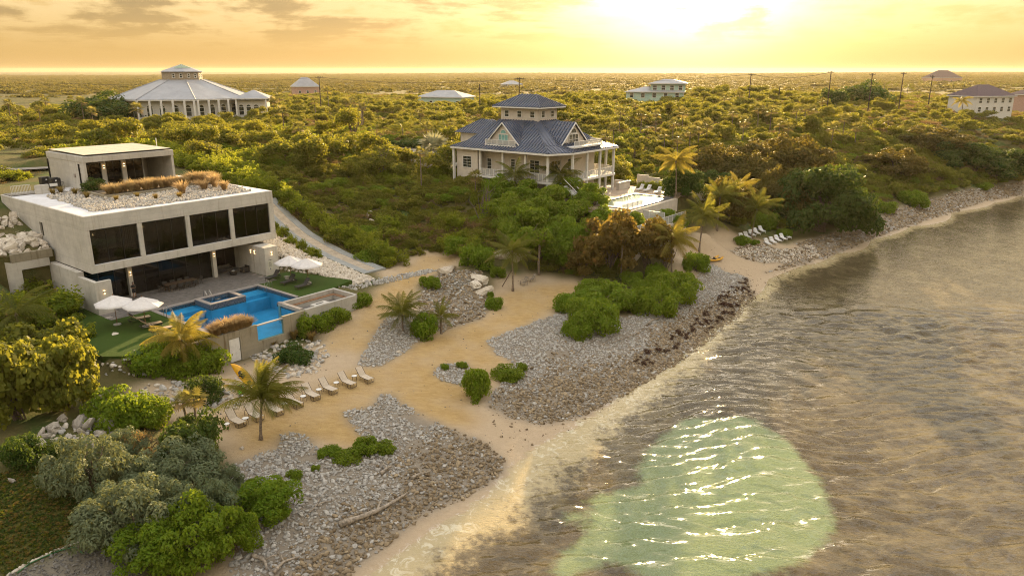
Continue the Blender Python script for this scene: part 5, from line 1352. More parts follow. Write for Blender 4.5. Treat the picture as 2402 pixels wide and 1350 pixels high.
# white octagonal house inland
C8 = Vector((-99.5, 234, 13.2))
oc = thing('octagonal_house', 'large white octagonal house with grey metal roof and glazed lantern', 'house', C8, R(8))
oct_ = lambda r, z, n=8, ph=22.5: [(r*math.cos(R(ph+360/n*k)), r*math.sin(R(ph+360/n*k)), z) for k in range(n)]
for k in range(8):
    lo, hi = oct_(20.6, 5.9), oct_(6.2, 11.1); a, b_ = k, (k+1) % 8
    f_ = MB().add([lo[a], lo[b_], hi[b_], hi[a]], [(0,1,2,3)]).part('roof_face', M['grey_metal'], oc)
    MB().tube([Vector(lo[a])+Vector((0,0,.05)), Vector(hi[a])+Vector((0,0,.05))], .16, 5).part('hip_cap', M['grey_metal'], f_)
    lo2, hi2 = oct_(6.4, 13.4), oct_(.2, 15.5)
    f_ = MB().add([lo2[a], lo2[b_], hi2[b_], hi2[a]], [(0,1,2,3)]).part('lantern_roof', M['grey_metal'], oc)
    if k in (5, 6): MB().add([Vector(lo2[a])*.55+Vector(hi2[a])*.45+Vector((0,-.06,.08)), Vector(lo2[b_])*.55+Vector(hi2[b_])*.45+Vector((0,-.06,.08)), Vector(hi2[b_])+Vector((0,-.06,.08))], [(0,1,2)]).part('skylight', simple('skylight_glass', (.16,.24,.12), .1), f_)
MB().prism([(p[0],p[1]) for p in oct_(20.5,0)], 5.55, 5.88).part('fascia', M['white_paint'], oc)
MB().prism([(p[0],p[1]) for p in oct_(5.7,0)], 10.9, 13.4).part('lantern_wall', simple('lantern_stucco', (.40,.33,.24), .8), oc)
for k in range(5, 8):
    for s in (-.4, .4):
        am = R(45*k+45) ; n_ = (math.cos(am), math.sin(am)); e_ = (-n_[1], n_[0]); r_ = 5.7*math.cos(R(22.5))
        win_simple(oc, n_[0]*r_+e_[0]*s*2.6, n_[1]*r_+e_[1]*s*2.6, 11.7, .6, 1.1, *n_)
MB().prism([(p[0],p[1]) for p in oct_(18.5,0)], -1, 5.6).part('wall', M['white_wall'], oc)
for k in range(3, 8):
    am = R(45*k+45); n_ = (math.cos(am), math.sin(am)); e_ = (-n_[1], n_[0]); r_ = 18.5*math.cos(R(22.5))
    if k in (5, 6):
        for s in (-5.2, -1.8, 1.8, 5.2): win_simple(oc, n_[0]*r_+e_[0]*s, n_[1]*r_+e_[1]*s, 1.3, 1.5, 2.2, *n_, True)
        for s in (-7.6, -4.3, -1.2, 1.9, 5.0, 7.6):
            MB().cyl(n_[0]*(r_+2.6)+e_[0]*s, n_[1]*(r_+2.6)+e_[1]*s, -.5, 5.6, .30, 10).part('column', M['white_paint'], oc)
        rp = [Vector((n_[0]*(r_+2.6)+e_[0]*s, n_[1]*(r_+2.6)+e_[1]*s, 0)) for s in (-7.8, 7.8)]
        MB().tube([rp[0]+Vector((0,0,1.0)), rp[1]+Vector((0,0,1.0))], .09, 6).part('veranda_rail', M['white_paint'], oc)
        for i in range(25):
            q = rp[0].lerp(rp[1], i/24); B(q.x-.07, q.x+.07, q.y-.07, q.y+.07, -.2, 1.0).part('baluster', M['white_paint'], oc)
        a_ = [Vector((n_[0]*(r_+d)+e_[0]*s, n_[1]*(r_+d)+e_[1]*s, 0)) for d, s in ((.02,-8),(.02,8),(3.1,8),(3.1,-8))]
        MB().prism([(q.x, q.y) for q in a_], -1.5, -.25).part('veranda_floor', M['white_wall'], oc)
    else:
        for s in (-4.2, -1.0, 1.0, 4.2): win_simple(oc, n_[0]*r_+e_[0]*s, n_[1]*r_+e_[1]*s, 1.2, 1.45, 2.3, *n_, True)
# projecting pavilion on its right
pv = MB().box(17.5, 25.5, -11, -4, -1, 5.3).part('pavilion_wall', M['white_wall'], oc)
hiproof(oc, 17, 26.4, -12, -3, 5.9, 8.2, 'grey_metal', name='pavilion_roof')
for x in (18.5, 20.6, 22.7): win_simple(oc, x, -11, 1.2, 1.3, 2.2, 0, -1, True)
for x in (17.4, 25.8): MB().cyl(x, -12.2, -1, 5.6, .28, 10).part('column', M['white_paint'], oc)
def simple_house(u, v, W_, D_, H_, RH, wall, roof, label, rz=0, wins=4, storeys=1, name='house', upper=None, dz=0.0):
    q = gat(u, v)
    h = thing(name, label, 'house', q + Vector((0, 0, dz)), rz)
    MB().box(-W_/2, W_/2, -D_/2, D_/2, -2, H_).part('wall', M[wall], h)
    hiproof(h, -W_/2, W_/2, -D_/2, D_/2, H_ + .3, H_ + RH, roof)
    for s in range(storeys):
        z = .9 + s * (H_ / storeys)
        for i in range(wins): win_simple(h, -W_/2 + W_*(i+.5)/wins, -D_/2, z, 1.2, 1.5, 0, -1)
        for i in range(2): win_simple(h, W_/2, -D_/2 + D_*(i+.5)/2, z, 1.2, 1.5, 1, 0)
    if upper:
        ux, uw, uh, ur = upper
        MB().box(ux-uw/2, ux+uw/2, -D_*.38, D_*.38, H_, H_+uh).part('upper_wall', M[wall], h)
        hiproof(h, ux-uw/2, ux+uw/2, -D_*.38, D_*.38, H_+uh+.3, H_+uh+ur, roof, .9, 'upper_roof')
        for i in range(4): win_simple(h, ux-uw/2+uw*(i+.5)/4, -D_*.38, H_+.9, 1.3, 1.5, 0, -1)
    return h
simple_house(1047, 250, 19, 12, 3.6, 2.7, 'mint', 'grey_metal', 'mint green bungalow with pale grey hip roof beyond the scrub', R(-20), 5)
simple_house(1536, 244, 20, 12, 2.6, 1.9, 'mint', 'grey_metal', 'pale mint house with a smaller upper storey under low grey roofs', R(-14), 5, upper=(4.5, 12, 2.9, 1.7), dz=1.6)
simple_house(2296, 262, 16, 11, 5.6, 3.8, 'white_wall', 'purple_tile', 'white two-storey house with dark hipped tile roof on the ridge', R(18), 5, 2, dz=-.6)
simple_house(2425, 262, 14, 12, 6.5, 3.5, 'pink_wall', 'purple_tile', 'salmon house next to the white house with dark roof', R(10), 3, 2)
simple_house(717, 222, 14, 10, 4.5, 5.5, 'pink_wall', 'grey_metal', 'small pinkish gabled house far out in the scrub', R(30), 3)
simple_house(1200, 205, 18, 14, 2.5, 3.5, 'white_wall', 'grey_metal', 'distant low house with white roof behind the utility pole', R(10), 3)
simple_house(2208, 192, 40, 26, 5, 10, 'pink_wall', 'purple_tile', 'far tan house with tent-like roof on the horizon side', R(5), 4)

# ================================================================== utility poles and cables
poles = []
def utility_pole(u, v, h, label, arm=True, rz=R(25)):
    q = gat_h(u, v, h)
    p_ = thing('utility_pole', label, 'utility pole', q, rz, 'utility poles along the lane')
    MB().tube([(0,0,-.5),(0,0,h)], [.19,.12], 8).part('pole', M['pole'], p_)
    if arm:
        B(-1.25, 1.25, -.07, .07, h-.45, h-.30).part('crossarm', M['pole'], p_)
        for x in (-1.15, -.45, .45, 1.15): MB().tube([(x,0,h-.30),(x,0,h-.05)], [.07,.05], 6).part('insulator', M['dark_frame'], p_)
        MB().tube([(-.6,.09,h-.40),(0,.09,h-1.1)], .03, 5).tube([(.6,.09,h-.40),(0,.09,h-1.1)], .03, 5).part('brace', M['pole'], p_)
    poles.append(Vector((q.x, q.y, q.z + h)))
for a in [(748,179,11.5,'tall weathered utility pole with crossarm behind the villa hedge'),(1218,182,11.5,'utility pole with crossarm rising behind the lantern tower'),(1762,172,11.5,'utility pole with crossarm standing in open golden scrub'),
          (1950,167,12.5,'utility pole with crossarm beside the dark rounded tree'),(2047,172,11.5,'small distant utility pole above the palm grove'),(2120,170,12,'distant utility pole between the palm crowns'),(2188,177,11,'distant utility pole in front of the far tan roof'),(2267,177,11,'faint utility pole farthest along the ridge')]: utility_pole(*a)
utility_pole(1125, 197, 9, 'plain dark post without crossarm near the mint bungalow', False); utility_pole(1829, 205, 5, 'short thin post alone in the golden scrub', False)
for a, b_, lb in [(0,1,'sagging overhead cable running from the villa pole towards the tower'),(1,2,'sagging overhead cable crossing behind the lantern tower'),(2,3,'overhead cable across the golden scrub between two poles')]:
    c = thing('overhead_cable', lb, 'cable', poles[a], 0, 'overhead cables')
    for off in (-.45, .45):
        d = poles[b_] - poles[a]
        MB().tube([(d.x*s, d.y*s + off, d.z*s - .25 - 5.5*s*(1-s)) for s in [i/14 for i in range(15)]], .028, 4).part('wire', M['black'], c)
c = thing('overhead_cable', 'overhead cable running past the white octagonal house to the villa pole', 'cable', poles[0], 0, 'overhead cables')
for off in (-.45,.45): MB().tube([(-85*s, 8*s+off, -.25 - 2.0*s - 5*s*(1-s)) for s in [i/12 for i in range(13)]], .028, 4).part('wire', M['black'], c)
# ================================================================== plant meshes
def leaves(pos, nrm_, size, aspect, g, tint=None):
    """diamond leaves at pos facing nrm_"""
    n = len(pos)
    nrm_ = nrm_ / np.maximum(1e-6, np.linalg.norm(nrm_, axis=1, keepdims=True))
    a = g.normal(size=(n, 3)); t_ = np.cross(nrm_, a); t_ /= np.maximum(1e-6, np.linalg.norm(t_, axis=1, keepdims=True)); b_ = np.cross(nrm_, t_)
    s = size * (0.6 + 0.8 * g.random((n, 1)))
    v = np.stack([pos - t_*s*.5, pos + b_*s*.5*aspect + nrm_*s*.08, pos + t_*s*.5, pos - b_*s*.5*aspect + nrm_*s*.08], 1).reshape(-1, 3)
    f = np.arange(4*n).reshape(n, 4)
    ti = np.repeat(g.random(n) if tint is None else tint, 4)
    return v, f, ti
def lobes(R_, H_, n, rl, g, low=.12):
    out = []
    for i in range(n):
        a = g.random()*2*math.pi; rr = R_*math.sqrt(g.random())*(1 - rl*.6)
        zt = H_*(low + (1-low)*math.sqrt(max(0, 1 - (rr/R_)**2))*(.22 + .78*g.random() if low < .3 else .55 + .45*g.random()))
        out.append((rr*math.cos(a), rr*math.sin(a), max(zt - rl*R_*.5, rl*R_*.3), rl*R_*(.7+.6*g.random()), rl*R_*(.55+.45*g.random())))
    return out
def clump(R_, H_, nl, rl, n, leaf, aspect, g, upb=.35, jitter=.7, shell=.3, low=.12):
    L_ = lobes(R_, H_, nl, rl, g, low)
    w_ = np.array([l[3]**2 for l in L_]); k = g.choice(len(L_), n, p=w_/w_.sum()); L_ = np.array(L_)[k]
    d = g.normal(size=(n, 3)); d[:, 2] += .35; d /= np.linalg.norm(d, axis=1, keepdims=True)
    r = 1 - shell*g.random(n)**1.6
    wob = 1 + .16*np.sin(d[:, 0]*7+L_[:, 0]*3)*np.sin(d[:, 1]*6+L_[:, 1]*5)
    p = np.stack([L_[:, 0] + d[:, 0]*L_[:, 3]*r*wob, L_[:, 1] + d[:, 1]*L_[:, 3]*r*wob, L_[:, 2] + d[:, 2]*L_[:, 4]*r*wob], 1)
    p[:, 2] = np.maximum(p[:, 2], .02)
    nn = d + np.array([0, 0, upb]) + jitter*g.normal(size=(n, 3))
    return leaves(p, nn, leaf, aspect, g)
def join(*parts):
    vs, fs, ts, b_ = [], [], [], 0
    for v, f, t_ in parts: vs.append(v); fs.append(f + b_); ts.append(t_); b_ += len(v)
    return np.concatenate(vs), np.concatenate(fs), np.concatenate(ts)
def fol(name, data, mat): return npmesh(name, data[0], data[1], mat, False, dict(tint=data[2]))
G = np.random.default_rng(11)
M['l_naup'] = leafmat('sea_lettuce_leaf', (.085,.165,.010), (.165,.245,.018), (.50,.58,.03), .45)
M['l_grape'] = leafmat('sea_grape_leaf', (.075,.118,.016), (.160,.178,.026), (.58,.54,.05), .45)
M['l_rust'] = leafmat('rusty_sea_grape_leaf', (.075,.078,.020), (.155,.118,.028), (.58,.40,.06), .42, dead=(.22,.11,.03))
M['l_thick'] = leafmat('thicket_leaf', (.045,.058,.013), (.10,.088,.022), (.50,.38,.05), .42, dead=(.18,.10,.03))
M['l_grey'] = leafmat('silver_shrub_leaf', (.098,.148,.076), (.170,.220,.115), (.42,.42,.10), .30)
M['l_hedge'] = leafmat('hedge_leaf', (.075,.135,.012), (.155,.205,.020), (.75,.74,.05), .55)
M['l_dark'] = leafmat('dark_shrub_leaf', (.030,.068,.011), (.062,.105,.018), (.25,.32,.03), .35)
M['l_scrub'] = leafmat('scrub_leaf', (.060,.094,.012), (.128,.146,.022), (.65,.58,.05), .50, dead=(.20,.13,.05), ovar=.32)
M['l_dry'] = leafmat('dry_scrub_leaf', (.115,.082,.034), (.20,.14,.060), (.55,.36,.12), .40, ovar=.4)
M['l_far'] = leafmat('far_scrub_leaf', (.055,.074,.014), (.120,.118,.028), (.55,.44,.06), .45, ovar=.5)
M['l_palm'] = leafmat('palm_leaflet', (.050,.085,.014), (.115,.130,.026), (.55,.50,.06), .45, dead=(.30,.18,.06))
M['l_palm_gold'] = leafmat('golden_palm_leaflet', (.115,.130,.022), (.26,.215,.045), (.75,.60,.09), .50, dead=(.40,.22,.06))  # palm leaflet again in gold tones: yellow backlight put into the leaf colour
M['l_fan'] = leafmat('thatch_palm_leaf', (.075,.090,.020), (.16,.15,.045), (.55,.48,.10), .42, dead=(.30,.20,.10))
M['l_silverfan'] = leafmat('silver_fan_leaf', (.19,.21,.15), (.27,.28,.20), (.55,.52,.25), .35)
M['l_grass'] = leafmat('golden_grass_blade', (.36,.26,.12), (.52,.40,.21), (.75,.56,.26), .45, rough=.7)
M['l_tuft'] = leafmat('olive_grass_blade', (.15,.115,.035), (.27,.20,.065), (.6,.45,.12), .45, rough=.7)
M['twig'] = simple('grey_twigs', (.17,.125,.09), .9, var=.25, scale=8)
def twigs(R_, H_, n, g, r=.02, mat='twig', droop=0.0):
    mb = MB()
    for i in range(n):
        a = g.random()*6.28; e_ = .25 + .75*g.random()
        p0 = Vector((.12*R_*g.normal(), .12*R_*g.normal(), 0)); p2 = Vector((math.cos(a)*R_*e_, math.sin(a)*R_*e_, H_*(.55+.5*g.random())))
        p1 = p0.lerp(p2, .5) + Vector((g.normal()*.1*R_, g.normal()*.1*R_, .12*H_))
        mb.tube([p0, p1, p2], [r*2.2, r*1.4, r*.5], 4, False)
        for s in range(2):
            q = p1.lerp(p2, g.random()); mb.tube([q, q + Vector((g.normal()*.22*R_, g.normal()*.22*R_, .25*H_*g.random()))], [r, r*.3], 3, False)
    return mb.mesh('stems', M[mat])
def make_set(name, mat, n, *a, **k): return [fol(name, clump(*a, G, **k), M[mat]) for _ in range(n)]
naup = make_set('foliage', 'l_naup', 4, 1.5, 1.35, 30, .30, 5200, .15, .62, upb=.5)
grape = make_set('foliage', 'l_grape', 3, 2.6, 3.6, 34, .26, 5600, .27, .9, upb=.3, shell=.5)
rust = make_set('foliage', 'l_rust', 3, 2.6, 4.2, 34, .25, 5200, .25, .85, upb=.3, shell=.6)
grey = make_set('foliage', 'l_grey', 4, 2.2, 2.0, 75, .165, 13000, .15, .42, upb=.7, jitter=.45, shell=.22)
hedge = []
for _ in range(3):
    c1 = clump(1.25, 1.7, 22, .30, 2600, .17, .6, G, upb=.5)
    sp = []
    for q in range(16):
        a, rr = G.random()*6.28, 1.0*math.sqrt(G.random()); h0 = 1.2*math.sqrt(max(.1, 1-(rr/1.4)**2)); n_ = 46; t_ = G.random(n_)
        px = np.stack([rr*math.cos(a)+.10*G.normal(size=n_), rr*math.sin(a)+.10*G.normal(size=n_), h0 + (.35+.75*G.random())*t_], 1)
        sp.append(leaves(px, G.normal(size=(n_, 3)) + np.array([0, 0, .6]), .15, .6, G))
    hedge.append(fol('foliage', join(c1, *sp), M['l_hedge']))
dark = make_set('foliage', 'l_dark', 3, 1.5, 1.6, 26, .32, 4600, .15, .6, upb=.4)
scrub = make_set('foliage', 'l_scrub', 4, 1.5, 1.5, 16, .34, 1500, .20, .6, upb=.4, shell=.6, jitter=.9)
scrubt = [fol('foliage', clump(2.0, 3.4, 14, .36, 1900, .24, .6, G, upb=.4, shell=.6, jitter=.9, low=.35), M['l_scrub']) for _ in range(3)]
dry = make_set('foliage', 'l_dry', 3, 1.3, 1.3, 14, .34, 800, .14, .4, upb=.2, shell=.8, jitter=1.1)
farl = make_set('foliage', 'l_far', 4, 3.2, 2.7, 14, .36, 520, .62, .7, upb=.5, shell=.5, jitter=.8)
big = make_set('foliage', 'l_thick', 1, 4.2, 5.2, 60, .20, 15000, .26, .7, upb=.4) + make_set('foliage', 'l_dark', 1, 4.2, 5.0, 60, .20, 15000, .26, .7, upb=.4)
greenbig = make_set('foliage', 'l_naup', 2, 2.6, 2.9, 46, .22, 10000, .19, .65, upb=.45)
st_small, st_big, st_tree = twigs(.7, .8, 9, G, .014), twigs(.6, .75, 14, G, .012), twigs(.5, .72, 8, G, .022)
def grass_tuft(n, h, spread, g, w_=.03, lean=(0, 0)):
    vs, fs, ts = [], [], []
    for i in range(n):
        a = g.random()*6.28; r0 = spread*.25*math.sqrt(g.random()); L_ = h*(.65+.5*g.random()); o_ = spread*(.4+.8*g.random())
        p0 = np.array([r0*math.cos(a), r0*math.sin(a), 0]); d = np.array([math.cos(a)*o_ + lean[0], math.sin(a)*o_ + lean[1], 0])
        p1 = p0 + d*.35 + [0, 0, L_*.62]; p2 = p0 + d + [0, 0, L_*(.80+.2*g.random())]
        s = np.array([-math.sin(a), math.cos(a), 0])*w_*(.7+.6*g.random())
        b_ = len(vs); vs += [p0 - s*.5, p0 + s*.5, p1 + s*.6, p1 - s*.6, p2 + s*.2, p2 - s*.2]; fs += [(b_, b_+1, b_+2, b_+3), (b_+3, b_+2, b_+4, b_+5)]; ts += [g.random()]*6
    return np.array(vs), np.array(fs), np.array(ts)
gtuft = [fol('blades', grass_tuft(260, 1.0, .62, G, .032, (-.25, -.1)), M['l_grass']) for _ in range(3)]
otuft = [fol('blades', grass_tuft(200, .75, .45, G, .03), M['l_tuft']) for _ in range(2)]

# ---- palms
def frond_mesh(mat, L_=3.1, arch=.9, droop=1.0, ll=.80, n=44, wind=0.25):
    """frond along +x rising then arching over"""
    g = G; pts = []
    for i in range(13):
        s = i/12; pts.append(Vector((L_*(s - .10*s*s*arch), 0, L_*(.42*s - .62*arch*s*s))))
    vs, fs, ts = [], [], []
    for i in range(n):
        s = .10 + .90*i/(n-1); k = min(11, int(s*12)); f_ = s*12-k; p = pts[k].lerp(pts[k+1], f_); d = (pts[k+1]-pts[k]).normalized()
        up = Vector((0,1,0)).cross(d)*-1 
        l_ = ll*(math.sin(math.pi*min(1, .18+.80*s))**.7)*(.85+.3*g.random())
        for sd in (-1, 1):
            q = (d*(.55+.35*s) + Vector((0, sd*(1-.35*s), 0)) + Vector((wind*.3, wind, -droop*(.45+.5*g.random())))).normalized()
            e = p + q*l_ + Vector((0,0,-.18*droop*l_)); m_ = p + q*l_*.5
            wv_ = d*.021
            b_ = len(vs); vs += [p - wv_, p + wv_, m_ + wv_*1.1, m_ - wv_*1.1, e, e]; fs += [(b_, b_+1, b_+2, b_+3), (b_+3, b_+2, b_+4, b_+5)]; ts += [g.random()*.88 if s < .93 else 1.0]*6
    for i in range(12):
        r_ = .035*(1-i/13); b_ = len(vs); a, c = pts[i], pts[i+1]
        vs += [a+Vector((0,r_,0)), a+Vector((0,-r_,0)), c+Vector((0,-r_*.9,0)), c+Vector((0,r_*.9,0)), a+Vector((0,0,r_)), a+Vector((0,0,-r_)), c+Vector((0,0,-r_)), c+Vector((0,0,r_))]
        fs += [(b_,b_+1,b_+2,b_+3),(b_+4,b_+5,b_+6,b_+7)]; ts += [.6]*8
    return fol('frond', (np.array([tuple(x) for x in vs]), np.array(fs), np.array(ts)), M[mat])
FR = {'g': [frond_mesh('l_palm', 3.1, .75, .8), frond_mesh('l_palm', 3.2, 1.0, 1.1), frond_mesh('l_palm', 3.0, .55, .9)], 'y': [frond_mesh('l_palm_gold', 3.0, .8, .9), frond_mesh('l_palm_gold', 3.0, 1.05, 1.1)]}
def palm(base, h, label, kind='g', size=1.0, nf=15, lean=(0, 0), upright=.0, group='coconut palms', wind=(.5, .1), thick=.13):
    p_ = thing('coconut_palm', label, 'palm tree', base, 0, group)
    g = np.random.default_rng(int(abs(base.x*97+base.y*31)) + 5)
    top = Vector((lean[0], lean[1], h)); pts, rr = [], []
    for i in range(11):
        s = i/10; pts.append((lean[0]*s**1.6, lean[1]*s**1.6, h*s - .15)); rr.append(thick*(1.45-.55*min(1, s*5) if s < .2 else .92-.30*s) * (1.06 if i % 2 else .97))
    MB().tube(pts, rr, 8).part('trunk', M['trunk'], p_, True)
    MB().tube([top+Vector((0,0,-.45)), top+Vector((0,0,-.1)), top+Vector((0,0,.12))], [thick*.75, thick*1.15, thick*.4], 8).part('crown_shaft', M['bark'], p_, True)
    for k in range(nf):
        a = k*2.39996 + g.random()*.35; s = k/(nf-1)
        pitch = R(-62 + 74*s - 28*upright*(1) ) if True else 0
        el_ = R(58 - 78*s + 26*upright*(1 - .3*s) + 8*g.normal())
        az_ = a
        # wind turns the crown downwind
        dx, dy = math.cos(az_) + wind[0]*.7, math.sin(az_) + wind[1]*.7; az_ = math.atan2(dy, dx)
        m_ = FR[kind][g.integers(len(FR[kind]))]
        link('frond', m_, p_, tuple(top), (g.normal()*.25, -(el_ - R(18)), az_), (size*(.85+.25*g.random()),)*3)
    return p_
def fan_mesh(mat, n=13, r=.62, seed=0):
    g = G; vs, fs, ts = [], [], []
    for k in range(n):
        az_ = k*2.4; el_ = R(75 - 120*k/n); d = Vector((math.cos(az_)*math.cos(el_), math.sin(az_)*math.cos(el_), math.sin(el_))); c = d*r*.8
        side = d.cross(Vector((0,0,1))).normalized(); upv = side.cross(d)
        tin = g.random()*.85 if k < n*.75 else 1.0
        for j in range(11):
            a = R(-105 + 21*j); e = c + (d*math.cos(a) + side*math.sin(a))*r*(1.05+.1*g.random()) + Vector((0,0,-.18*r))
            w_ = (side*math.cos(a) - d*math.sin(a))*r*.10
            m_ = c.lerp(e, .55) + upv*.04
            b_ = len(vs); vs += [c, m_+w_, e, m_-w_]; fs += [(b_,b_+1,b_+2,b_+3)]; ts += [tin]*4
        b_ = len(vs); s_ = side*.02; vs += [-s_, s_, c+s_, c-s_]; fs += [(b_,b_+1,b_+2,b_+3)]; ts += [.6]*4
    return fol('crown', (np.array([tuple(x) for x in vs]), np.array(fs), np.array(ts)), M[mat])
FAN = [fan_mesh('l_fan') for _ in range(3)]; SFAN = [fan_mesh('l_silverfan', 22, 1.0)]
TRK = MB().tube([(0,0,-.3),(.04,0,.35),(.0,.03,.7),(0,0,1)], [.075,.062,.058,.05], 7).mesh('trunk', M['trunk'], True)
def thatch(base, h, label, size=1.6, meshes=None, thick=1.5, group='thatch palms'):
    p_ = thing('thatch_palm', label, 'palm tree', base, 0, group)
    g = np.random.default_rng(int(abs(base.x*53+base.y*17)) + 1)
    link('trunk', TRK, p_, (0,0,0), (0,0,g.random()*6), (thick, thick, h))
    link('crown', (meshes or FAN)[g.integers(len(meshes or FAN))], p_, (0,0,h), (g.normal()*.1, g.normal()*.1, g.random()*6.28), (size,)*3)
    return p_

# ================================================================== individual shrubs
def shrub(u, v, wpx, hpx, meshes, label, name='shrub', cat='shrub', group=None, base_r=1.5, base_h=1.35, stem=None, k=0, rz=None, z=None, pos=None, back=.32):
    q = pos if pos is not None else (gat(u, v) if z is None else at(u, v, z))
    _, _, zc = proj(q.x, q.y, q.z)
    w_ = wpx*float(zc)/CF; h_ = hpx*float(zc)/CF/.96
    o = thing(name, label, cat, q, 0, group)
    r_ = random.Random(int(u*13+v*7))
    # the seen base is the near edge of the plant: step back by half its depth
    d = Vector((q.x, q.y, 0)).normalized()
    if pos is None: o.location = q + d*(w_*(back if base_r < 4 else .16)); o.location.z = gz(o.location.x, o.location.y) if z is None else z
    s = w_/(2*base_r); sz_ = max(h_*.92, .3)/base_h
    link('foliage', r_.choice(meshes), o, (0,0,-.05), (0, 0, r_.random()*6.28 if rz is None else rz), (s, s, sz_))
    link('stems', stem or st_small, o, (0,0,-.1), (0,0,r_.random()*6), (s*base_r*.9, s*base_r*.9, sz_*base_h*.75))
    return o
NAU = dict(meshes=naup, name='beach_shrub', group='bright green beach shrubs', base_r=1.5, base_h=1.35)
GRB = dict(meshes=greenbig, name='beach_shrub', group='bright green beach shrubs', base_r=2.6, base_h=2.9, stem=st_big)
for a, lb in [((360,1358,190,120),'bright green mound of glossy shrub beside dark gravel bed'),((470,1352,220,165),'largest bright green mound in front of the silvery shrubs'),((552,1315,130,120),'bright green mound merging with silvery shrubs near bleached driftwood'),
              ((635,1238,165,100),'bright green shrub alone on grey cobbles beside thin leaning driftwood')]: shrub(*a, label=lb, **GRB)
for a, lb in [((775,1078,62,24),'low green creeper at the tip of the sand tongue'),((822,1090,85,30),'low green creeper along the end of the sand tongue'),((862,1072,75,42),'thickest low green creeper round the sand tongue'),((905,1066,60,28),'low green creeper spreading onto grey cobbles'),
              ((650,1220,60,30),'small green sprout against the lone cobble shrub'),((655,1150,36,20),'small ragged green sprig on the cobbles'),((690,1128,40,24),'ragged green patch midway up the cobble bank'),((740,1105,26,14),'tiny green sprig near driftwood stub'),((590,1140,30,16),'tiny yellowish sprig by the silvery shrubs'),
              ((1115,942,84,84),'round dark green ball shrub on the cobble islet edge'),((1192,895,85,34),'low yellow-green creeper right of the ball shrub'),((1222,872,30,22),'small green sprig above yellow-green creeper'),((1000,802,78,66),'round green shrub between two young palms'),((1160,728,46,36),'green shrub at the foot of the rocky mound'),((1010,680,52,34),'lone green shrub on top of the mound edge'),
              ((1118,636,86,62),'green shrub hanging over the white rock face'),((1075,604,90,44),'green shrub at the back of the upper sand terrace'),((1150,700,20,18),'tiny shrub at cliff foot'),((1168,655,40,30),'shrub below white rock face beside the staked palm'),
              ((1352,800,78,56),'round green shrub at the low end of the cobble thicket'),((1392,785,140,86),'wide green shrub in the cobble thicket above long driftwood'),((1345,735,105,52),'green shrub on the sandy side of the cobble thicket'),((1432,745,150,75),'upper green shrub of the cobble thicket'),((1400,712,120,50),'flat green shrub topping the cobble thicket'),
              ((1535,748,120,78),'green shrub standing over broken driftwood stump'),((1572,722,135,80),'broad green shrub nearest the wrack line'),((1600,690,80,48),'green shrub on the dune lip above the wrack'),((1515,705,100,50),'green shrub beneath the rusty sea grape'),((1632,645,68,54),'green shrub beside the two yellow kayaks'),
              ((1795,540,66,46),'dark green shrub behind the white loungers'),((1840,558,36,24),'small round shrub at the end of the white lounger row'),((1742,578,40,24),'small shrub at the foot of the beach palm by loungers'),((1768,576,26,14),'tiny shrub tucked against the beach palm trunk'),
              ((2140,488,70,46),'vivid green mound on the far rocky shore'),((2078,504,52,32),'smaller vivid green mound on the far rocky shore'),((2305,447,40,20),'farthest green tuft along the rocky shore'),
              ((740,772,95,58),'green hedge shrub at the corner of the fire pit lounge'),((785,748,75,46),'green hedge shrub along the fire pit wall'),((822,722,62,40),'green hedge shrub near the sand end of the fire pit'),((850,708,46,32),'last green hedge shrub beside the sand path'),((706,770,50,40),'green shrub under the clear pool window'),
              ((1042,868,22,16),'tiny shrub on the cobble islet'),((1084,864,28,18),'small sprig at the islet tip'),((1540,665,70,45),'dark low shrub in front of the sea grape trunks'),((1480,668,60,30),'low shrub beside the pale rock')]: shrub(*a, label=lb, back=(-.12 if 'fire pit' in lb or 'sand path' in lb or 'pool window' in lb else .32), **NAU)
DRK = dict(meshes=dark, name='shrub', group='dark green garden shrubs', base_r=1.5, base_h=1.6)
for a, lb in [((690,858,94,50),'clipped dark green shrub on the rocks below the clear window'),((480,948,95,66),'dark shrub behind the two small thatch palms'),((470,1095,160,125),'dark leafy shrub at the edge of the loungers sand'),((445,1010,60,40),'leafy shrub beside thatch palm trunks'),((60,1108,110,90),'dark green shrub at the edge of the shaded lawn'),((140,1075,75,40),'small green shrub among grey boulders'),
              ((360,885,120,78),'leafy shrub left of the golden palm'),((482,880,120,82),'leafy shrub right of the golden palm, beside service door'),((430,895,90,50),'leafy shrub under the golden palm'),((290,1010,170,100),'lush green shrub above the boulder pile'),((345,1010,120,80),'lush green shrub at the sand edge above silvery shrubs')]:
    shrub(*a, label=lb, **{**DRK, 'meshes': naup if 'lush' in lb or 'golden' in lb else dark, 'base_h': 1.35 if 'lush' in lb or 'golden' in lb else 1.6})
GRP = dict(meshes=grape, name='sea_grape', cat='shrub', group='yellow-green sea grapes', base_r=2.6, base_h=3.6, stem=st_big)
for a, lb in [((50,1010,210,230),'tall yellow-green sea grape with bare trunks over the left boulders'),((165,975,170,195),'yellow-green sea grape overlapping the shaded turf lawn'),((120,900,210,150),'yellow-green sea grape sprawling in front of the young palm'),((-10,900,160,150),'sea grape leaning in from the villa side'),
              ((40,790,150,110),'green leafy shrub below the garage portal'),((130,765,140,105),'green leafy shrub against the turf lawn edge'),((185,800,90,66),'smaller leafy shrub on the turf lawn edge'),((90,720,90,80),'leafy shrub in front of the garage door')]:
    shrub(*a, label=lb, **{**GRP, 'meshes': hedge if 'leafy' in lb else grape, 'base_r': 1.25 if 'leafy' in lb else 2.6, 'base_h': 2.3 if 'leafy' in lb else 3.6})
GRY = dict(meshes=grey, name='silver_shrub', group='silvery plume shrubs', base_r=2.2, base_h=2.0, stem=st_big)
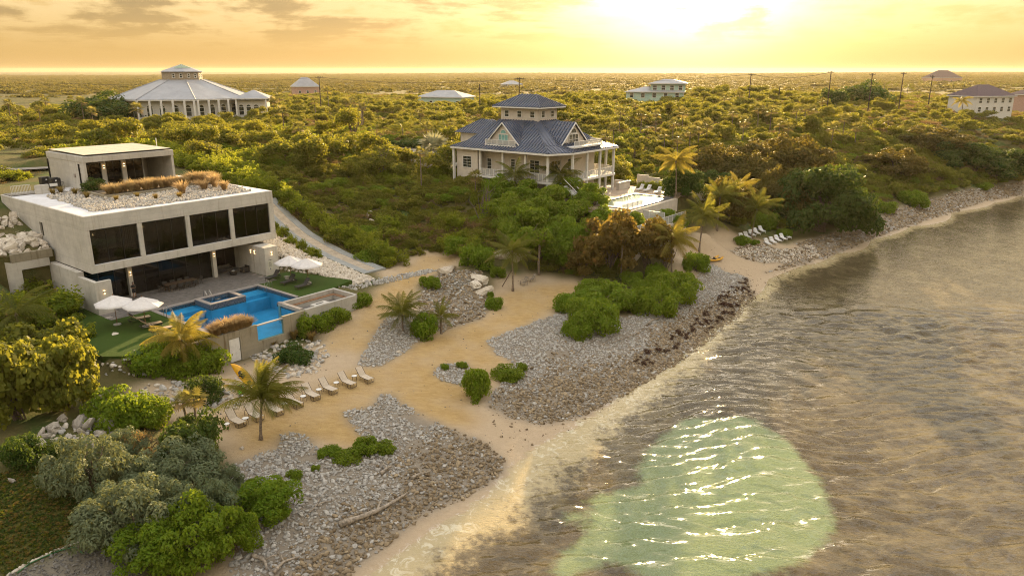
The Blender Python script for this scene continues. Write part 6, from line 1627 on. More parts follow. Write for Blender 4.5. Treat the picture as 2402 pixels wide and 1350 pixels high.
for a, lb in [((215,1172,205,150),'silvery shrub with sunlit yellow top at the lawn edge'),((330,1310,280,165),'widest silvery shrub overhanging the lawn kerb'),((470,1275,190,150),'silvery shrub beside the bright green mounds'),((420,1165,230,115),'silvery shrub behind the widest one'),((530,1160,90,66),'small round silvery shrub at the cobble edge'),((445,1110,110,90),'upright silvery shrub below the dark leafy shrub'),((265,1215,130,70),'silvery shrub drooping over the shaded lawn'),((520,1215,110,80),'silvery shrub between cobbles and green mounds'),((290,1080,120,70),'silvery shrub catching sun beside the orange bush')]: shrub(*a, label=lb, **GRY)
shrub(350, 1075, 110, 80, dry, 'dry orange-brown twiggy bush among silvery shrubs', name='dry_bush', group=None, base_r=1.3, base_h=1.3)
for a, lb in [((1425,662,180,165),'rusty brown sea grape tree on the beach rise'),((1515,648,140,140),'rusty sea grape tree beside leaning trunks'),((1370,660,90,90),'rusty sea grape branch against the green thicket')]:
    shrub(*a, meshes=rust, label=lb, name='sea_grape', cat='tree', group='rusty sea grapes', base_r=2.6, base_h=4.2, stem=st_big)
BIG = dict(name='coastal_thicket', cat='shrub', group='large coastal thickets', base_r=4.2, base_h=5.2, stem=st_tree)
for a, lb, mi in [((1925,552,250,190),'huge dark rounded thicket overhanging the far shore',1),((1830,520,150,130),'dark thicket behind the beach palms',0),((2000,540,110,110),'dark thicket at the shore end of the rounded mass',1),((1760,470,160,110),'brown backlit thicket above the far beach',0),((1860,440,190,120),'golden-topped thicket on the far dune',0),((2330,425,170,80),'dark thicket at the far bend of the shore',1),((2240,395,150,70),'olive thicket sloping towards the far bend',1),((1680,430,150,90),'brown thicket right of the pool deck',0),((1600,480,110,80),'dark thicket at the corner of the pool deck',1),((1700,520,140,110),'thicket behind the drooping palms',0),((1660,480,130,90),'olive thicket between pool hedge and palms',1),((2090,420,160,70),'low olive thicket on the dune crest',0),((2180,360,190,60),'sunlit olive thicket on the ridge slope',0),((1780,400,170,70),'golden-topped thicket behind the brown one',0)]:
    shrub(*a, meshes=[big[mi]], label=lb, **BIG)
for a, lb in [((1255,640,190,120),'big green thicket above the beach chairs'),((1330,640,130,120),'green thicket next to rusty sea grape'),((1200,560,150,85),'green thicket below the dead tree'),((1300,560,170,100),'green thicket in front of pool deck wall'),((1240,488,150,60),'green thicket under the house veranda'),((1340,492,130,64),'green thicket by the garden stair'),((1390,520,80,60),'green thicket at the deck corner'),((1170,480,90,60),'green thicket by the two house palms'),((1380,600,90,70),'green shrub between thicket and fence'),((1425,560,110,70),'green shrub under the end of the pool deck wall'),((1490,575,120,66),'green shrub hiding the foot of the lower retaining wall'),((1560,560,100,60),'green shrub at the palm end of the lower retaining wall')]: shrub(*a, label=lb, **GRB)
# hedges: along the path and the lane
def hedge_row(pts, n, wm, hm, label, group, meshes=hedge):
    L_ = [0]
    P3 = [Vector(p) for p in pts]
    for i in range(len(P3)-1): L_.append(L_[-1] + (P3[i+1]-P3[i]).length)
    for k in range(n):
        s = L_[-1]*(k+.5)/n; i = max(j for j in range(len(L_)) if L_[j] <= s + 1e-6); i = min(i, len(P3)-2)
        q = P3[i].lerp(P3[i+1], (s-L_[i])/(L_[i+1]-L_[i])); r_ = random.Random(k*7+n)
        q = q + Vector((r_.uniform(-.3,.3), r_.uniform(-.3,.3), 0)); q.z = gz(q.x, q.y)
        o = thing('hedge_shrub', label, 'shrub', q, 0, group)
        w_ = wm*r_.uniform(.85,1.2); h_ = hm*r_.uniform(.8,1.2)
        link('foliage', r_.choice(meshes), o, (0,0,-.05), (0,0,r_.random()*6.28), (w_/2.5, w_/2.5, h_/2.3))
        link('stems', st_small, o, (0,0,-.1), (0,0,r_.random()*6), (w_*.35, w_*.35, h_*.6))
hedge_row([vil(33,-9), vil(32.8,0), vil(32.4,8), vil(32.2,16), vil(32,24), vil(32,36), vil(32,46)], 27, 3.4, 3.0, 'sunlit leafy hedge shrub on the scrub side of the sloping path', 'hedge along the sloping path')
hedge_row([vil(28.6,14.5), vil(28.8,22), vil(28.8,34), vil(28.8,46)], 13, 3.6, 3.0, 'sunlit leafy hedge shrub on the villa side above the end of the path', 'hedge along the sloping path')
hedge_row([vil(25.6,-3), vil(25.8,2), vil(26.2,8), vil(26.4,12)], 8, 1.7, 1.6, 'small leafy shrub between the sloping path and stone bank', 'shrubs on the stone bank')
hedge_row([gat(470,376), gat(520,384), gat(600,382), gat(650,372)], 8, 3.6, 2.6, 'low leafy hedge shrub lining the lane behind the villa', 'hedge along the lane')
hedge_row([gat(655,375), gat(700,370), gat(800,360), gat(880,356)], 10, 4.2, 4.2, 'tall bushy roadside shrub in front of the lane', 'hedge along the lane')
hedge_row([gat(-20,432), gat(40,420), gat(70,412)], 4, 3.6, 1.8, 'orange-lit shrub beside the villa roof entrance', 'entrance shrubs', dry + hedge)
hedge_row([gat(930,344), gat(1000,346)], 4, 4.5, 2.6, 'clipped hedge block beside the driveway', 'clipped hedge by the driveway', dark)
hedge_row([hou(20.6,-3.5), hou(20.6,-12.4)], 6, 2.4, 1.6, 'clipped green hedge shrub behind the deck loungers', 'hedge behind the pool deck', hedge)
# grasses on the roof and by the pool
def tuft(pos, s, meshes, label, group):
    o = thing('ornamental_grass', label, 'grass', pos, random.random()*6.28*.2, group)
    link('blades', random.choice(meshes), o, (0,0,0), (0,0,random.uniform(-.4,.4)), (s,s,s*random.uniform(.85,1.15)))
for k in range(34):
    s = k/33; tuft(vil(6.9 + 13.4*s, 9.9 + (1.6*max(0, s-.45)) + random.uniform(-.25,.5), 13.6), 1.05*random.uniform(.9,1.3), gtuft, 'golden windswept grass clump in the raised roof planter', 'golden grasses in the roof planter')
for x, y in [(4.6,17.0),(5.2,14.6),(5.0,11.0),(6.2,6.6),(9.5,4.4),(13.2,5.4),(16.6,6.6),(18.4,7.4),(17.8,4.2),(11.6,3.2),(20.2,10.5),(19.4,9.4),(3.6,16.6),(8.8,7.2)]:
    big_ = x > 13; tuft(vil(x, y, 13.25), (1.5 if big_ else 1.0)*random.uniform(.8,1.1), gtuft if big_ else otuft, 'sandy grass tussock growing from the roof rocks' if big_ else 'olive grass tussock growing from the roof rocks', 'grass tussocks in the roof rocks')
o = shrub(0, 0, 60, 30, dark, 'dark green clipped bush in the roof planter', pos=vil(7.3, 14.6, 13.6), base_r=1.5, base_h=1.6)
for k in range(12): tuft(vil(3.4 + .33*k, -16.05 + random.uniform(-.3,.2), 3.5), 1.15*random.uniform(.9,1.3), gtuft, 'golden grass clump along the rim of the pool wall', 'golden grasses at the pool rim')
for (u, v, s) in [(655,800,1.3),(690,795,1.2),(730,800,1.2),(640,812,.9),(380,805,1.3),(355,825,1.1),(455,905,1.0),(560,770,1.0)]: tuft(gat(u, v), s, otuft if v > 790 else gtuft, 'olive grass tussock on the planted rocks around the pool wall', 'grass tussocks round the pool wall')
# palms
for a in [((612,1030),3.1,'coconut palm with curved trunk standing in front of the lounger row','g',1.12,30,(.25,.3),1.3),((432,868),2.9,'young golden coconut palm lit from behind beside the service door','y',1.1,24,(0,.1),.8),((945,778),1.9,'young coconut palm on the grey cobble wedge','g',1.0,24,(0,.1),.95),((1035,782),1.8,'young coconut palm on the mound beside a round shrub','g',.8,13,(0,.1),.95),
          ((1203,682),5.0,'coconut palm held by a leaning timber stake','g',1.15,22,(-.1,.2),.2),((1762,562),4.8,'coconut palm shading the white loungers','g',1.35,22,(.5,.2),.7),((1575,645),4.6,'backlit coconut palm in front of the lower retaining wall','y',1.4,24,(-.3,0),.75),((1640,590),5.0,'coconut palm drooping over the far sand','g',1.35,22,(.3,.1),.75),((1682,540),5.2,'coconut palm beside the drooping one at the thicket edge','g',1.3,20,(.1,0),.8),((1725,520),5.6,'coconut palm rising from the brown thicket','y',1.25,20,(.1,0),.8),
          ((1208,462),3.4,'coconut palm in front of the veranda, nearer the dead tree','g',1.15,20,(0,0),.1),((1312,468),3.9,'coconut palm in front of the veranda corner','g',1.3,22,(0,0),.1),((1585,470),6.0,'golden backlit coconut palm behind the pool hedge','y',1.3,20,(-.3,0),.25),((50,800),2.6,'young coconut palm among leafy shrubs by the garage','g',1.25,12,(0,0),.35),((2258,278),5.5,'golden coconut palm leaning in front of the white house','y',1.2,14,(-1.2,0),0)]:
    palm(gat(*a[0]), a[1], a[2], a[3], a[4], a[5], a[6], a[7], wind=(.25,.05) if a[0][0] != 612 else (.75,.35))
for k, (u, v) in enumerate([(2025,205),(2055,208),(2075,210),(2100,205),(2130,212),(2160,200),(2180,206),(2235,206),(2262,204),(2300,205),(2345,206),(2380,208),(995,335),(1022,332),(1050,338),(945,330)]):
    palm(gat_h(u, v - 8, 5.0) if u > 1900 else gat(u, v), 5.0 if u > 1900 else 2.6, 'wind-ruffled palm in the grove along the ridge' if u > 1900 else 'short palm lining the driveway', 'g', 1.15, 9, (0,0), .1, 'palms of the ridge grove' if u > 1900 else 'palms along the driveway')
thatch(gat(463,1000), 2.3, 'small thatch palm with silvery new leaf near the lounger row', 1.0, FAN, 1.6); thatch(gat(437,992), 1.9, 'small dead-skirted thatch palm leaning beside its twin', .9, FAN, 1.6)
thatch(gat(1457,655), 5.6, 'slender bare-trunk thatch palm through the rusty sea grape', 1.0); thatch(gat(988,440), 5.4, 'slender thatch palm in front of the silver fan palm', 1.1); thatch(gat(1116,470), 3.6, 'thatch palm beside the house end wall', 1.2)
thatch(gat(1018,392), 3.2, 'bushy silver fan palm by the house corner', 1.9, SFAN, 2.5); thatch(gat(1265,645), 5.0, 'tall bare palm trunk rising behind the beach chairs', 1.0, FAN, 2.6)
thl = 'thatch palm rising out of the golden scrub'
for (u, v, h) in [(268,218,6.5),(165,232,5),(190,238,5.5),(106,238,5),(320,255,5),(18,242,5),(640,236,5),(655,230,5.5),(768,212,7),(738,238,5),(812,240,6),(832,238,6),(662,262,5),(520,238,4),(605,240,4),(508,240,4.5),(850,250,5),(1490,245,4),(1455,262,5),(1602,265,5),(1505,268,5),(1540,268,5),(1580,290,5),(1640,300,5),(1660,292,5),(1720,265,5),(1745,285,5),(1780,255,5),(1810,260,5),(1830,290,5.5),(1850,300,5),(1870,258,5),(1890,255,5),(1905,258,4.5),(1982,280,5),(1930,238,4),(1700,230,4.5),(1735,222,5),(1620,310,5),(1560,315,5),(1590,325,5),(1000,300,4),(1060,290,4),(985,265,4),(1180,262,4),(1440,300,5),(1420,320,5),(1955,300,4.5),(2010,300,4),(2085,282,4),(2295,228,4),(40,262,4.5),(215,262,4.5),(90,255,4),(700,300,4)]:
    thatch(gat_h(u, v, h), h, thl, 1.5*random.uniform(.85,1.2), FAN, 1.8, 'thatch palms in the scrub')
# dead trees
for (u, v, h, lb) in [(1135,530,6.0,'leafless grey tree below the house end wall'),(900,420,5.0,'pale bare tree leaning over the scrub slope'),(1560,640,4.5,'bare twiggy tree in front of the backlit palm'),(845,300,7,'bare-branched tree at the edge of the lane woods')]:
    o = thing('dead_tree', lb, 'tree', gat(u, v), 0, 'leafless trees')
    link('trunk', twigs(.22, 1.05, 3, np.random.default_rng(u), .022, 'bark'), o, (0,0,-.1), (0,0,0), (h*.9, h*.9, h*.7)); link('branches', twigs(.5, 1.0, 9, np.random.default_rng(u+1), .008, 'bark'), o, (0,0,0), (0,0,0), (h*.8, h*.8, h))
# flat-topped trees that stand out of the woods behind the villa
for (u, v, w_, h_, lb) in [(490,345,70,60,'flat-crowned tree standing over the lane'),(410,300,70,40,'green tree at the lane woods edge'),(830,330,80,90,'reddish-crowned tall tree in the lane woods'),(880,395,90,90,'leaning vine-covered tree beside the driveway'),(1488,380,40,60,'umbrella-shaped tree beside the veranda'),(250,285,170,75,'wide dark tree beside the octagonal house'),(1950,248,70,40,'dark rounded tree beside a utility pole'),(2030,245,120,60,'dark grove tree on the ridge'),(1985,470,60,40,'scrubby tree on the dune')]:
    shrub(u, v, w_, h_, scrubt if 'dark' not in lb else dark, lb, name='scrub_tree', cat='tree', group='trees standing out of the scrub', base_r=2.0 if 'dark' not in lb else 1.5, base_h=3.6 if 'dark' not in lb else 1.6, stem=st_tree)
# ================================================================== scattered stuff (instances on points)
def scatter(name, pts, rot, scl, idx, meshes, label):
    n = len(pts)
    me = bpy.data.meshes.new(name); me.vertices.add(n); me.vertices.foreach_set('co', np.asarray(pts, np.float32).ravel())
    for an, ty, arr, key in (('rot', 'FLOAT_VECTOR', rot, 'vector'), ('scl', 'FLOAT_VECTOR', scl, 'vector'), ('idx', 'INT', idx, 'value')):
        a = me.attributes.new(an, ty, 'POINT'); a.data.foreach_set(key, np.ascontiguousarray(arr, np.int32 if ty == 'INT' else np.float32).ravel())
    src = bpy.data.collections.new(name + '_source')
    for k, m_ in enumerate(meshes): src.objects.link(bpy.data.objects.new(f'{name}_{k:02d}', m_))
    ng = bpy.data.node_groups.new(name, 'GeometryNodeTree')
    ng.interface.new_socket('Geometry', in_out='INPUT', socket_type='NodeSocketGeometry'); ng.interface.new_socket('Geometry', in_out='OUTPUT', socket_type='NodeSocketGeometry')
    N = ng.nodes.new; gi, go = N('NodeGroupInput'), N('NodeGroupOutput')
    ci = N('GeometryNodeCollectionInfo'); ci.inputs['Collection'].default_value = src; ci.inputs['Separate Children'].default_value = True; ci.inputs['Reset Children'].default_value = True
    iop = N('GeometryNodeInstanceOnPoints'); iop.inputs['Pick Instance'].default_value = True
    def attr(nm, ty): x = N('GeometryNodeInputNamedAttribute'); x.data_type = ty; x.inputs['Name'].default_value = nm; return x.outputs['Attribute']
    e2r = N('FunctionNodeEulerToRotation'); Lk = ng.links.new
    Lk(attr('rot', 'FLOAT_VECTOR'), e2r.inputs[0]); Lk(e2r.outputs[0], iop.inputs['Rotation']); Lk(attr('scl', 'FLOAT_VECTOR'), iop.inputs['Scale']); Lk(attr('idx', 'INT'), iop.inputs['Instance Index'])
    Lk(gi.outputs[0], iop.inputs['Points']); Lk(ci.outputs[0], iop.inputs['Instance']); Lk(iop.outputs[0], go.inputs[0])
    o = link(name, me); md = o.modifiers.new('scatter', 'NODES'); md.node_group = ng
    return tag(o, label=label, kind='stuff')
S = np.random.default_rng(21)
def rock_mesh(name, mat, sub, g, flat=.65, rough=.22, cutd=.72, nc=5):
    bm = bmesh.new(); bmesh.ops.create_icosphere(bm, subdivisions=sub, radius=1.0)
    k = g.normal(size=(5, 3)); ph = g.random(5)*6; cut = g.normal(size=(nc, 3)); cut /= np.linalg.norm(cut, axis=1, keepdims=True)
    for v in bm.verts:
        d = np.array(v.co); r_ = 1 + rough*sum(math.sin(float(d @ k[i])*1.7 + ph[i])/(i+1.2) for i in range(5))
        p = d*r_
        for c in cut:
            h = float(p @ c) - cutd
            if h > 0: p = p - c*h*.95
        if sub > 2: p = p*(1 + .07*g.normal())
        v.co = Vector((p[0], p[1]*(.75), p[2]*flat))
    me = bpy.data.meshes.new(name); bm.to_mesh(me); bm.free(); me.materials.append(M[mat])
    return me
M['rock_grey'] = rockmat('grey_cobble', (.34,.325,.30), (.54,.515,.47), (.20,.18,.15))
M['rock_brown'] = rockmat('brown_cobble', (.175,.130,.080), (.40,.315,.205), (.075,.052,.028))
M['rock_pale'] = rockmat('pale_limestone', (.56,.49,.40), (.70,.64,.54), (.30,.235,.165))
M['rock_dark'] = rockmat('dark_gravel', (.13,.125,.118), (.27,.255,.23), (.07,.06,.05))
M['boulder'] = rockmat('weathered_boulder', (.30,.27,.23), (.50,.45,.38), (.12,.10,.08), .5)
RG = [rock_mesh('cobble', 'rock_grey', 2, S) for _ in range(5)]; RB = [rock_mesh('cobble', 'rock_brown', 2, S) for _ in range(5)]
RP = [rock_mesh('cobble', 'rock_pale', 2, S) for _ in range(5)]; RD = [rock_mesh('cobble', 'rock_dark', 2, S) for _ in range(4)]
def samp(bounds, dens):
    x0, x1, y0, y1 = bounds; n = int((x1-x0)*(y1-y0)*dens); return x0 + (x1-x0)*S.random(n), y0 + (y1-y0)*S.random(n)
def stones(name, polys, dens, r0, r1, meshes, label, test=None, lift=.25, wob=5):
    P3 = [gat(*p) for pl in polys for p in pl]
    X, Y = samp((min(p.x for p in P3)-1, max(p.x for p in P3)+1, min(p.y for p in P3)-1, max(p.y for p in P3)+1), dens)
    Z = ground(X, Y); k = zone(X, Y, Z, polys, wob)
    if test is not None: k &= test(X, Y, Z)
    X, Y, Z = X[k], Y[k], Z[k]; n = len(X)
    r = r0*(r1/r0)**(S.random(n)**1.8)
    scl = np.stack([r*(.8+.5*S.random(n)), r*(.8+.4*S.random(n)), r*(.7+.4*S.random(n))], 1)
    rot = np.stack([S.normal(0,.35,n), S.normal(0,.35,n), S.random(n)*6.28], 1)
    return scatter(name, np.stack([X, Y, Z + r*lift], 1), rot, scl, S.integers(0, len(meshes), n), meshes, label)
wetl = lambda X, Y, Z: Z < (-.36 + .16*S.normal(size=X.shape) + .22*_vn(X, Y, 4.5, 41) + .12*_vn(X, Y, 1.2, 42))
dryl = lambda X, Y, Z: (Z > (-.36 + .12*S.normal(size=X.shape) + .22*_vn(X, Y, 4.5, 41))) & (_vn(X, Y, 2.4, 43) > -.78)
stones('grey_cobbles', [GRAV_A, GRAV_B, GRAV_C, GRAV_D], 36, .05, .20, RG, 'bank of grey-white cobbles above the wet shore', dryl)
stones('brown_cobbles', [GRAV_A, GRAV_B], 30, .06, .22, RB + RB + RG[:1], 'band of brown weedy cobbles along the water', wetl)
stones('mound_rubble', [GRAV_E], 22, .07, .26, RG[:2] + RB, 'grey-brown rubble on the rocky mound')
stones('far_shore_rubble', [GRAV_G, GRAV_F], 9, .10, .32, RB + RG[:1], 'brown rubble along the far shore', lambda X, Y, Z: S.random(X.shape) < .8)
stones('far_cobbles', [GRAV_F], 16, .08, .22, RP, 'pale cobble bank by the white loungers')
stones('dark_gravel', [GRAV_H], 40, .04, .12, RD, 'dark grey gravel bed below the lawn kerb')
stones('bank_rocks', [GRAV_I, [(230,850),(320,838),(340,880),(250,885)], [(100,1000),(250,985),(290,1030),(200,1060),(110,1060)]], 6, .12, .36, RG + RP, 'loose pale rocks on the planted bank')
stones('pool_rocks', [[(570,830),(640,800),(760,800),(770,835),(740,880),(680,890),(640,870),(600,850)]], 7, .12, .34, RP + RG, 'loose pale rocks around the plants under the pool wall')
# scattered stones out of the banks, over sand and wrack line
stones('strewn_stones', [[(1130,950),(1250,985),(1420,930),(1700,735),(1790,650),(1900,610),(1880,640),(1700,780),(1430,960),(1280,1040),(1190,1060)], [(1640,640),(1760,640),(1790,660),(1750,700),(1690,720)]], 1.6, .05, .16, RB, 'dark stones strewn over the wet sand')
M['wrack'] = leafmat('dry_seaweed', (.055,.028,.018), (.10,.058,.038), (.2,.1,.05), .15)
WR_ = [fol('wrack', clump(1.0, .5, 10, .4, 260, .3, .25, G, jitter=1.2, shell=.9), M['wrack'])]
stones('seaweed_wrack', [[(1630,745),(1690,690),(1750,655),(1768,685),(1722,735),(1645,795)], [(1480,850),(1560,800),(1640,750),(1650,770),(1570,825),(1500,870)]], 1.6, .25, .6, WR_, 'dark purple-brown seaweed wrack along the shore')
stones('lawn_grass', [LAWN_L], 60, .10, .22, otuft[:1] + [fol('blades', grass_tuft(60, .7, .7, G, .05), M[q_]) for q_ in ('l_dark', 'l_scrub', 'l_dark')], 'short rough grass of the shaded lawn', lift=0)
stones('beach_debris', [SAND], .35, .03, .10, RB + RD, 'bits of stone and seaweed on the sand', lambda X, Y, Z: Z > -.85)
# slope rubble beside the villa
n = 5200; lx = 21.6 + 5.2*S.random(n); ly = -11.5 + 27*S.random(n); kk = (lx < 27.2) & (lx > 21.5 + .33*np.maximum(0, -ly - 2.5)*.55)
Q = [vil(a, b_) for a, b_ in zip(lx[kk], ly[kk])]; X = np.array([q.x for q in Q]); Y = np.array([q.y for q in Q]); Z = ground(X, Y); n = len(X); r = .10*(3.4)**(S.random(n))
scatter('bank_rubble', np.stack([X, Y, Z + .05], 1), S.random((n,3))*6.28, np.stack([r]*3, 1), S.integers(0, 5, n), RP, 'warm limestone rubble bank between villa and path')
n = 420; lx = 21 + 14*S.random(n); ly = -10.8 - 1.8*S.random(n) - .10*(lx-21); Q = [vil(a, b_) for a, b_ in zip(lx, ly)]; X = np.array([q.x for q in Q]); Y = np.array([q.y for q in Q]); r = .09*(3.2)**S.random(n)
scatter('edge_rubble', np.stack([X, Y, ground(X, Y) + .04], 1), S.random((n,3))*6.28, np.stack([r]*3, 1), S.integers(0, 5, n), RG, 'line of pale stones across the sand terrace')
# roof stones
RBED = [(2.5,15.6),(1.9,2.0),(7.8,1.1),(19.5,1.4),(20.9,8.8),(20.9,12),(12.6,9.0),(6.2,9.2),(6.2,17.6),(4.4,17.8)]
lx, ly = samp((1.5, 21, 1, 18), 26); kk = inpoly(lx + .25*_vn(lx, ly, .9, 51), ly + .25*_vn(lx, ly, .9, 52), RBED); lx, ly = lx[kk], ly[kk]; n = len(lx)
Q = [vil(a, b_) for a, b_ in zip(lx, ly)]; r = .08*(2.6)**S.random(n)
scatter('roof_stones', np.array([(q.x, q.y, 13.22) for q in Q]) + np.stack([np.zeros(n), np.zeros(n), r*.5], 1), S.random((n,3))*6.28, np.stack([r]*3, 1), S.integers(0, 10, n), RP + RG, 'bed of pale stones on the villa roof')
# ---- boulders as things
BO = [rock_mesh('boulder', 'boulder', 3, S, .85, .40, .45, 14) for _ in range(4)]; BP = [rock_mesh('boulder', 'rock_pale', 3, S, .85, .36, .48, 13) for _ in range(5)]
def boulder(pos, r, meshes, label, group, sq=(1,1,1)):
    o = link('boulder', random.choice(meshes), None, pos, (random.uniform(-.4,.4), random.uniform(-.4,.4), random.random()*6.28), (1.5*r*sq[0], 1.5*r*sq[1], 1.5*r*sq[2]))
    return tag(o, label, 'rock', group)
for row in range(5):
    for k in range(9):
        boulder(vil(-.75 - k*.82 + random.uniform(-.2,.2) - (row % 2)*.4, 15.2 + row*.22 + random.uniform(-.1,.1), 9.5 + row*.48), random.uniform(.40,.56), BP, 'pale limestone boulder stacked in the dry wall against the villa side', 'boulders of the stacked wall')
for row in range(7):
    for k in range(8):
        y = 9.1 + row*.85; z = 8.85 + row*.10 + .45*math.sin(row*.5)
        boulder(vil(-.75 - k*.78 + random.uniform(-.25,.25), y + random.uniform(-.25,.25), z + random.uniform(-.1,.15)), random.uniform(.34,.68), BP, 'pale limestone boulder heaped in the planter above the garage', 'boulders above the garage')
for k in range(30): boulder(vil(-4.8 - 3.4*random.random(), 9.2 + 6*random.random(), 7.6 + 2.2*random.random()), random.uniform(.4,.7), BP, 'pale limestone boulder on the bank beside the garage pier', 'boulders beside the garage')
tag(link('bank_earth', MB().prism([(-.05,8.75),(-.05,22),(-9,22),(-9,9.5),(-4.2,8.75)], 4.0, [8.6,12.4,12.0,9.0,8.6]).mesh('bank_earth', M['ground']), loc=vil(0,0,0), rot=(0,0,VAZ)), kind='structure', label='earth bank under the boulders beside the villa')
for (u, v, r) in [(130,1010,1.0),(185,1000,1.25),(238,1000,1.35),(275,985,1.1),(215,1035,.8),(150,1045,.8),(100,1050,.7),(70,1040,.6),(255,1045,.7),(180,1065,.6),(120,1080,.5),(85,1075,.55),(60,1060,.5),(225,960,.5),(232,935,.55),(245,1060,.5),(290,1050,.5),(195,1020,.6),(30,1130,.4),(165,1030,.7),(110,1025,.6),(205,1005,.9),(260,1010,.8),(150,985,.7),(225,1050,.55),(130,1060,.5),(95,1020,.5),(285,1015,.6),(240,1020,.7)]:
    q = gat(u, v); boulder(q + Vector((0,0,r*.12)), r*.62, BO, 'weathered grey boulder in the heap beside the shaded lawn', 'boulder heap by the lawn')
for (u, v, r, lb, gr) in [(938,827,.30,'single pale rock at the tip of the cobble wedge',None),(1048,640,.9,'white angular rock at the head of the mound',None),(1430,668,.45,'pale rock under the rusty sea grape',None),(275,788,.38,'white rock lying on the turf lawn',None),(318,826,.35,'white rock at the front edge of the turf lawn',None),(568,1052,.22,'small pale stone on the sand near the dark leafy shrub',None),
    (842,502,.5,'white rock in the scrub slope','white rocks in the scrub'),(858,510,.6,'white rock in the scrub slope','white rocks in the scrub'),(866,500,.55,'white rock in the scrub slope','white rocks in the scrub'),(872,520,.5,'white rock in the scrub slope','white rocks in the scrub'),(880,538,.45,'white rock in the scrub slope','white rocks in the scrub'),(1210,605,1.3,'white rock face behind the staked palm','rock face stones'),(1180,600,1.2,'white rock face behind the staked palm','rock face stones'),(1230,596,1.0,'white rock face behind the staked palm','rock face stones'),(1128,660,1.1,'white rock outcrop at the end of the mound','rock face stones'),(1136,690,.9,'white rock outcrop at the end of the mound','rock face stones'),(1115,672,1.0,'white rock outcrop at the end of the mound','rock face stones')]:
    boulder(gat(u, v) + Vector((0,0,r*.2)), r, BP, lb, gr, (1,1,.8))
for k in range(34):
    s = k/33; u, v = 20 + 163*s, 1347 - 75*s - 6*math.sin(s*3)
    boulder(gat(u, v), random.uniform(.055,.10), RP, 'small white edging stone between shaded lawn and dark gravel', 'edging stones of the lawn')
hs = thing('garden_hose', 'thin green hose lying along the lawn edging', 'hose', gat(60,1340))
hp0 = hs.location.copy(); MB().tube([gat(u, v) + Vector((0,0,.05)) - hp0 for u, v in [(40,1345),(70,1322),(100,1308),(140,1292),(175,1283),(186,1292),(195,1298),(208,1296),(214,1288)]], .03, 5).part('tube', simple('green_hose', (.03,.16,.05), .5), hs, True)
# ---- scrub
road_pts = np.array([(p.x, p.y) for p in ROADPTS]); drive_pts = np.array([(p.x, p.y) for p in DRIVEPTS])
hl = [(o.location.x, o.location.y) for o in COL.objects if o.get('category') == 'house' and o.name.startswith('house')]
def allowed(X, Y, Z):
    u, v, zc = proj(X, Y, Z); ok = inpoly(u, v, W_SCRUB) & (Z > 1.3)
    lx, ly = vil_inv(X, Y); ok &= ~((lx > -10.5) & (lx < 27) & (ly > -22) & (ly < 21)) & ~((lx > -7) & (lx < 24) & (ly >= 21) & (ly < 37)); ok &= ~((lx > 24) & (lx < 32) & (ly > -13) & (ly < 40))
    lx, ly = hou_inv(X, Y); ok &= ~((lx > -.8) & (lx < 23) & (ly > -19) & (ly < 21)) & ~((lx > 10) & (lx < 19) & (ly > 18) & (ly < 30)); ok &= ~((lx > -6) & (lx < 12) & (ly > -23) & (ly < -12))
    for pts, w_ in ((road_pts, 4.6), (drive_pts, 4.6)):
        for a in range(0, len(pts)): ok &= (X-pts[a, 0])**2 + (Y-pts[a, 1])**2 > w_*w_ if a % 2 == 0 else True
    ok &= (X - C8.x)**2 + (Y - C8.y)**2 > 24**2
    for hx, hy in hl: ok &= (X-hx)**2 + (Y-hy)**2 > 13**2
    return ok
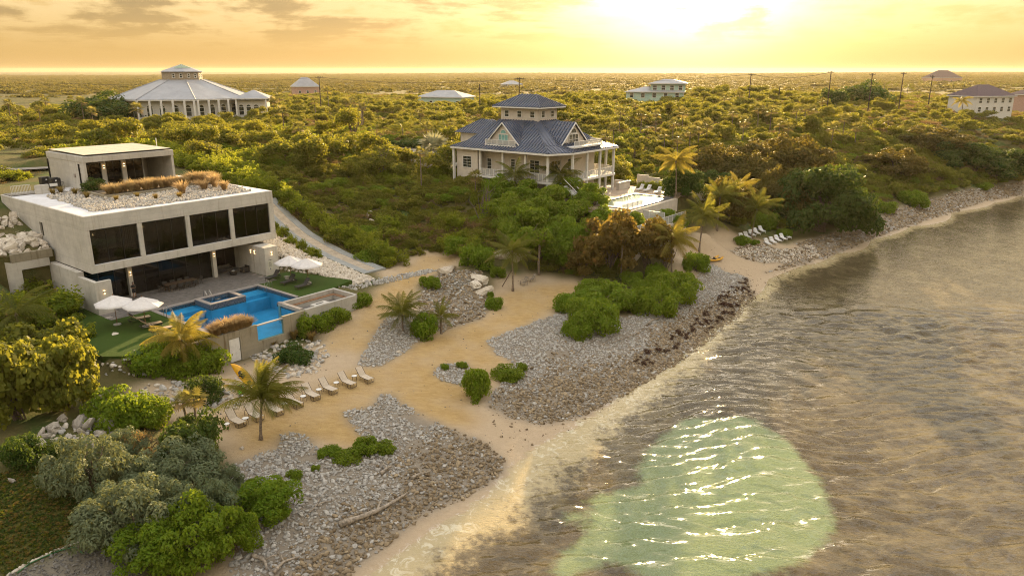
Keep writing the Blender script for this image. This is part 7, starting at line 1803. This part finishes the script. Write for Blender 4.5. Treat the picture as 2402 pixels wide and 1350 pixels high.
def plants(name, X, Y, s0, s1, meshes, probs, label, flat=1.0, extra=None):
    Z = ground(X, Y); k = allowed(X, Y, Z)
    if extra is not None: k &= extra(X, Y, Z)
    k &= _vn(X, Y, 38, 64) < .82
    X, Y, Z = X[k], Y[k], Z[k]; n = len(X); s = s0 + (s1-s0)*S.random(n)**1.5
    s *= (1 + .25*_vn(X, Y, 14, 61))*(1 + .35*_vn(X, Y, 60, 63))
    idx = np.minimum(np.searchsorted(np.cumsum(probs)/sum(probs), S.random(n)*.9999 if probs is not None else 0), len(meshes)-1)
    # neighbouring plants tend to be the same sort
    nz_ = .5 + .5*_vn(X, Y, 24, 62); idx2 = np.minimum(np.searchsorted(np.cumsum(probs)/sum(probs), np.clip(nz_, 0, .9999)), len(meshes)-1)
    idx = np.where(S.random(n) < .45, idx2, idx)
    return scatter(name, np.stack([X, Y, Z - .1], 1), np.stack([S.normal(0,.06,n), S.normal(0,.06,n), S.random(n)*6.28], 1), np.stack([s*(.85+.4*S.random(n)), s*(.85+.4*S.random(n)), s*flat*(.75+.5*S.random(n))], 1), idx, meshes, label)
low = scrub + dry + naup[:2] + hedge[:2]
X, Y = samp((-75, 135, 60, 185), .55)
plants('slope_scrub', X, Y, .45, 1.15, low, [2,2,2,2,1,1,1,1.4,1.4,1.2,1.2], 'tangled green and brown scrub covering the slope between the houses', .85)
X, Y = samp((-75, 135, 60, 185), 1.3)
plants('undergrowth', X, Y, .22, .5, dry + scrub + otuft, [1,1,1,1,1,1,1,1.2,1.2], 'low grassy undergrowth on the scrub slope', .8)
tallw = lambda X, Y, Z: (S.random(X.shape) < .25 + .75*sstep(-.1, .5, _vn(X, Y, 26, 71))) & ~((np.abs(X - 60) < 100) & (Y < 95))
X, Y = samp((-150, 170, 118, 330), .075)
plants('lane_woods', X, Y, .7, 1.35, scrubt + scrub[:2] + dry[:1], [3,3,3,1,1,1], 'scrubby low woods behind the lane and houses', .95, tallw)
X, Y = samp((-190, 260, 150, 430), .20)
plants('plain_scrub', X, Y, .6, 2.1, scrub + dry, [2,2,2,2,1.6,1.6,1.6], 'golden scrub spreading inland', .62)
Yd = 400 + 3100*S.random(60000)**.62; Xd = (S.random(60000)*2 - 1)*Yd*.78
plants('far_scrub', Xd, Yd, .6, 2.1, farl, [1,1,1,1], 'distant scrub reading as one mass to the horizon', .48)
# ================================================================== haze over the land
if 0: pass
hz_o = link('haze', MB().box(-6600, 6600, -1550, 9100, -52, 44).mesh('haze', M['black'])); hz_o.data.materials.clear()
hm = bpy.data.materials.new('haze_air'); hm.use_nodes = True; hm.node_tree.nodes.clear(); ht = NT(hm.node_tree)
pv_ = ht.n('ShaderNodeVolumePrincipled'); pv_.inputs['Color'].default_value = (.95,.86,.70,1); pv_.inputs['Density'].default_value = 0.00005; pv_.inputs['Anisotropy'].default_value = .4
ht.l(pv_.outputs[0], ht.n('ShaderNodeOutputMaterial').inputs['Volume']); hz_o.data.materials.append(hm)
tag(hz_o, label='thin golden evening haze over land and sea', kind='stuff')
